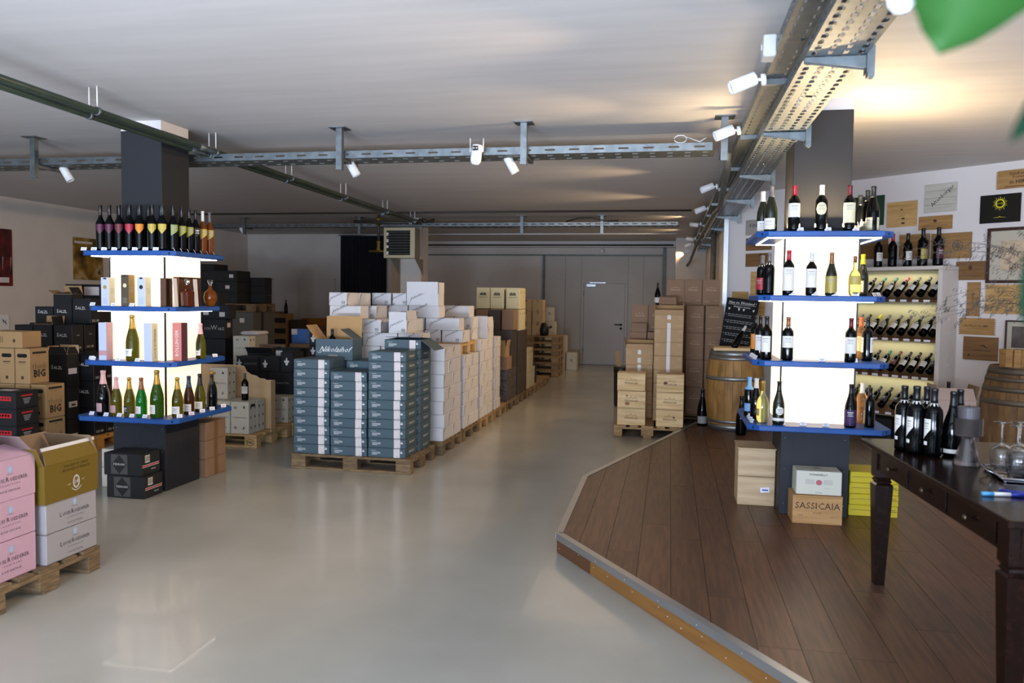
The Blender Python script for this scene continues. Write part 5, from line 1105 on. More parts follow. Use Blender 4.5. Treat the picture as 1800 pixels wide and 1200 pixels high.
open_carton('open black lettered carton with white sticker and kraft inner flaps', -6.34, -6.11, 7.17, 7.345, .682, 1.02, m_blk, m_kraftl, [('L', .08, 95), ('R', .08, 60), ('B', .09, 88), ('F', .08, 70)], [use('sz_f', 'F', 0, None), use('sz_lab', 'R', 0, .16)])
for k in range(3):
    for j, (xa, ya) in enumerate(((-5.97, 7.39), (-5.97, 7.57), (-5.97, 7.75))):
        salzl('black lettered carton on the orange pallet, %s column, layer %d' % (ORD[j], k+1), xa-.235, xa-.005, ya, ya+.175, .1445+.29*k, .1445+.29*(k+1)-.001, False)
for j, (xr, y, zb, zt) in enumerate(((-6.62, 7.80, 0, 0), (-6.38, 7.80, 0, 0), (-6.86, 7.80, 0, 0))):
    for k in range(4): salzl('black lettered carton in the rear row, %s column, layer %d' % (ORD[j], k+1), xr-.235, xr, 7.76, 7.94, .1445+.293*k, .1445+.293*(k+1)-.001)
open_carton('open black lettered carton with kraft flaps, upper left of the black cluster', -6.86, -6.625, 7.56, 7.74, 1.016, 1.31, m_blk, m_kraft, [('R', .09, 80), ('B', .09, 100), ('F', .10, 10)], [use('sz_f', 'F', 0, None), use('sz_r', 'R', 0, None)])
carton('tall black case under the upper open lettered carton', -6.86, -6.37, 7.565, 7.74, .1445, 1.015, m_blk, (), jit=0)
salzl('black lettered carton beside the upper open one, right', -6.60, -6.37, 7.56, 7.74, 1.017, 1.31)
salzl('black lettered carton at the far left of the upper row', -7.10, -6.87, 7.56, 7.74, 1.017, 1.30)
carton('tall black case under the far left upper lettered carton', -7.10, -6.87, 7.565, 7.74, .1445, 1.016, m_blk, (), jit=0)
open_carton('topmost open black lettered carton with kraft flaps and white stickers', -6.78, -6.545, 7.765, 7.945, 1.318, 1.64, m_blk, m_kraft, [('L', .09, 150), ('R', .09, 60), ('B', .10, 80), ('F', .09, 12)], [use('sz_f', 'F', 0, .10), use('sz_r', 'R', 0, None)])
salzl('black lettered carton right of the topmost open one, behind the pillar shelf', -6.54, -6.31, 7.765, 7.94, 1.317, 1.60)
salzl('black carton left of the topmost open one', -7.02, -6.79, 7.765, 7.94, 1.317, 1.50)
for k, (xa, xb) in enumerate(((-7.20, -6.98), (-6.95, -6.73))):
    pr('wtop', 'paper_label', m_paper, lambda q: q.rect(-.10, .10, -.0, .10))
    carton('black carton with large white label at the very top, %s' % ('left', 'right')[k], xa+.2, xb+.2, 8.2, 8.5, 1.50, 1.76, m_blk, [use('wtop', 'F', 0, None)])
    carton('black case below the white labelled top ones, %s column' % ('left', 'right')[k], xa+.2, xb+.2, 8.2, 8.5, .001, 1.499, m_blk, (), jit=0)

# ================================================================== LEFT MID: patterned cartons, cardboard sheet, dark boxes
pallet('pale new pallet under the patterned cartons with oval stamp', -5.56, 7.86, 0, m_palnew, stencil='PAL')
pallet('pallet behind the patterned cartons, second in the left row', -5.56, 8.71, 0, m_palnew); pallet('pallet behind the patterned cartons, third in the left row', -5.56, 9.56, 0, m_pal)
def symbols(w, h_, seed):
    def f(q):
        r = random.Random(seed); n = max(2, int(w/.07)); m_ = int(h_/.10)
        for i in range(n):
            for j in range(m_):
                if abs(j-(m_-1)/2) < .4 and w > .2: continue
                x = -w/2+(i+.5)*w/n; y = -h_/2+(j+.5)*h_/m_; k = r.randrange(4)
                if k == 0: q.disc(x, y, .013, .016, 7); q.rect(x-.004, x+.004, y-.026, y-.014)
                elif k == 1: q.ring(x, y, .018, .013, .007, 8)
                elif k == 2: q.line([(x-.014, y-.018), (x, y+.018), (x+.012, y-.006), (x-.009, y+.0)], .009)
                else: q.rect(x-.014, x+.014, y-.005, y+.005); q.disc(x, y+.012, .009, .009, 6)
    return f
pr('ts_f', 'pattern', m_ink, symbols(.21, .33, 3)); pr('ts_r', 'pattern', m_ink, symbols(.17, .33, 4)); pr('ts_t', 'pattern', m_ink, symbols(.21, .16, 5))
pr('ts_x', 'lettering', m_inkb, lambda q: q.text('TSCHERMONEGG', 0, 0, .0225, sp=1.0))
pr('ts_h', 'hand_hole', m_hole, lambda q: q.rect(-.045, .045, .115, .145))
def tsch(lab, x0, x1, y0, y1, z0_, z1_, hole=False): return carton(lab, x0, x1, y0, y1, z0_, z1_, m_whp, [use('ts_f', 'F', 0, None), use('ts_x', 'F', 0, None), use('ts_r', 'R', 0, None), use('ts_t', 'T', 0, 0)]+([use('ts_h', 'R', 0, None)] if hole else []), 'white patterned cartons', jit=.4)
tsch('white patterned carton at the right front corner of the pale pallet', -4.685, -4.465, 7.885, 8.06, .1445, .498, True); tsch('white patterned carton, left neighbour of the corner one on the pale pallet', -4.91, -4.69, 7.885, 8.06, .1445, .498)
tsch('white patterned carton behind the corner one on the pale pallet', -4.685, -4.465, 8.065, 8.24, .1445, .498); tsch('white patterned carton, rear left on the pale pallet', -4.91, -4.69, 8.065, 8.24, .1445, .498)
tsch('white patterned carton standing on the others beside the cardboard sheet', -5.02, -4.80, 8.03, 8.205, .499, .85)
tsch('white patterned carton left under the standing one', -5.14, -4.92, 7.885, 8.24, .1445, .498)
for j in range(2):
    tsch('white patterned carton on the second left pallet, %s from the aisle, front' % ORD[j], -4.655-.225*j, -4.435-.225*j, 8.73, 8.905, .1445, .455)
    tsch('white patterned carton on the second left pallet, %s from the aisle, rear' % ORD[j], -4.655-.225*j, -4.435-.225*j, 8.91, 9.35, .1445, .455)
carton('white case at the left of the second left pallet', -5.54, -4.885, 8.73, 9.35, .1445, .455, m_whp, (), jit=0); carton('black carton, lowest row on the patterned cartons, third from the aisle', -5.53, -5.18, 8.95, 9.25, .457, .725, m_blkm, ())
bottle('dark wine bottle with white label standing on the patterned cartons', 'bordeaux', .30, (-4.585, 8.02, .499), g_blk, c_grey, [(l_wht, .075, .155, 2.2, 'rect', -.3)], .5)
# cut cardboard sheet around the patterned cartons
sh = thing('cardboard_sheet', 'tall kraft cardboard wall with torn top edge around the patterned cartons', 'cardboard', (0, 0, 0))
q = MB(); pts = [(-5.50, .1455), (-4.37, .1455), (-4.37, .70), (-4.48, .70), (-4.50, .715), (-4.56, .715), (-4.60, .745), (-4.66, .755), (-4.72, .79), (-4.75, .85), (-4.80, .86), (-5.50, .86)]
q.prism(pts, 0, .006, M=Matrix.Translation((0, 8.30, 0)) @ Matrix.Rotation(PI/2, 4, 'X')); put('back_wall', q.mesh('back_wall', m_kraftl), sh)
q = MB(); q.box(-5.50, -5.17, 7.87, 7.876, .1455, .40); put('front_wall', q.mesh('front_wall', m_kraftl), sh)
q = MB(); q.box(-5.50, -5.494, 7.877, 8.293, .1455, .86); put('side_wall', q.mesh('side_wall', m_kraftl), sh)
q = MB(); q.box(-4.376, -4.37, 8.2, 8.293, .1455, .70); put('side_wall', q.mesh('side_wall', m_kraftl), sh)
pr('za_x', 'lettering', m_inkg, lambda q: q.text('ZARATRI', .02, 0, .030, sp=1.5)); 
pr('za_e', 'crest', m_inkw, lambda q: (q.disc(0, 0, .022, .026, 10), q.disc(-.022, .008, .012, .012, 8), q.disc(.022, .008, .012, .012, 8), q.disc(0, .034, .012, .010, 8), q.disc(0, -.03, .018, .010, 8), q.rect(-.004, .004, .038, .055)))
pr('za_l', 'paper_label', m_paper, lambda q: q.rect(-.045, .045, -.04, .04))
def zar(lab, x0, x1, y0, y1, z0_, z1_, ps, m=None): return carton(lab, x0, x1, y0, y1, z0_, z1_, m or m_blkm, ps, 'black crest cartons')
X_ = lambda u=0: ('lettering', 'F', P['za_x'][1], u, None); C_ = lambda u=0: ('crest', 'F', P['za_e'][1], u, None)
for j in range(2): zar('black lettered carton, lowest row on the patterned cartons, %s from the aisle' % ORD[j], -4.81-.36*j, -4.455-.36*j, 8.95, 9.25, .457, .725, [X_()])
for j in range(2): carton('black case behind the lowest black row, %s from the aisle' % ORD[j], -4.95-.45*j, -4.51-.45*j, 9.4, 9.85, .1445, .66, m_blkm, (), jit=0)
zar('black crest carton, second row, right', -4.645, -4.48, 8.95, 9.25, .727, .97, [C_()]); zar('black crest carton, second row, beside the right one', -4.92, -4.65, 8.95, 9.25, .727, .90, [C_(-.06)])
zar('black lettered carton at the left end of the second row', -5.235, -4.935, 8.95, 9.14, .727, .905, [X_(.02), C_(-.11)])
open_carton('open black carton with pale flaps in the middle of the dark cartons', -5.35, -4.97, 9.42, 9.75, .662, .915, m_blkm, m_kin, [('F', .10, 130), ('R', .10, 40), ('B', .1, 70)], [X_(.1)])
carton('black carton with white label behind the crest cartons', -4.96, -4.62, 9.42, 9.72, .662, .98, m_blkm, [use('za_l', 'F', -.12, .25)])
for k, (a, b) in enumerate(((.145, .46), (.461, .74), (.741, .885), (.886, 1.03), (1.031, 1.20))):
    zar('black crest carton in the narrow stack left of the teal cartons, %s from the bottom' % ORD[k], -4.475, -4.365, 9.38, 9.68, a, b, [C_()] if k > 2 else [])
carton('blue carton with rounded lid behind the black crest cartons', -5.40, -5.17, 10.75, 11.0, .962, 1.17, m_bluec, [use('za_l', 'F', -.07, .17)], flaps=False)
for k in range(2): carton('brown case under the blue carton, layer %d' % (k+1), -5.42, -5.1, 10.72, 11.05, .001+.48*k, .48*(k+1), m_kraftd, (), jit=0)
# cream and grey cartons, black ones above, near the pillar
for k, zb in enumerate((.1445, .47, .795)):
    tsch('cream patterned carton behind the pillar, %s from the bottom' % ORD[k], -5.65, -5.42, 9.58, 9.755, zb, zb+.323)
    carton('pale grey carton beside the cream patterned ones, layer %d' % (k+1), -5.65, -5.42, 9.76, 10.1, zb, zb+.323, mat('pale grey carton', '#8f8b88', .6), (), 'pale grey cartons')
q = MB(); q.bbox(-.13, .13, -.16, .16, 0, .05, .02); o = put('paper_stack', q.mesh('paper_stack', m_paper), label='crumpled white paper on the pale grey cartons', cat='paper'); o.location = (-5.53, 9.93, 1.12)
pr('schw', 'lettering', mat('silver print', '#a8a296', .5), lambda q: (caps(q, [('SCH', .050), ('W', .088), ('ARZ', .050)], 0, 0)))
pr('wl', 'paper_label', m_paper, lambda q: q.rect(-.04, .04, -.03, .03))
for k in range(4): carton('black case under the silver lettered one, %s from the floor' % ORD[k], -6.07, -5.76, 9.58, 9.78, .001+.268*k, .268*(k+1), m_blk, (), 'plain black cases behind the pillar', jit=0)
carton('black carton with silver lettering and large central letter', -6.07, -5.76, 9.58, 9.78, 1.074, 1.336, m_blk, [use('schw', 'F', 0, None), use('wl', 'R', 0, .18)])
carton('black carton on the silver lettered one', -6.13, -5.87, 9.60, 9.78, 1.337, 1.685, m_blk, [use('wl', 'F', -.05, .08)])
carton('black carton with white label right of the one above the silver lettering', -5.865, -5.70, 9.58, 9.76, 1.337, 1.53, m_blk, [use('wl', 'F', -.02, .06)])
# wrapped stack, pallet and dark cartons farther back
for k in range(3): carton('film wrapped pale carton in the far left stack, %s from the floor' % ORD[k], -7.70, -7.27, 13.0, 13.3, .001+.45*k, .001+.45*(k+1)-.001, m_wrap, [use('za_l', 'F', -.1+.05*k, .3)], 'film wrapped cartons', jit=0)
for k in range(3): carton('film wrapped carton left of the far wrapped stack, %s from the floor' % ORD[k], -8.40, -7.72, 13.0, 13.4, .001+.45*k, .001+.45*(k+1)-.001, m_blkm, (), 'film wrapped cartons', jit=0)
for k in range(3): carton('film wrapped carton at the rear of the far stack, %s from the floor' % ORD[k], -8.40, -7.27, 13.42, 13.8, .001+.45*k, .001+.45*(k+1)-.001, m_wrap, (), 'film wrapped cartons', jit=0)
pallet('pallet raised high in the far left stack under the dark cartons', -8.45, 12.98, 1.352, m_palold)
pr('pat', 'pattern', mat('grey emblem print', '#3c3c40', .6), lambda q: [q.ring(-.12+.12*i, -.03+.06*(i % 2), .03, .018, .004, 12) for i in range(3)])
for k in range(3):
    for j in range(2):
        carton('dark patterned carton on the raised pallet, layer %d, %s' % (k+1, ('right', 'left')[j]), -8.0-.40*j+.005, -7.57-.42*j, 12.99, 13.46, 1.497+.196*k, 1.497+.196*(k+1), m_blkm, [use('pat', 'F', 0, None)]+([use('wl', 'F', .10 if k == 2 else .02, None)] if j == 0 and k else []), 'dark cartons on the raised pallet')
carton('dark carton highest of the far left stack', -8.40, -8.02, 12.99, 13.46, 2.087, 2.20, m_blkm, ())
for k in range(3): carton('dark carton in the rear column of the raised pallet, layer %d' % (k+1), -7.69, -7.30, 13.48, 13.75, 1.497+.16*k, 1.497+.16*(k+1), m_blkm, (), 'dark cartons on the raised pallet')
pr('bband', 'dark_band', mat('navy band', '#16181f', .6), lambda q: q.rect(-.2, .2, -.085, .02)); pr('bmark', 'small_print', m_inkg, lambda q: (q.rect(-.08, .0, -.04, -.03), q.rect(.01, .05, -.06, -.01)))
for k in range(3):
    t = carton('yellow brown carton with navy band in the far stack, %s from its top' % ORD[2-k], -8.38, -7.96, 15.6, 15.95, .60+.223*k, .60+.223*(k+1), m_kraft, [use('bband', 'F', 0, None)], 'navy banded cartons')
carton('brown case under the navy banded cartons', -8.38, -7.96, 15.6, 15.95, 0, .599, m_kraftd, ())
carton('brown carton column left of the navy banded cartons', -8.80, -8.40, 15.6, 16.0, 0, 1.18, m_brd, ())
carton('brown carton right of the navy banded cartons', -7.94, -7.72, 15.7, 16.1, 0, 1.14, m_brd, ())
carton('dark carton lying on the navy banded cartons', -8.34, -8.14, 15.62, 15.9, 1.27, 1.31, m_kraftd, ())
bottle('dark bottle standing on the navy banded cartons at the back left', 'burgundy', .29, (-8.04, 15.75, 1.2705), g_blk, c_blk, (), 0)
for k in range(2): carton('orange carton lying far back before the wall, %s' % ('left', 'right')[k], -8.1+.36*k, -7.75+.36*k, 16.6, 16.95, 1.0, 1.15, m_orange, (), 'orange cartons')
carton('brown case under the orange cartons', -8.1, -7.39, 16.6, 16.95, 0, .999, m_kraftd, ())

# ================================================================== RIGHT MID: crates and brown cartons
pallet('wooden pallet under the six pine crates at the platform edge', -.635, 9.665, 0, m_pal, rz=0., long_x=False)
pallet('wooden pallet under the tall brown carton wall', -.62, 10.87, 0, m_palold); 
def skyline(q, s=1., dy=0.):
    q.line([(-.07*s, .0+dy), (-.055*s, .012*s+dy), (-.04*s, .004*s+dy), (-.02*s, .004*s+dy), (-.008*s, .012*s+dy), (-.004*s, .036*s+dy), (0, .012*s+dy), (.02*s, .004*s+dy), (.035*s, .006*s+dy), (.045*s, .02*s+dy), (.055*s, .006*s+dy), (.07*s, .0+dy)], .004*s)
pr('wen', 'lettering', m_inkb, lambda q: (skyline(q, 1., .012), caps(q, [('W', .038), ('ENINGER', .029)], 0, -.0195)))
pr('wenw', 'lettering', m_inkt, lambda q: (skyline(q, .85, .055), caps(q, [('W', .032), ('ENINGER', .024)], 0, .029), q.rect(.04, .095, -.11, -.106), q.rect(-.09, -.03, -.125, -.121)))
pr('knot', 'knot', mat('knot wood', '#5a2f20', .6), lambda q: q.disc(-.055, .0, .022, .015, 12)); pr('knot2', 'knot', mat('brown knot', '#8a5a38', .6), lambda q: (q.disc(-.05, -.05, .03, .022, 10), q.disc(-.055, .045, .012, .012, 8))); pr('knot3', 'knot', MATS['knot wood'], lambda q: q.disc(.05, .01, .012, .01, 10))
def crate(lab, x0, x1, y0, y1, z0_, z1_, m, ps=(), lid=True, group=None, over=.0025, name='wooden_crate'):
    dx, dy, dz = x1-x0, y1-y0, z1_-z0_; t = thing(name, lab, 'crate', ((x0+x1)/2, (y0+y1)/2, z0_), random.uniform(-.004, .004), group); T = .009
    for nm, a in (('front_board', (-dx/2, dx/2, -dy/2+.0005, -dy/2+T, .008, dz-.012)), ('back_board', (-dx/2, dx/2, dy/2-T, dy/2, .008, dz-.010)), ('side_board', (-dx/2, -dx/2+T, -dy/2+T, dy/2-T, .008, dz-.010)), ('side_board', (dx/2-T, dx/2, -dy/2+T, dy/2-T, .008, dz-.010)), ('bottom_board', (-dx/2, dx/2, -dy/2, dy/2, 0, .0075))):
        k = ('cr', m.name)+tuple(round(v, 3) for v in a)
        if k not in _BC: q = MB(); q.bbox(*a, .0015); _BC[k] = q.mesh(nm, m)
        put(nm, _BC[k], t)
    q = MB(); q.bbox(-dx/2-over, dx/2+over, -dy/2-over, dy/2+over, dz-.0105, dz-.0025, .0015); put('lid', q.mesh('lid', m), t)
    for p in ps: put(p[0], p[2], t, M=face(p[1], dx, dy, dz, p[3], p[4]))
    return t
for k, (a, b) in enumerate(((.1445, .351), (.352, .562), (.563, .781))):
    crate('pine crate with burnt winery lettering, left stack on the edge pallet, %s' % ('lowest', 'middle', 'topmost')[k], -.60+(-.006 if k == 2 else 0), -.265+(-.006 if k == 2 else 0), 9.70, 9.96, a, b, m_crate, [use('wen', 'F', 0, None)]+([use('knot2', 'F', 0, None)] if k == 1 else []), group='pine crates on the edge pallet')
    crate('pine crate with burnt winery lettering, right stack on the edge pallet, %s' % ('lowest', 'middle', 'topmost')[k], -.135, .185, 9.68, 9.94, a, b, m_crate, [use('wen', 'F', .0, None)]+([use('knot', 'F', 0, None)] if k == 2 else [])+([use('knot3', 'F', 0, None)] if k == 0 else []), group='pine crates on the edge pallet')
pr('wt', 'tape', m_tape, lambda q: q.rect(-.022, .022, -.08, .088)); pr('wt2', 'tape', m_tape, lambda q: (q.rect(-.022, .022, -.08, -.015), q.add([(-.022, .03, 0), (.022, .03, 0), (.022, .075, 0), (0, .09, 0), (-.022, .075, 0)], [(0, 1, 2, 3, 4)])))
pr('bl', 'small_print', m_inkt, lambda q: ([q.rect(-.165, -.11, .06-.014*i, .063-.014*i) for i in range(3)], [q.rect(.11, .165, .06-.014*i, .063-.014*i) for i in range(3)], q.rect(.10, .165, -.05, -.046)))
kr2 = mat('light brown carton', '#b3936c', .8, rnd=.04, bump=.02, scale=120)
def flat(lab, x0, x1, y0, y1, a, b, tape): return carton(lab, x0, x1, y0, y1, a, b, kr2, [use('bl', 'F', 0, None)]+([use(tape, 'F', 0, None)] if tape else []), 'brown cartons with white tape', jit=.8)
hh = .1715
for k in range(8):
    a = .108+hh*k
    if k == 0: a = .1445
    if k < 7: flat('brown carton with white tape, tall front stack, %s from the bottom' % ORD[k], -.187, .172, 10.15, 10.40, max(a, .1445), .108+hh*(k+1), 'wt')
open_carton('open brown carton topping the tall taped stack, side flaps up', -.187, .172, 10.15, 10.40, .108+hh*7, .108+hh*8-.0, kr2, m_kraft, [('L', .16, 88), ('R', .14, 86), ('B', .12, 92), ('F', .07, 62)], [use('bl', 'F', 0, None), use('wt2', 'F', 0, None)])
for k in range(4):
    flat('brown carton with white tape, lower front left stack, %s from the bottom' % ORD[k], -.547, -.199, 10.36, 10.60, .1445+.171*k, .1445+.171*(k+1), 'wt' if k == 3 else None)
open_carton('open brown carton on the lower front left stack, flap leaning out', -.547, -.199, 10.36, 10.60, .829, 1.04, kr2, m_kraft, [('L', .14, 100), ('B', .10, 90), ('F', .06, 60)], [use('bl', 'F', 0, None), use('wt2', 'F', 0, None)])
# the platform pallet carries them
wr = 'upright brown cartons with white winery print'
def up(lab, x0, x1, y, a, b): return carton(lab, x0, x1, y, y+.17, a, b, m_kraftd, [use('wenw', 'F', 0, None)], wr, jit=.6)
for k in range(5):
    a = .1445+.3635*k
    nm = ('lowest', 'second', 'third', 'fourth', 'top')[k]
    if k < 4:
        up('upright brown carton with winery print, right of the taped stack, %s layer' % nm, .226-.003*k, .457-.003*k, 10.885, a, a+.363); up('upright brown carton with winery print, rightmost column, %s layer' % nm, .464, .695, 10.885, a, a+.363)
    for j, x in enumerate((-.050, .186, .424)):
        if k == 4: up('upright brown carton with winery print, top row, %s' % ('left', 'centre', 'right')[j], x, x+.231, 11.065, a, a+.35)
        else: carton('brown carton in the rear of the tall wall, %s layer, %s' % (nm, ('left', 'centre', 'right')[j]), x, x+.231, 11.065, 11.235, a, a+.363, m_kraftd, (), wr, jit=.4)
for j, x in enumerate((-.52, -.285)):
    up('upright brown carton with winery print, left of the taped stack, %s' % ('left', 'right')[j], x, x+.231, 11.065, 1.235, 1.597)
    for k in range(3): carton('brown carton at the rear left of the tall wall, %s layer, %s' % (('lowest', 'second', 'third')[k], ('left', 'right')[j]), x, x+.231, 11.065, 11.235, .1445+.3635*k, .1445+.3635*(k+1)-.0006, m_kraftd, (), wr, jit=.4)
    carton('brown carton peeping above the lower front stack, %s' % ('left', 'right')[j], x-.01, x+.22, 10.88, 11.06, .87, 1.232, m_kraftd, [use('wenw', 'F', 0, None)], wr)
    for k in range(2): carton('brown carton under the peeping ones, %s layer, %s' % (('lower', 'upper')[k], ('left', 'right')[j]), x-.01, x+.22, 10.88, 11.06, .1445+.3625*k, .1445+.3625*(k+1)-.0006, m_kraftd, (), wr, jit=.4)
open_carton('small opened carton flaps on the left brown cartons', -.50, -.30, 10.89, 11.03, 1.233, 1.30, m_kraftd, m_kraftd, [('F', .05, 70), ('B', .06, 95)])
carton('brown carton directly behind the tall taped stack, carrying the small opened one', -.187, .10, 10.60, 10.79, .1445, 1.58, m_kraftd, (), jit=0)
open_carton('small opened carton with flaps on top of the tall stack', -.148, .08, 10.62, 10.78, 1.581, 1.65, m_kraftd, m_kraftd, [('F', .05, 75), ('B', .06, 95)])
bottle('tall dark bottle on top of the brown stacks, left of the small opened carton', 'burgundy', .30, (-.17, 11.10, 1.598), g_blk, c_blk, [(l_wht, .03, .10, 2., 'rect', -.4)], 0)
bn = thing('waste_bin', 'dark bin with an upright cardboard strip between the door and brown cartons', 'bin', (-.72, 12.5, 0))
q = MB(); q.lathe([(0, .005), (.10, 0), (.11, .02), (.12, .52), (.118, .60), (.108, .60), (.10, .05), (0, .04)], 18); put('bin_body', q.mesh('bin_body', mat('dark olive plastic', '#23241c', .5)), bn)
q = MB(); q.lathe([(.121, .53), (.125, .53), (.125, .62), (.121, .62)], 18); put('rim', q.mesh('rim', m_black), bn)
o = thing('cardboard_strip', 'upright cardboard strip sticking out of the dark bin', 'cardboard', (-.70, 12.5, .06), rot=(0, -.12, 0)); q = MB(); q.box(-.03, .04, -.003, .003, 0, .80); put('strip', q.mesh('strip', m_kraft), o)

# ================================================================== BARRELS
def barrel(lab, x, y, z, rh, rb_, H, ms, mh, hoops, turn=0., nst=22):
    t = thing('wine_barrel', lab, 'barrel', (x, y, z), turn)
    rr = lambda v: rh+(rb_-rh)*(1-(2*v/H-1)**2)
    for k in range(nst):
        a0, a1 = 2*PI*k/nst+.004, 2*PI*(k+1)/nst-.004; q = MB(); vs = []; fs = []; n = 8
        for i in range(n+1):
            v = H*i/n; r = rr(v)
            for a, dr in ((a0, 0), ((a0+a1)/2, .001), (a1, 0)): vs.append(((r+dr)*math.cos(a), (r+dr)*math.sin(a), v))
            for a in (a1, a0): vs.append(((r-.024)*math.cos(a), (r-.024)*math.sin(a), v))
        for i in range(n):
            for j in range(5): fs.append((i*5+j, i*5+(j+1) % 5, (i+1)*5+(j+1) % 5, (i+1)*5+j))
        fs += [(4, 3, 2, 1, 0), tuple(n*5+j for j in range(5))]
        q.add(vs, fs, 0, False); put('stave', q.mesh('stave', ms), t)
    for v, w in hoops:
        q = MB(); q.lathe([(rr(v)+.0005, v), (rr(v)+.004, v), (rr(v+w/2)+.0045, v+w/2), (rr(v+w)+.004, v+w), (rr(v+w)+.0005, v+w)], 40); put('hoop', q.mesh('hoop', mh), t)
    q = MB(); q.lathe([(rh-.02, H-.04), (rh-.022, H-.02), (0, H-.02)], 30); put('head', q.mesh('head', ms), t)
    return t
barrel('upright oak wine barrel with bright hoops between brown cartons and right pillar', .79, 9.95, .1255, .29, .345, .95, m_oak, m_hoop, ((.0, .07), (.09, .035), (.60, .045), (.84, .04), (.885, .065)))
barrel('weathered oak barrel with dark hoops at the right edge behind the table', 3.27, 8.2, .1255, .29, .365, .97, m_oakd, m_hoopd, ((0, .06), (.12, .04), (.62, .05), (.74, .045), (.835, .04), (.90, .06)), turn=.2)
# wooden tray, lying bottle and menu board on the left barrel
tb = thing('wooden_tray', 'shallow pale wooden tray on the left barrel', 'tray', (.77, 9.90, 1.0765)); 
for a in ((-.25, .20, -.20, -.19, 0, .035), (-.25, .20, .19, .20, 0, .035), (-.25, -.24, -.19, .19, 0, .035), (.19, .20, -.19, .19, 0, .035), (-.24, .19, -.19, .19, 0, .006)):
    q = MB(); q.bbox(*a, .001); put('board', q.mesh('board', m_crate), tb)
for i in range(6):
    q = MB(); q.lathe([(0, -.018), (.009, -.017), (.0105, 0), (.009, .018), (0, .018)], 8); a = random.uniform(0, 6)
    o = put('wine_cork', q.mesh('wine_cork', m_kraftl if i % 3 else m_whp), loc=(.57+.045*i, 9.75+.03*(i % 3), 1.094), rot=(PI/2, random.uniform(0, .3), a)); o['label'] = 'wine cork in the tray on the left barrel, %s from left' % ORD[i]; o['category'] = 'cork'; o['group'] = 'corks in the barrel tray'
from mathutils import Quaternion
def quat(d, twist=0.): return Vector(d).to_track_quat('Z', 'Y') @ Quaternion((0, 0, 1), twist)
bottle('dark bottle with white label leaning in the tray on the left barrel', 'burgundy', .31, (.76, 9.86, 1.11), g_blk, c_wht, [(l_wht, .05, .12, 2.2, 'rect', 0)], rot=quat((.45, .35, .80), .2))
mb = thing('menu_board', 'black chalk menu board with white handwriting behind the left barrel tray', 'menu board', (.80, 10.16, 1.08), rot=(-.13, .10, -.35))
q = MB(); q.bbox(-.20, .20, -.008, .008, 0, .62, .003); put('panel', q.mesh('panel', mat('slate', '#0a0a0b', .9)), mb)
rnd_ = random.Random(5)
def chalk(q):
    q.text('Neu im Weinland !', 0, .255, .044, shear=.3); q.text('Weingut / Sorten', 0, .205, .030, shear=.3); q.rect(-.17, .17, .230, .2325)
    for x in (-.15, -.03, .03, .15): q.add([(x-.014, .185, 0), (x+.014, .185, 0), (x, .155, 0)], [(0, 2, 1)])
    for i in range(5):
        y = .105-.08*i; q.disc(-.175, y, .004, .004, 6)
        for l in range(2):
            x = -.155; yy = y-.022*l
            while x < .14:
                w = rnd_.uniform(.02, .045); q.line([(x, yy), (x+w*.25, yy+.008), (x+w*.5, yy-.003), (x+w*.75, yy+.007), (x+w, yy)], .0028); x += w+.010
put('chalk_writing', txt('chalk_writing', m_inkw, chalk), mb, M=Matrix.Translation((0, -.0092, .31)) @ Matrix.Rotation(PI/2, 4, 'X'))
o = thing('grey_board', 'grey tilted board leaning beside the chalk menu on the left barrel', 'board', (.99, 9.86, 1.0765), rot=(0, .0, -.2)); q = MB(); q.prism([(-.07, 0), (.09, 0), (.09, .22), (.02, .20)], 0, .008, M=Matrix.Rotation(PI/2, 4, 'X')); put('panel', q.mesh('panel', m_grey), o)
bottle('magnum bottle with grey label on the floor left of the left barrel', 'burgundy', .45, (.42, 10.05, .1255), g_blk, c_blk, [(l_gry, .02, .08, 2.2, 'rect', 0)], 0)
bottle('magnum bottle on the floor right of the left barrel, behind the shelf corner', 'burgundy', .45, (.835, 9.45, .1255), g_blk, c_blk, (), 0)

# ================================================================== WINE RACK against the slanted wall
M45 = Matrix((D45, -N45, Vector((0, 0, 1)))).transposed().to_4x4()      # local x along the wall, local y into the wall
def P_(s, off, z): return Matrix.Translation(on45(s, off, z)) @ M45.to_3x3().to_4x4()
rk = thing('wine_rack', 'white wine rack with walnut shelves and lit back on the slanted wall', 'wine rack', on45(0, 0, .1255)); rk.rotation_euler = M45.to_euler(); 
SX0, SX1 = 1.62, 3.06; zb = .1255
def rp(nm, x0, x1, y0, y1, z0_, z1_, m, parent=rk, lab=None): q = MB(); q.bbox(x0, x1, y0, y1, z0_-zb, z1_-zb, .002); return put(nm, q.mesh(nm, m), parent, label=lab)
rp('side_panel', SX1-.0, SX1+.045, -.35, -.002, zb, 2.02, m_rack); rp('side_panel', SX0-.045, SX0, -.35, -.002, zb, 2.02, m_rack)
rp('top_board', SX0-.045, SX1+.045, -.35, -.002, 2.0215, 2.06, m_rack); rp('back_panel', SX0+.001, SX1-.001, -.02, -.003, zb+.1, 2.02, m_rackb, lab='pale yellow lit back panel')
SH = (1.705, 1.285, .885, .470)
for z in SH:
    q = MB(); q.add([(x, y, zz) for x in (SX0+.001, SX1-.001) for (y, zz) in ((-.345, z-.028-zb), (-.345, z-zb), (-.03, z+.10-zb), (-.03, z+.075-zb))], [(0, 1, 2, 3), (7, 6, 5, 4), (0, 4, 5, 1), (1, 5, 6, 2), (2, 6, 7, 3), (3, 7, 4, 0)])
    put('rack_shelf', q.mesh('rack_shelf', m_shelfw), rk, label='sloping walnut shelf')
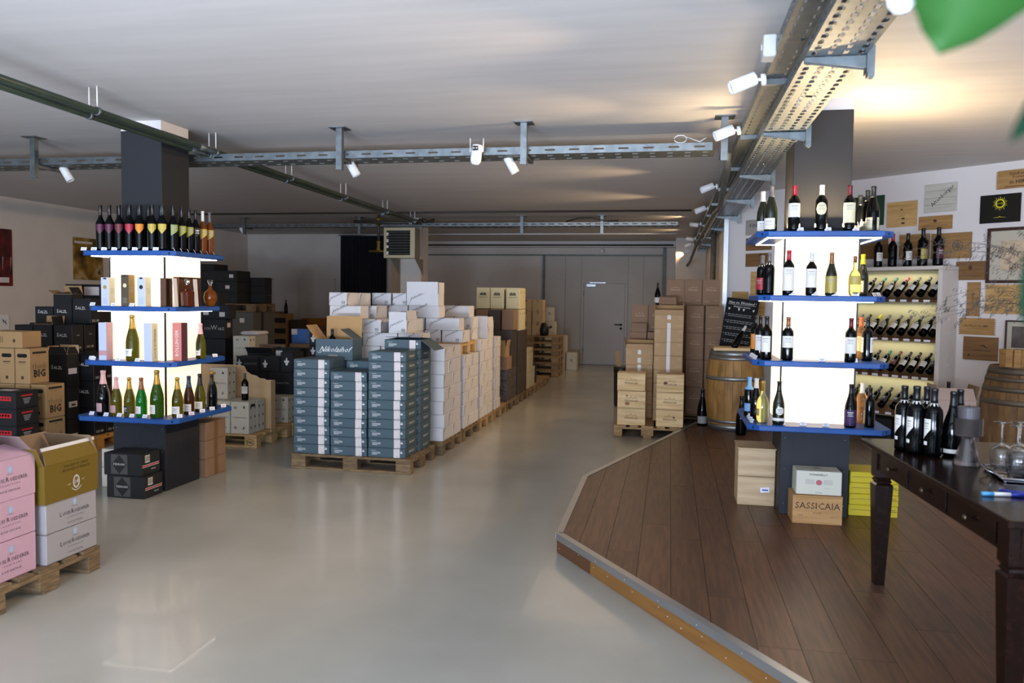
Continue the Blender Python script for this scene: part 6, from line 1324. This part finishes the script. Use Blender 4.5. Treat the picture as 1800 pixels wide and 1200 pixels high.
for (s_, z_, r_) in ((.10, 1.75, .022), (-.02, 1.5, .02), (.02, 1.36, .016), (.06, 1.02, .03), (.12, .98, .012), (-.02, .80, .02)):
    q = MB(); q.lathe([(0, .001), (r_, .001), (r_*.8, .003), (0, .004)], 12); put('shell_ornament', q.mesh('shell_ornament', m_wallR), rk, M=Matrix.Translation((SX1+.046, -.17+s_*.5, z_-zb)) @ Matrix.Rotation(PI/2, 4, 'Y'))
ll = bpy.data.lights.new('rack_light', 'AREA'); ll.shape = 'RECTANGLE'; ll.size = 1.1; ll.size_y = .03; ll.energy = 1.1; ll.color = (1, .92, .74)
for z in (2.00, 1.66, 1.24, .84):
    lo = bpy.data.objects.new('rack_light', ll); COL.objects.link(lo); lo.location = on45(2.35, .10, z); lo.rotation_euler = (0, 0, math.atan2(D45.y, D45.x))
din = Vector((.688, .726, 0))
rowinfo = [(1.705, 'first', [2.10, 2.22, 2.34, 2.47, 2.595, 2.72, 2.85, 2.97], [c_blk, c_blk, c_grn, c_grn, c_red, c_grey, c_grey, c_grey], [l_crm, l_wht, l_wht, l_wht, l_wht, l_wht, l_wht, l_wht]),
           (1.285, 'second', [1.95, 2.07, 2.17, 2.29, 2.41, 2.53, 2.65, 2.77, 2.89, 2.99], [c_grey, c_grey, c_blk, c_yel, c_grey, c_grey, c_grey, c_grey, c_grey, c_grey], [l_wht, l_wht, l_crm, l_wht, l_gry, l_wht, l_wht, l_wht, l_wht, l_wht]),
           (.885, 'third', [1.95, 2.07, 2.19, 2.31, 2.43, 2.55, 2.66, 2.77, 2.88, 2.98], [c_grey, c_red, c_red, c_blk, c_grn, c_dkr, c_blk, c_blk, c_blk, c_blk], [l_wht, l_wht, l_blk, l_wht, l_wht, l_dkr, l_wht, l_wht, l_wht, l_blk]),
           (.470, 'lowest', [2.07, 2.2, 2.33, 2.46, 2.60, 2.74, 2.88, 2.98], [c_blk]*8, [l_blk]*8)]
for z, nm, ss, caps, labs in rowinfo:
    for i, (s, cp, lm) in enumerate(zip(ss, caps, labs)):
        d_ = (din*.78+Vector((0, 0, .62))+D45*random.uniform(-.03, .03)).normalized()
        qd = d_.to_track_quat('Z', 'Y')
        # turn so that the label (local -y) looks up and out of the rack
        up_ = (N45+Vector((0, 0, 1.0))).normalized(); ly = -(qd.inverted() @ up_); tw = math.atan2(ly.x, ly.y)
        qd = qd @ Quaternion((0, 0, 1), -tw)
        kd = 'burgundy' if nm in ('second',) or (nm == 'first' and i in (2, 3)) else 'bordeaux'
        bottle('reclining bottle with %s, %s from left on the %s rack shelf' % ({l_blk: 'dark label', l_gry: 'grey label', l_dkr: 'dark red label', l_crm: 'cream label'}.get(lm, 'white label')+(' and '+{c_grn: 'green', c_red: 'red', c_yel: 'yellow', c_dkr: 'dark red'}[cp]+' cap' if cp in (c_grn, c_red, c_yel) else ''), ORD[i], nm),
               kd, .30, on45(s, .30, z+.052), g_blk, cp, [(lm, .055, .135, 2.2, 'rect', 0)], group='reclining bottles on the %s rack shelf' % nm, rot=qd)
        t = thing('price_card', 'price strip under bottle %s from left on the %s rack shelf' % (ORD[i], nm), 'price card', on45(s-.02, .3475, z-.024), math.atan2(D45.y, D45.x), 'price strips on the rack shelves')
        if ('ps',) not in _BM: q = MB(); q.add([(-.034, 0, 0), (.034, 0, 0), (.034, .012, .024), (-.034, .012, .024)], [(0, 1, 2, 3)]); q.box(-.034, .034, -.0006, .0006, -.0, .0235); _BM[('ps',)] = q.mesh('card', m_card)
        put('card', _BM[('ps',)], t)
for i, (s, lm, cp, kd, h) in enumerate(((2.02, l_wht, c_blk, 'burgundy', .37), (2.30, l_wht, c_blk, 'bordeaux', .36), (2.465, None, c_red, 'bordeaux', .37), (2.635, l_wht, c_blk, 'bordeaux', .365), (2.80, l_gold, c_blk, 'bordeaux', .41), (2.965, l_mag, c_blk, 'bordeaux', .41), (1.86, l_wht, c_blk, 'burgundy', .36))):
    bottle('large dark bottle standing on the wine rack top, %s' % ('second from left', 'third from left', 'with red cap', 'fifth from left', 'tall, second from right', 'tall, rightmost', 'leftmost, behind the pillar')[i], kd, h, on45(s, .18, 2.061), g_blk, cp, [(lm, .06, .14, 1.8, 'rect', -.2)] if lm else (), .5, 'large bottles on the wine rack')
# black cartons at the rack foot
bx = thing('wine_carton', 'black carton with white label in the shadow below the wine rack', 'carton', on45(2.42, .17, .1255), math.atan2(D45.y, D45.x)); put('box_body', boxmesh(.34, .25, .26, m_blkm), bx); put('paper_label', txt('paper_label', m_paper, lambda q: q.rect(-.04, .04, -.03, .05)), bx, M=face('F', .34, .25, .26, -.08, .17))
bx = thing('wine_carton', 'plain black carton right of the labelled one below the wine rack', 'carton', on45(2.80, .17, .1255), math.atan2(D45.y, D45.x)); put('box_body', boxmesh(.36, .25, .26, m_blk), bx)

# ================================================================== WALL BOARDS
def board(lab, s0, s1, z0_, z1_, m, fn=None, ink=None, planks=1, finger='', name='wall_sign', tilt=0.):
    w, h_ = s1-s0, z1_-z0_; t = thing(name, lab, 'wall sign', on45((s0+s1)/2, .001, z0_), rot=M45.to_euler())
    if tilt: t.rotation_euler = (M45 @ Matrix.Rotation(tilt, 4, 'Y')).to_euler()
    for k in range(planks):
        a, b = h_*k/planks+(.001 if k else 0), h_*(k+1)/planks-(.001 if k < planks-1 else 0)
        q = MB(); q.bbox(-w/2, w/2, -.014, -.001, a, b, .0012); put('board', q.mesh('board', m), t)
    if finger:
        for sd in ([-1, 1] if finger == 'LR' else [-1]):
            n = int(h_/.02); q = MB()
            for i in range(n): q.box(min(sd*w/2, sd*(w/2+.012)), max(sd*w/2, sd*(w/2+.012)), -.014, -.002, i*h_/n, (i+.55)*h_/n)
            o = put('finger_joint', q.mesh('finger_joint', m), t); o['kind'] = 'stuff'
    if fn: put('burnt_print', txt('burnt_print', ink or m_inkb, fn), t, M=Matrix.Translation((0, -.0148, h_/2)) @ Matrix.Rotation(PI/2, 4, 'X'))
    return t
board('dark green wooden panel behind the bottles at the right pillar top', 1.84, 2.25, 2.555, 2.895, mat('dark green paint', '#1f3a2a', .5))
board('light pine panel with small dark knots right of the green panel', 2.287, 2.632, 2.518, 2.80, m_boardl, lambda q: (q.text('CHATEAU', 0, -.02, .018), q.disc(.0, .05, .014, .008, 8), q.disc(.02, -.05, .02, .010, 8), q.disc(.02, -.10, .022, .012, 8), q.rect(-.05, .05, -.045, -.043)))
board('whitewashed three board panel lettered diagonally, under the ceiling', 2.71, 3.052, 2.651, 2.954, m_boardw, lambda q: (q.text('Altenburger', .02, .02, .062, rot=.72), q.rect(-.08, -.06, -.06, -.056)), m_ink, planks=4)
board('narrow pine panel below the whitewashed one', 2.655, 3.014, 2.465, 2.612, m_board, lambda q: (q.text('CHATEAU HAUT CONDISSAS', 0, -.03, .021), q.disc(0, .02, .02, .016, 10)))
board('pine panel behind the tall bottles, with a round figure', 2.445, 2.783, 2.155, 2.427, m_board)
board('pine panel with a burnt eight-spoked wheel emblem above the wine rack', 2.80, 3.221, 2.147, 2.419, m_board, lambda q: (q.ring(.07, -.0, .055, .055, .005, 24), [q.line([(.07, 0), (.07+.05*math.cos(a*PI/4), .05*math.sin(a*PI/4))], [.010, .002]) for a in range(8)]), m_ink)
board('brown panel directly behind the leftmost rack bottles', 1.80, 2.312, 2.17, 2.43, m_boardd)
board('oak brown panel with small crest right of the wine rack top', 3.075, 3.365, 1.917, 2.112, m_boardd, lambda q: (q.disc(0, .03, .02, .025, 10), q.text('CHATEAU MARGAUX', 0, -.025, .018)), m_inkb)
board('upright narrow pine panel right of the wine rack', 3.197, 3.328, 1.539, 1.894, m_board, lambda q: (q.text('LAFLEUR', -.0, .0, .035, rot=PI/2),), m_inkb)
board('large pine panel with oval framed crest under the botanical picture', 3.38, 3.90, 1.57, 1.868, m_boardl, lambda q: (q.ring(-.03, .0, .11, .085, .004, 20), q.text('Domaine', -.03, .035, .03, shear=.3), q.text('Lalande', -.03, -.01, .03, shear=.3), q.rect(-.07, .01, -.045, -.042)), m_inkb)
board('toothed pine panel with black gothic style lettering at top right', 3.447, 3.85, 2.83, 3.014, m_board, lambda q: (q.text('Gütsbernst', .0, .055, .042, bold=.01), q.text('Domäne', .0, .02, .036, bold=.01), q.text('in HIRT', .0, -.03, .055, bold=.01), q.rect(-.13, .14, -.075, -.070)), m_ink, finger='L')
board('black panel with yellow sun emblem above the botanical picture', 3.29, 3.673, 2.495, 2.78, mat('black panel', '#121211', .35), lambda q: (q.ring(-.0, .05, .045, .045, .012, 24), [q.line([(.050*math.cos(a*PI/10), .05+.050*math.sin(a*PI/10)), ((.062+.012*(a % 2))*math.cos(a*PI/10), .05+(.062+.012*(a % 2))*math.sin(a*PI/10))], [.006, .001]) for a in range(20)], q.text('LUCE', 0, .05, .024), q.line([(-.06, -.09), (-.01, -.088), (0, -.078), (.01, -.088), (.06, -.09)], [.001, .004, .008, .004, .001])), m_inky)
board('small toothed pine panel with black castle name, right of the rack', 3.142, 3.476, 1.347, 1.521, m_board, lambda q: (q.text('CASTELLO DI AMA', -.01, .005, .030, bold=.008), q.rect(-.10, .12, -.022, -.020)), m_ink, finger='LR')
board('brown panel with a running animal figure left of the small picture', 3.183, 3.523, 1.086, 1.327, m_boardd, lambda q: (q.line([(-.01, .03), (.03, .035), (.06, .01), (.075, .005)], [.004, .012, .008, .002]), q.text('PODERE FRINI', .02, -.02, .026), q.disc(-.11, -.07, .010, .010, 8)), m_ink)
board('grey printed panel lettered with FINE left of the right pillar', .325, .72, 2.54, 2.742, mat('grey printed board', '#9d948c', .6), lambda q: (q.text('FINE', -.055, .02, .070, sp=1.15), q.text('wines', .06, -.05, .03, shear=.4)), m_ink)
board('brown panel under the FINE panel left of the right pillar', .335, .74, 2.335, 2.50, m_boardd, lambda q: q.text('MUSIGNY', .0, -.03, .03)); board('brown striped panel, third down left of the right pillar', .338, .745, 2.122, 2.296, m_boardd, lambda q: (q.rect(.02, .05, .05, .08), q.rect(-.12, .12, -.02, -.018)))
board('upright pine panel with vertical burnt lettering beside the right pillar', .432, .665, 1.447, 2.055, m_boardl, lambda q: q.text('CHATEAU', -.02, .1, .045, rot=PI/2))
board('pale pine panel with round seal above the chalk menu', .13, .395, 1.454, 1.792, m_boardl, lambda q: (q.ring(.02, .0, .06, .06, .004, 20), q.disc(.02, .0, .03, .03, 10)))
board('small dark panel at the wall corner left of the chalk menu', .085, .26, 1.253, 1.43, mat('very dark board', '#4a2f1c', .6))
def picture(lab, s0, s1, z0_, z1_, m_art, fr=.03, mat_w=.10):
    w, h_ = s1-s0, z1_-z0_; t = thing('framed_picture', lab, 'picture', on45((s0+s1)/2, .001, z0_), rot=M45.to_euler())
    for a in ((-w/2, w/2, 0, fr), (-w/2, w/2, h_-fr, h_), (-w/2, -w/2+fr, fr, h_-fr), (w/2-fr, w/2, fr, h_-fr)):
        q = MB(); q.bbox(a[0], a[1], -.03, -.001, a[2], a[3], .003); put('frame_board', q.mesh('frame_board', mat('dark picture frame', '#3a241c', .4)), t)
    q = MB(); q.box(-w/2+fr, w/2-fr, -.012, -.008, fr, h_-fr); put('mount_board', q.mesh('mount_board', mat('picture mount', '#b9b2a2', .7)), t)
    q = MB(); q.box(-w/2+fr+mat_w, w/2-fr-mat_w, -.014, -.012, fr+mat_w, h_-fr-mat_w); put('print', q.mesh('print', m_art), t); return t
picture('large framed botanical print in a dark brown frame at the right edge', 3.378, 4.08, 1.882, 2.44, artmat('botanical print', ['#5a6a48', '#b9a58a', '#c7b49a', '#7d4a3a'], 6))
picture('small framed grey picture in a thin brown frame above the right barrel', 3.588, 3.95, 1.176, 1.508, artmat('grey print art', ['#3a3638', '#55504e', '#7a7470'], 4), .014, .045)

# ================================================================== AROUND THE RIGHT PILLAR BASE
pr('stick', 'price_sticker', m_card, lambda q: q.add([(-.028, -.022, 0), (.038, -.016, 0), (.036, .022, 0), (-.030, .016, 0)], [(0, 1, 2, 3)])); pr('stick2', 'print', mat('blue print', '#2a3f9a', .6), lambda q: q.rect(-.018, .026, -.006, .004))
crate('plain pale wooden crate, lower, left of the right pillar base', .535, .805, 6.20, 6.50, .1255, .345, m_crate2, [use('stick', 'F', .06, .12), use('stick2', 'F', .062, .12)])
crate('plain pale wooden crate with overhanging lid, upper, left of the right pillar base', .535, .805, 6.20, 6.52, .346, .562, m_crate2, over=.008)
for o in bpy.data.objects:
    if o.data == P['stick2'][1]: o.location.y -= .0012
pr('sass', 'lettering', m_inkb, lambda q: (q.text('SASSICAIA', 0, .025, .064, sp=1.02, bold=.006), q.text('BOLGHERI', 0, -.022, .012), q.text('ITALIA', -.11, -.042, .011), q.text('2019', .10, -.048, .011)))
crate('honey coloured wooden crate with large dark lettering before the right pillar', .872, 1.20, 5.77, 5.985, .1255, .325, mat('honey crate wood', '#b98f5c', .6, col2='#a67c4a', scale=3.2, stretch=(.7, 3, 9), detail=5), [use('sass', 'F', 0, None)])
pr('tig', 'lettering', m_ink, lambda q: (q.text('TIGNANELLO', -.005, .058, .020, bold=.01), q.text('ANTINORI', 0, -.068, .010)))
pr('tig2', 'small_print', m_inkg, lambda q: ([q.rect(-.09, -.03, .02-.007*i, .0225-.007*i) for i in range(5)], [q.rect(.03, .09, .02-.007*i, .0225-.007*i) for i in range(5)], q.rect(.03, .08, -.035, -.033))); pr('tig3', 'red_seal', mat('dull red seal', '#b5626a', .6), lambda q: q.disc(0, .004, .021, .019, 18))
pr('tig4', 'hand_hole', m_hole, lambda q: q.disc(0, 0, .03, .008, 14))
carton('off-white wine carton with round red seal, on the lettered honey crate', .893, 1.197, 5.79, 5.985, .3255, .492, mat('off white carton', '#cdcaba', .6), [use('tig', 'F', 0, None), use('tig2', 'F', 0, None), use('tig3', 'F', 0, None), use('tig4', 'T', 0, 0)], jit=0, flaps=False)
pr('yl', 'print_line', m_ink, lambda q: q.line([(-.155, -.002), (-.14, .004), (0, .004), (.10, .004), (.165, .0)], .0022)); pr('yl2', 'lettering', m_ink, lambda q: (q.rect(.115, .15, .012, .0155), q.rect(.12, .155, .002, .004)))
for k in range(4): carton('flat yellow carton, %s from the floor, right of the right pillar base' % ORD[k], 1.303, 1.640, 6.07, 6.36, .1255+.0805*k, .1255+.0805*(k+1), m_yel, [use('yl', 'F', 0, None), use('yl2', 'F', 0, None)], 'flat yellow cartons', jit=.8, flaps=False)
q = MB()
# ================================================================== CARTONS BESIDE THE RACK
pr('eng', 'emblem', mat('engraved brown print', '#5b4a44', .7), lambda q: (q.rect(.06, .14, .02, .026), [q.line([(.06, .015-.008*i), (.08, .01-.008*i), (.10, .016-.008*i), (.14, .008-.008*i)], .004) for i in range(3)], q.disc(.075, -.03, .010, .012, 8), q.disc(.125, -.03, .010, .012, 8), q.line([(.07, -.05), (.10, -.035), (.13, -.05)], .006)))
pr('dots', 'hole_marks', m_hole, lambda q: [q.disc(-.10+.09*i, .02, .006, .008, 8) for i in range(3)])
pc_ = mat('pinkish carton', '#b3a096', .7)
zz = [.1255, .27, .415, .56, .735]
for k in range(4): 
    if k < 3: carton('pinkish carton with engraved emblem, %s from the floor, right of the rack' % ORD[k], 2.545, 2.895, 8.29, 8.60, zz[k], zz[k+1]-.001, pc_, [use('eng', 'F', 0, None), use('dots', 'R', 0, None)], 'pinkish emblem cartons', jit=.5)
open_carton('open pinkish carton with sloping front flap, right of the rack', 2.545, 2.895, 8.29, 8.60, .56, .74, pc_, m_kin, [('F', .14, 50), ('R', .14, 100), ('L', .14, 92)], [use('eng', 'F', 0, None), use('dots', 'R', 0, None)])
bottle('dark bottle neck behind the sloping flap of the open pinkish carton', 'bordeaux', .33, (2.71, 8.5, .70-.13), g_blk, c_blk, (), 0)
bk = thing('wooden_bucket', 'wooden cooler of upright slats on the right barrel', 'bucket', (3.10, 8.06, 1.0955))
for k in range(10):
    a = 2*PI*k/10; q = MB(); q.box(-.028, .028, -.006, .006, 0, .16, M=Matrix.Rotation(a, 4, 'Z') @ Matrix.Translation((0, .095, 0)) @ Matrix.Rotation(-.06, 4, 'X')); put('slat', q.mesh('slat', m_board), bk)
q = MB(); q.lathe([(0, 0), (.09, 0), (.09, .008), (0, .008)], 10); put('bottom', q.mesh('bottom', m_board), bk)
bottle('bottle with pale capsule in a holder at the right edge of the right barrel', 'bordeaux', .26, (3.37, 8.05, 1.0965), g_blk, c_wht, (), 0)

# ================================================================== TABLE
tb = thing('table', 'long dark mahogany tasting table with drawers in the right foreground', 'table', (1.07, 4.755, .1255), -.0)
ax = Vector((1.19-1.07, 3.06-4.755, 0)).normalized(); TL = 1.70; ay = Vector((-ax.y, ax.x, 0))     # ax along the visible long edge, ay across to the right
tb.rotation_euler = (0, 0, math.atan2(ax.y, ax.x)); TH = .905-.1255; TW = .95
q = MB(); q.bbox(0, TL, 0, TW, TH-.028, TH, .004); put('tabletop', q.mesh('tabletop', m_table), tb)
q = MB(); q.box(.06, TL-.06, .05, .07, TH-.15, TH-.0285); put('apron', q.mesh('apron', m_table), tb); q = MB(); q.box(.06, TL-.06, TW-.07, TW-.05, TH-.15, TH-.0285); put('apron', q.mesh('apron', m_table), tb)
for x in (.05, TL-.07): q = MB(); q.box(x, x+.02, .07, TW-.07, TH-.15, TH-.0285); put('apron', q.mesh('apron', m_table), tb)
for i in range(3):
    x0 = .21+i*.45; q = MB(); q.bbox(x0, x0+.40, .040, .0495, TH-.14, TH-.045, .002); dw = put('drawer', q.mesh('drawer', m_table), tb)
    q = MB(); q.lathe([(.004, 0), (.005, .012), (.012, .018), (.014, .024), (.008, .03), (0, .031)], 14, M=Matrix.Translation((x0+.20, .040, TH-.092)) @ Matrix.Rotation(PI/2, 4, 'X')); put('knob', q.mesh('knob', mat('dark brass', '#5a4a3a', .3, metal=.8)), dw)
def leg(x, y):
    q = MB()
    def fr(w0, w1, a, b): q.add([(x-w0, y-w0, a), (x+w0, y-w0, a), (x+w0, y+w0, a), (x-w0, y+w0, a), (x-w1, y-w1, b), (x+w1, y-w1, b), (x+w1, y+w1, b), (x-w1, y+w1, b)], [(3, 2, 1, 0), (4, 5, 6, 7), (0, 1, 5, 4), (1, 2, 6, 5), (2, 3, 7, 6), (3, 0, 4, 7)])
    fr(.026, .046, 0, .555); fr(.046, .034, .5551, .565); 
    fr(.034, .040, .5651, .575); fr(.040, .034, .5751, .585); fr(.034, .044, .5851, .60); fr(.044, .044, .6001, TH-.0285); put('leg', q.mesh('leg', m_table), tb)
for x, y in ((.15, .075), (TL-.10, .075), (.15, TW-.09), (TL-.10, TW-.09)): leg(x, y)
TZ = .9055
for i, (x, y, h, lm) in enumerate(((1.235, 4.33, .345, 0), (1.205, 4.43, .335, 0), (1.305, 4.29, .34, 0), (1.31, 4.42, .335, 0))):
    bottle('black wine bottle with slanted white label on the table, %s' % ('tallest, front left', 'leftmost', 'front right', 'rear right')[i], 'bordeaux', h, (x, y, TZ), g_blk, c_blk, [(l_wht, .075, .165, .9, 'slant', -.75), (l_wht, .05, .066, .5, 'rect', -.9), (l_wht, .222, .234, 6.2, 'rect', 0)], -.25, 'black bottles on the table')
bottle('sloping black bottle with silver cap top on the table beside the candle holder', 'burgundy', .325, (1.40, 4.31, TZ), g_blk, c_blk, [(l_wht, .018, .036, 1.5, 'rect', -.5)], 0)
bottle('dark bottle hidden behind the silver capped one on the table', 'burgundy', .325, (1.47, 4.43, TZ), g_blk, c_blk, (), 0)
ch = thing('candle_holder', 'hourglass shaped smoked glass candle holder on the table', 'candle holder', (1.40, 4.10, TZ))
q = MB(); q.lathe([(0, .0), (.058, 0), (.060, .003), (.024, .128), (.022, .136)], 28, sm=False); q.lathe([(.022, .1365), (.060, .139), (.063, .142), (.063, .222), (.060, .222), (.060, .144), (0, .142)], 28, sm=False); put('glass', q.mesh('glass', mat('smoked glass', '#8f8480', .04, trans=.9)), ch)
o = thing('candle', 'grey pillar candle standing in the glass candle holder', 'candle', (1.40, 4.10, TZ+.1445)); q = MB(); q.lathe([(0, 0), (.046, 0), (.0465, .128), (.044, .132), (.004, .128), (0, .128)], 24, sm=False); put('wax', q.mesh('wax', m_wax), o); q = MB(); q.tube([(0, 0, .128), (.002, 0, .142)], .0012, 6); put('wick', q.mesh('wick', m_black), o)
# serving tray with upturned glasses
sv = thing('serving_tray', 'silver serving tray with wire handle at the right edge of the table', 'tray', (1.62, 3.84, TZ), -.1)
q = MB(); q.bbox(-.19, .30, -.14, .16, .004, .009, .002); put('tray_base', q.mesh('tray_base', m_silver), sv)
q = MB(); q.tube([(-.19, -.14, .016), (.30, -.14, .016), (.30, .16, .016), (-.19, .16, .016), (-.19, -.14, .016)], .006, 8); put('rim', q.mesh('rim', m_silver), sv)
q = MB(); q.tube([(-.19, -.06, .016), (-.225, -.06, .03), (-.235, -.04, .036), (-.235, .04, .036), (-.225, .06, .03), (-.19, .06, .016)], .004, 8); put('handle', q.mesh('handle', m_silver), sv)
for x, y in ((-.18, -.13), (.29, -.13), (-.18, .15), (.29, .15)): q = MB(); q.lathe([(0, -.0), (.008, .0), (.008, .005), (0, .005)], 8, M=Matrix.Translation((x, y, 0))); put('foot', q.mesh('foot', m_silver), sv)
o = thing('cloth', 'folded blue cloth lying on the silver serving tray', 'cloth', (1.60, 3.86, TZ+.0095), -.1)
q = MB(); n = 12; vs = [(-.10+.30*i/n, -.10+.22*j/n, .004+.004*math.sin(i*.9)*math.cos(j*1.1)) for i in range(n+1) for j in range(n+1)]; q.add(vs, [(i*(n+1)+j, (i+1)*(n+1)+j, (i+1)*(n+1)+j+1, i*(n+1)+j+1) for i in range(n) for j in range(n)], 0, True); put('fabric', q.mesh('fabric', mat('dark blue cloth', '#262c4a', .8)), o)
gp_ = [(.034, 0), (.0365, .0), (.044, .04), (.046, .07), (.040, .10), (.018, .118), (.005, .126), (.004, .13), (.004, .205), (.008, .212), (.036, .216), (.036, .2175), (0, .2185)]
gi_ = [(.0345, .001), (.043, .04), (.045, .07), (.039, .099), (.016, .116), (0, .121)]
for i, (x, y) in enumerate(((1.475, 3.905), (1.50, 3.80), (1.56, 3.935), (1.60, 3.82))):
    t = thing('wine_glass', 'upturned clear wine glass on the serving tray, %s' % ('nearest the candle holder', 'front middle', 'rear middle', 'rightmost')[i], 'wine glass', (x, y, TZ+.018), 0, 'upturned wine glasses')
    q = MB(); q.lathe(gp_, 24); q.lathe(list(gi_)[::-1], 24); q.f = q.f; put('glass', q.mesh('glass', m_glass), t)
def marker(lab, loc, rz, caps):
    t = thing('marker_pen', lab, 'pen', loc, rot=(0, 0, rz)); R = Matrix.Rotation(PI/2, 4, 'Y')
    for nm, a, b, r, m in caps: q = MB(); q.lathe([(0, a), (r, a+.0005), (r, b-.0005), (0, b)], 14, M=R); put(nm, q.mesh(nm, m), t)
    return t
m_bp = mat('blue plastic', '#1c2a8a', .35)
marker('white and blue marker pen with light blue cap end on the table', (1.235, 3.44, TZ+.0085), .12, [('cap', 0, .045, .0085, mat('sky plastic', '#4a9ad0', .35)), ('barrel', .0451, .11, .008, m_white), ('tip_cap', .1101, .165, .0085, m_bp)])
marker('dark blue pen lying beside the marker on the table', (1.33, 3.53, TZ+.007), -.25, [('barrel', 0, .12, .006, m_bp), ('tip', .1201, .13, .004, m_black)])

# ================================================================== PLANTS NEAR THE CAMERA
def leaf(parent, base, tip, w, nrm, m, droop=.0):
    b, t_ = Vector(base), Vector(tip); d = t_-b; s = d.cross(Vector(nrm)).normalized(); nn = s.cross(d).normalized(); q = MB(); vs = []; n = 12
    for i in range(n+1):
        u = i/n; ww = w*(math.sin(PI*min(1, u*.95+.04))**.75)*(1-.25*u) if u < 1 else 0
        c = b+d*u+nn*droop*math.sin(PI*u)
        vs += [tuple(c-s*ww+nn*.12*ww), tuple(c), tuple(c+s*ww+nn*.12*ww)]
    fs = [(i*3+j, i*3+3+j, i*3+4+j, i*3+1+j) for i in range(n) for j in range(2)]
    q.add(vs, fs, 0, True); o = put('leaf', q.mesh('leaf', m), parent)
    md = o.modifiers.new('thick', 'SOLIDIFY'); md.thickness = .0012
    q = MB(); q.tube([tuple(b+d*(i/6)+nn*(droop*math.sin(PI*i/6)-.001)) for i in range(7)], [.0022, .002, .0016, .0013, .001, .0008, .0004], 6); put('leaf_vein', q.mesh('leaf_vein', m), o)
    return o
pt = thing('hanging_plant', 'out-of-focus green climbing plant close to the camera at top right', 'plant', (.40, .45, 2.35))
O_ = Vector((.40, .45, 2.35))
def rel(p): return tuple(Vector(p)-O_)
leaf(pt, rel((.27, .66, 2.045)), rel((.226, .770, 1.885)), .075, (0, -1, .2), m_leaf)
leaf(pt, rel((.065, .66, 2.0)), rel((.068, .69, 1.915)), .018, (0, -1, .2), m_leaf)
leaf(pt, rel((.36, .72, 2.01)), rel((.30, .75, 1.95)), .05, (0, -1, .3), m_leaf)
leaf(pt, rel((.285, .60, 1.86)), rel((.241, .65, 1.785)), .014, (0, -1, .1), m_leafd)
leaf(pt, rel((.29, .66, 1.83)), rel((.268, .66, 1.73)), .018, (0, -1, .1), m_leafd)
leaf(pt, rel((.30, .70, 1.74)), rel((.276, .70, 1.65)), .018, (0, -1, .1), m_leafd)
q = MB(); q.tube([rel((.40, .45, 2.35)), rel((.33, .58, 2.16)), rel((.28, .65, 2.06)), rel((.18, .68, 2.07)), rel((.06, .66, 2.035))], .003, 6); put('stem', q.mesh('stem', m_leafd), pt)
q = MB(); q.tube([rel((.40, .45, 2.35)), rel((.42, .55, 2.1)), rel((.37, .64, 1.92)), rel((.38, .70, 1.74)), rel((.40, .72, 1.5))], .003, 6); put('stem', q.mesh('stem', m_leafd), pt)
gr = thing('ornamental_grass', 'airy dried grass arching in from the right edge over the wine rack', 'grass', (3.25, 3.95, .9055))
G0 = Vector((1.86, 3.80, .9055)); gr.location = G0
vz = thing('vase', 'grey vase on the table beyond the right edge holding dried grass', 'vase', tuple(G0)); q = MB(); q.lathe([(0, 0), (.05, 0), (.07, .05), (.06, .14), (.03, .19), (.035, .21), (.028, .208), (.024, .19), (0, .18)], 20); put('vase_body', q.mesh('vase_body', m_grey), vz)
rg = random.Random(9); sp_ = MB()
for k in range(14):
    ex, ez = -.30-.55*(k/13), rg.uniform(.62, .98); ey = rg.uniform(-.05, .25)
    pts = [(ex*(u**1.7), ey*u, .19+ez*(1-(1-u)**1.8)-.5*max(0, u-.7)**1.2) for u in [i/12 for i in range(13)]]
    q = MB(); q.tube(pts, [.0020-.0012*i/12 for i in range(13)], 4); put('stem', q.mesh('stem', m_straw), gr)
    for i in range(6, 13):
        for b_ in range(3):
            p = Vector(pts[i]); e = p+Vector((rg.uniform(-.09, .05), rg.uniform(-.04, .04), rg.uniform(-.06, .05)))
            sp_.tube([tuple(p), tuple((p+e)/2+Vector((0, 0, .01))), tuple(e)], .0006, 3, cap=False)
            for c_ in range(3):
                x_ = p.lerp(e, .5+.25*c_); sp_.tube([tuple(x_), tuple(x_+Vector((rg.uniform(-.014, .0), 0, -.012)))], .0015, 3)
o = put('spikelets', sp_.mesh('spikelets', m_straw), gr); o['kind'] = 'stuff'
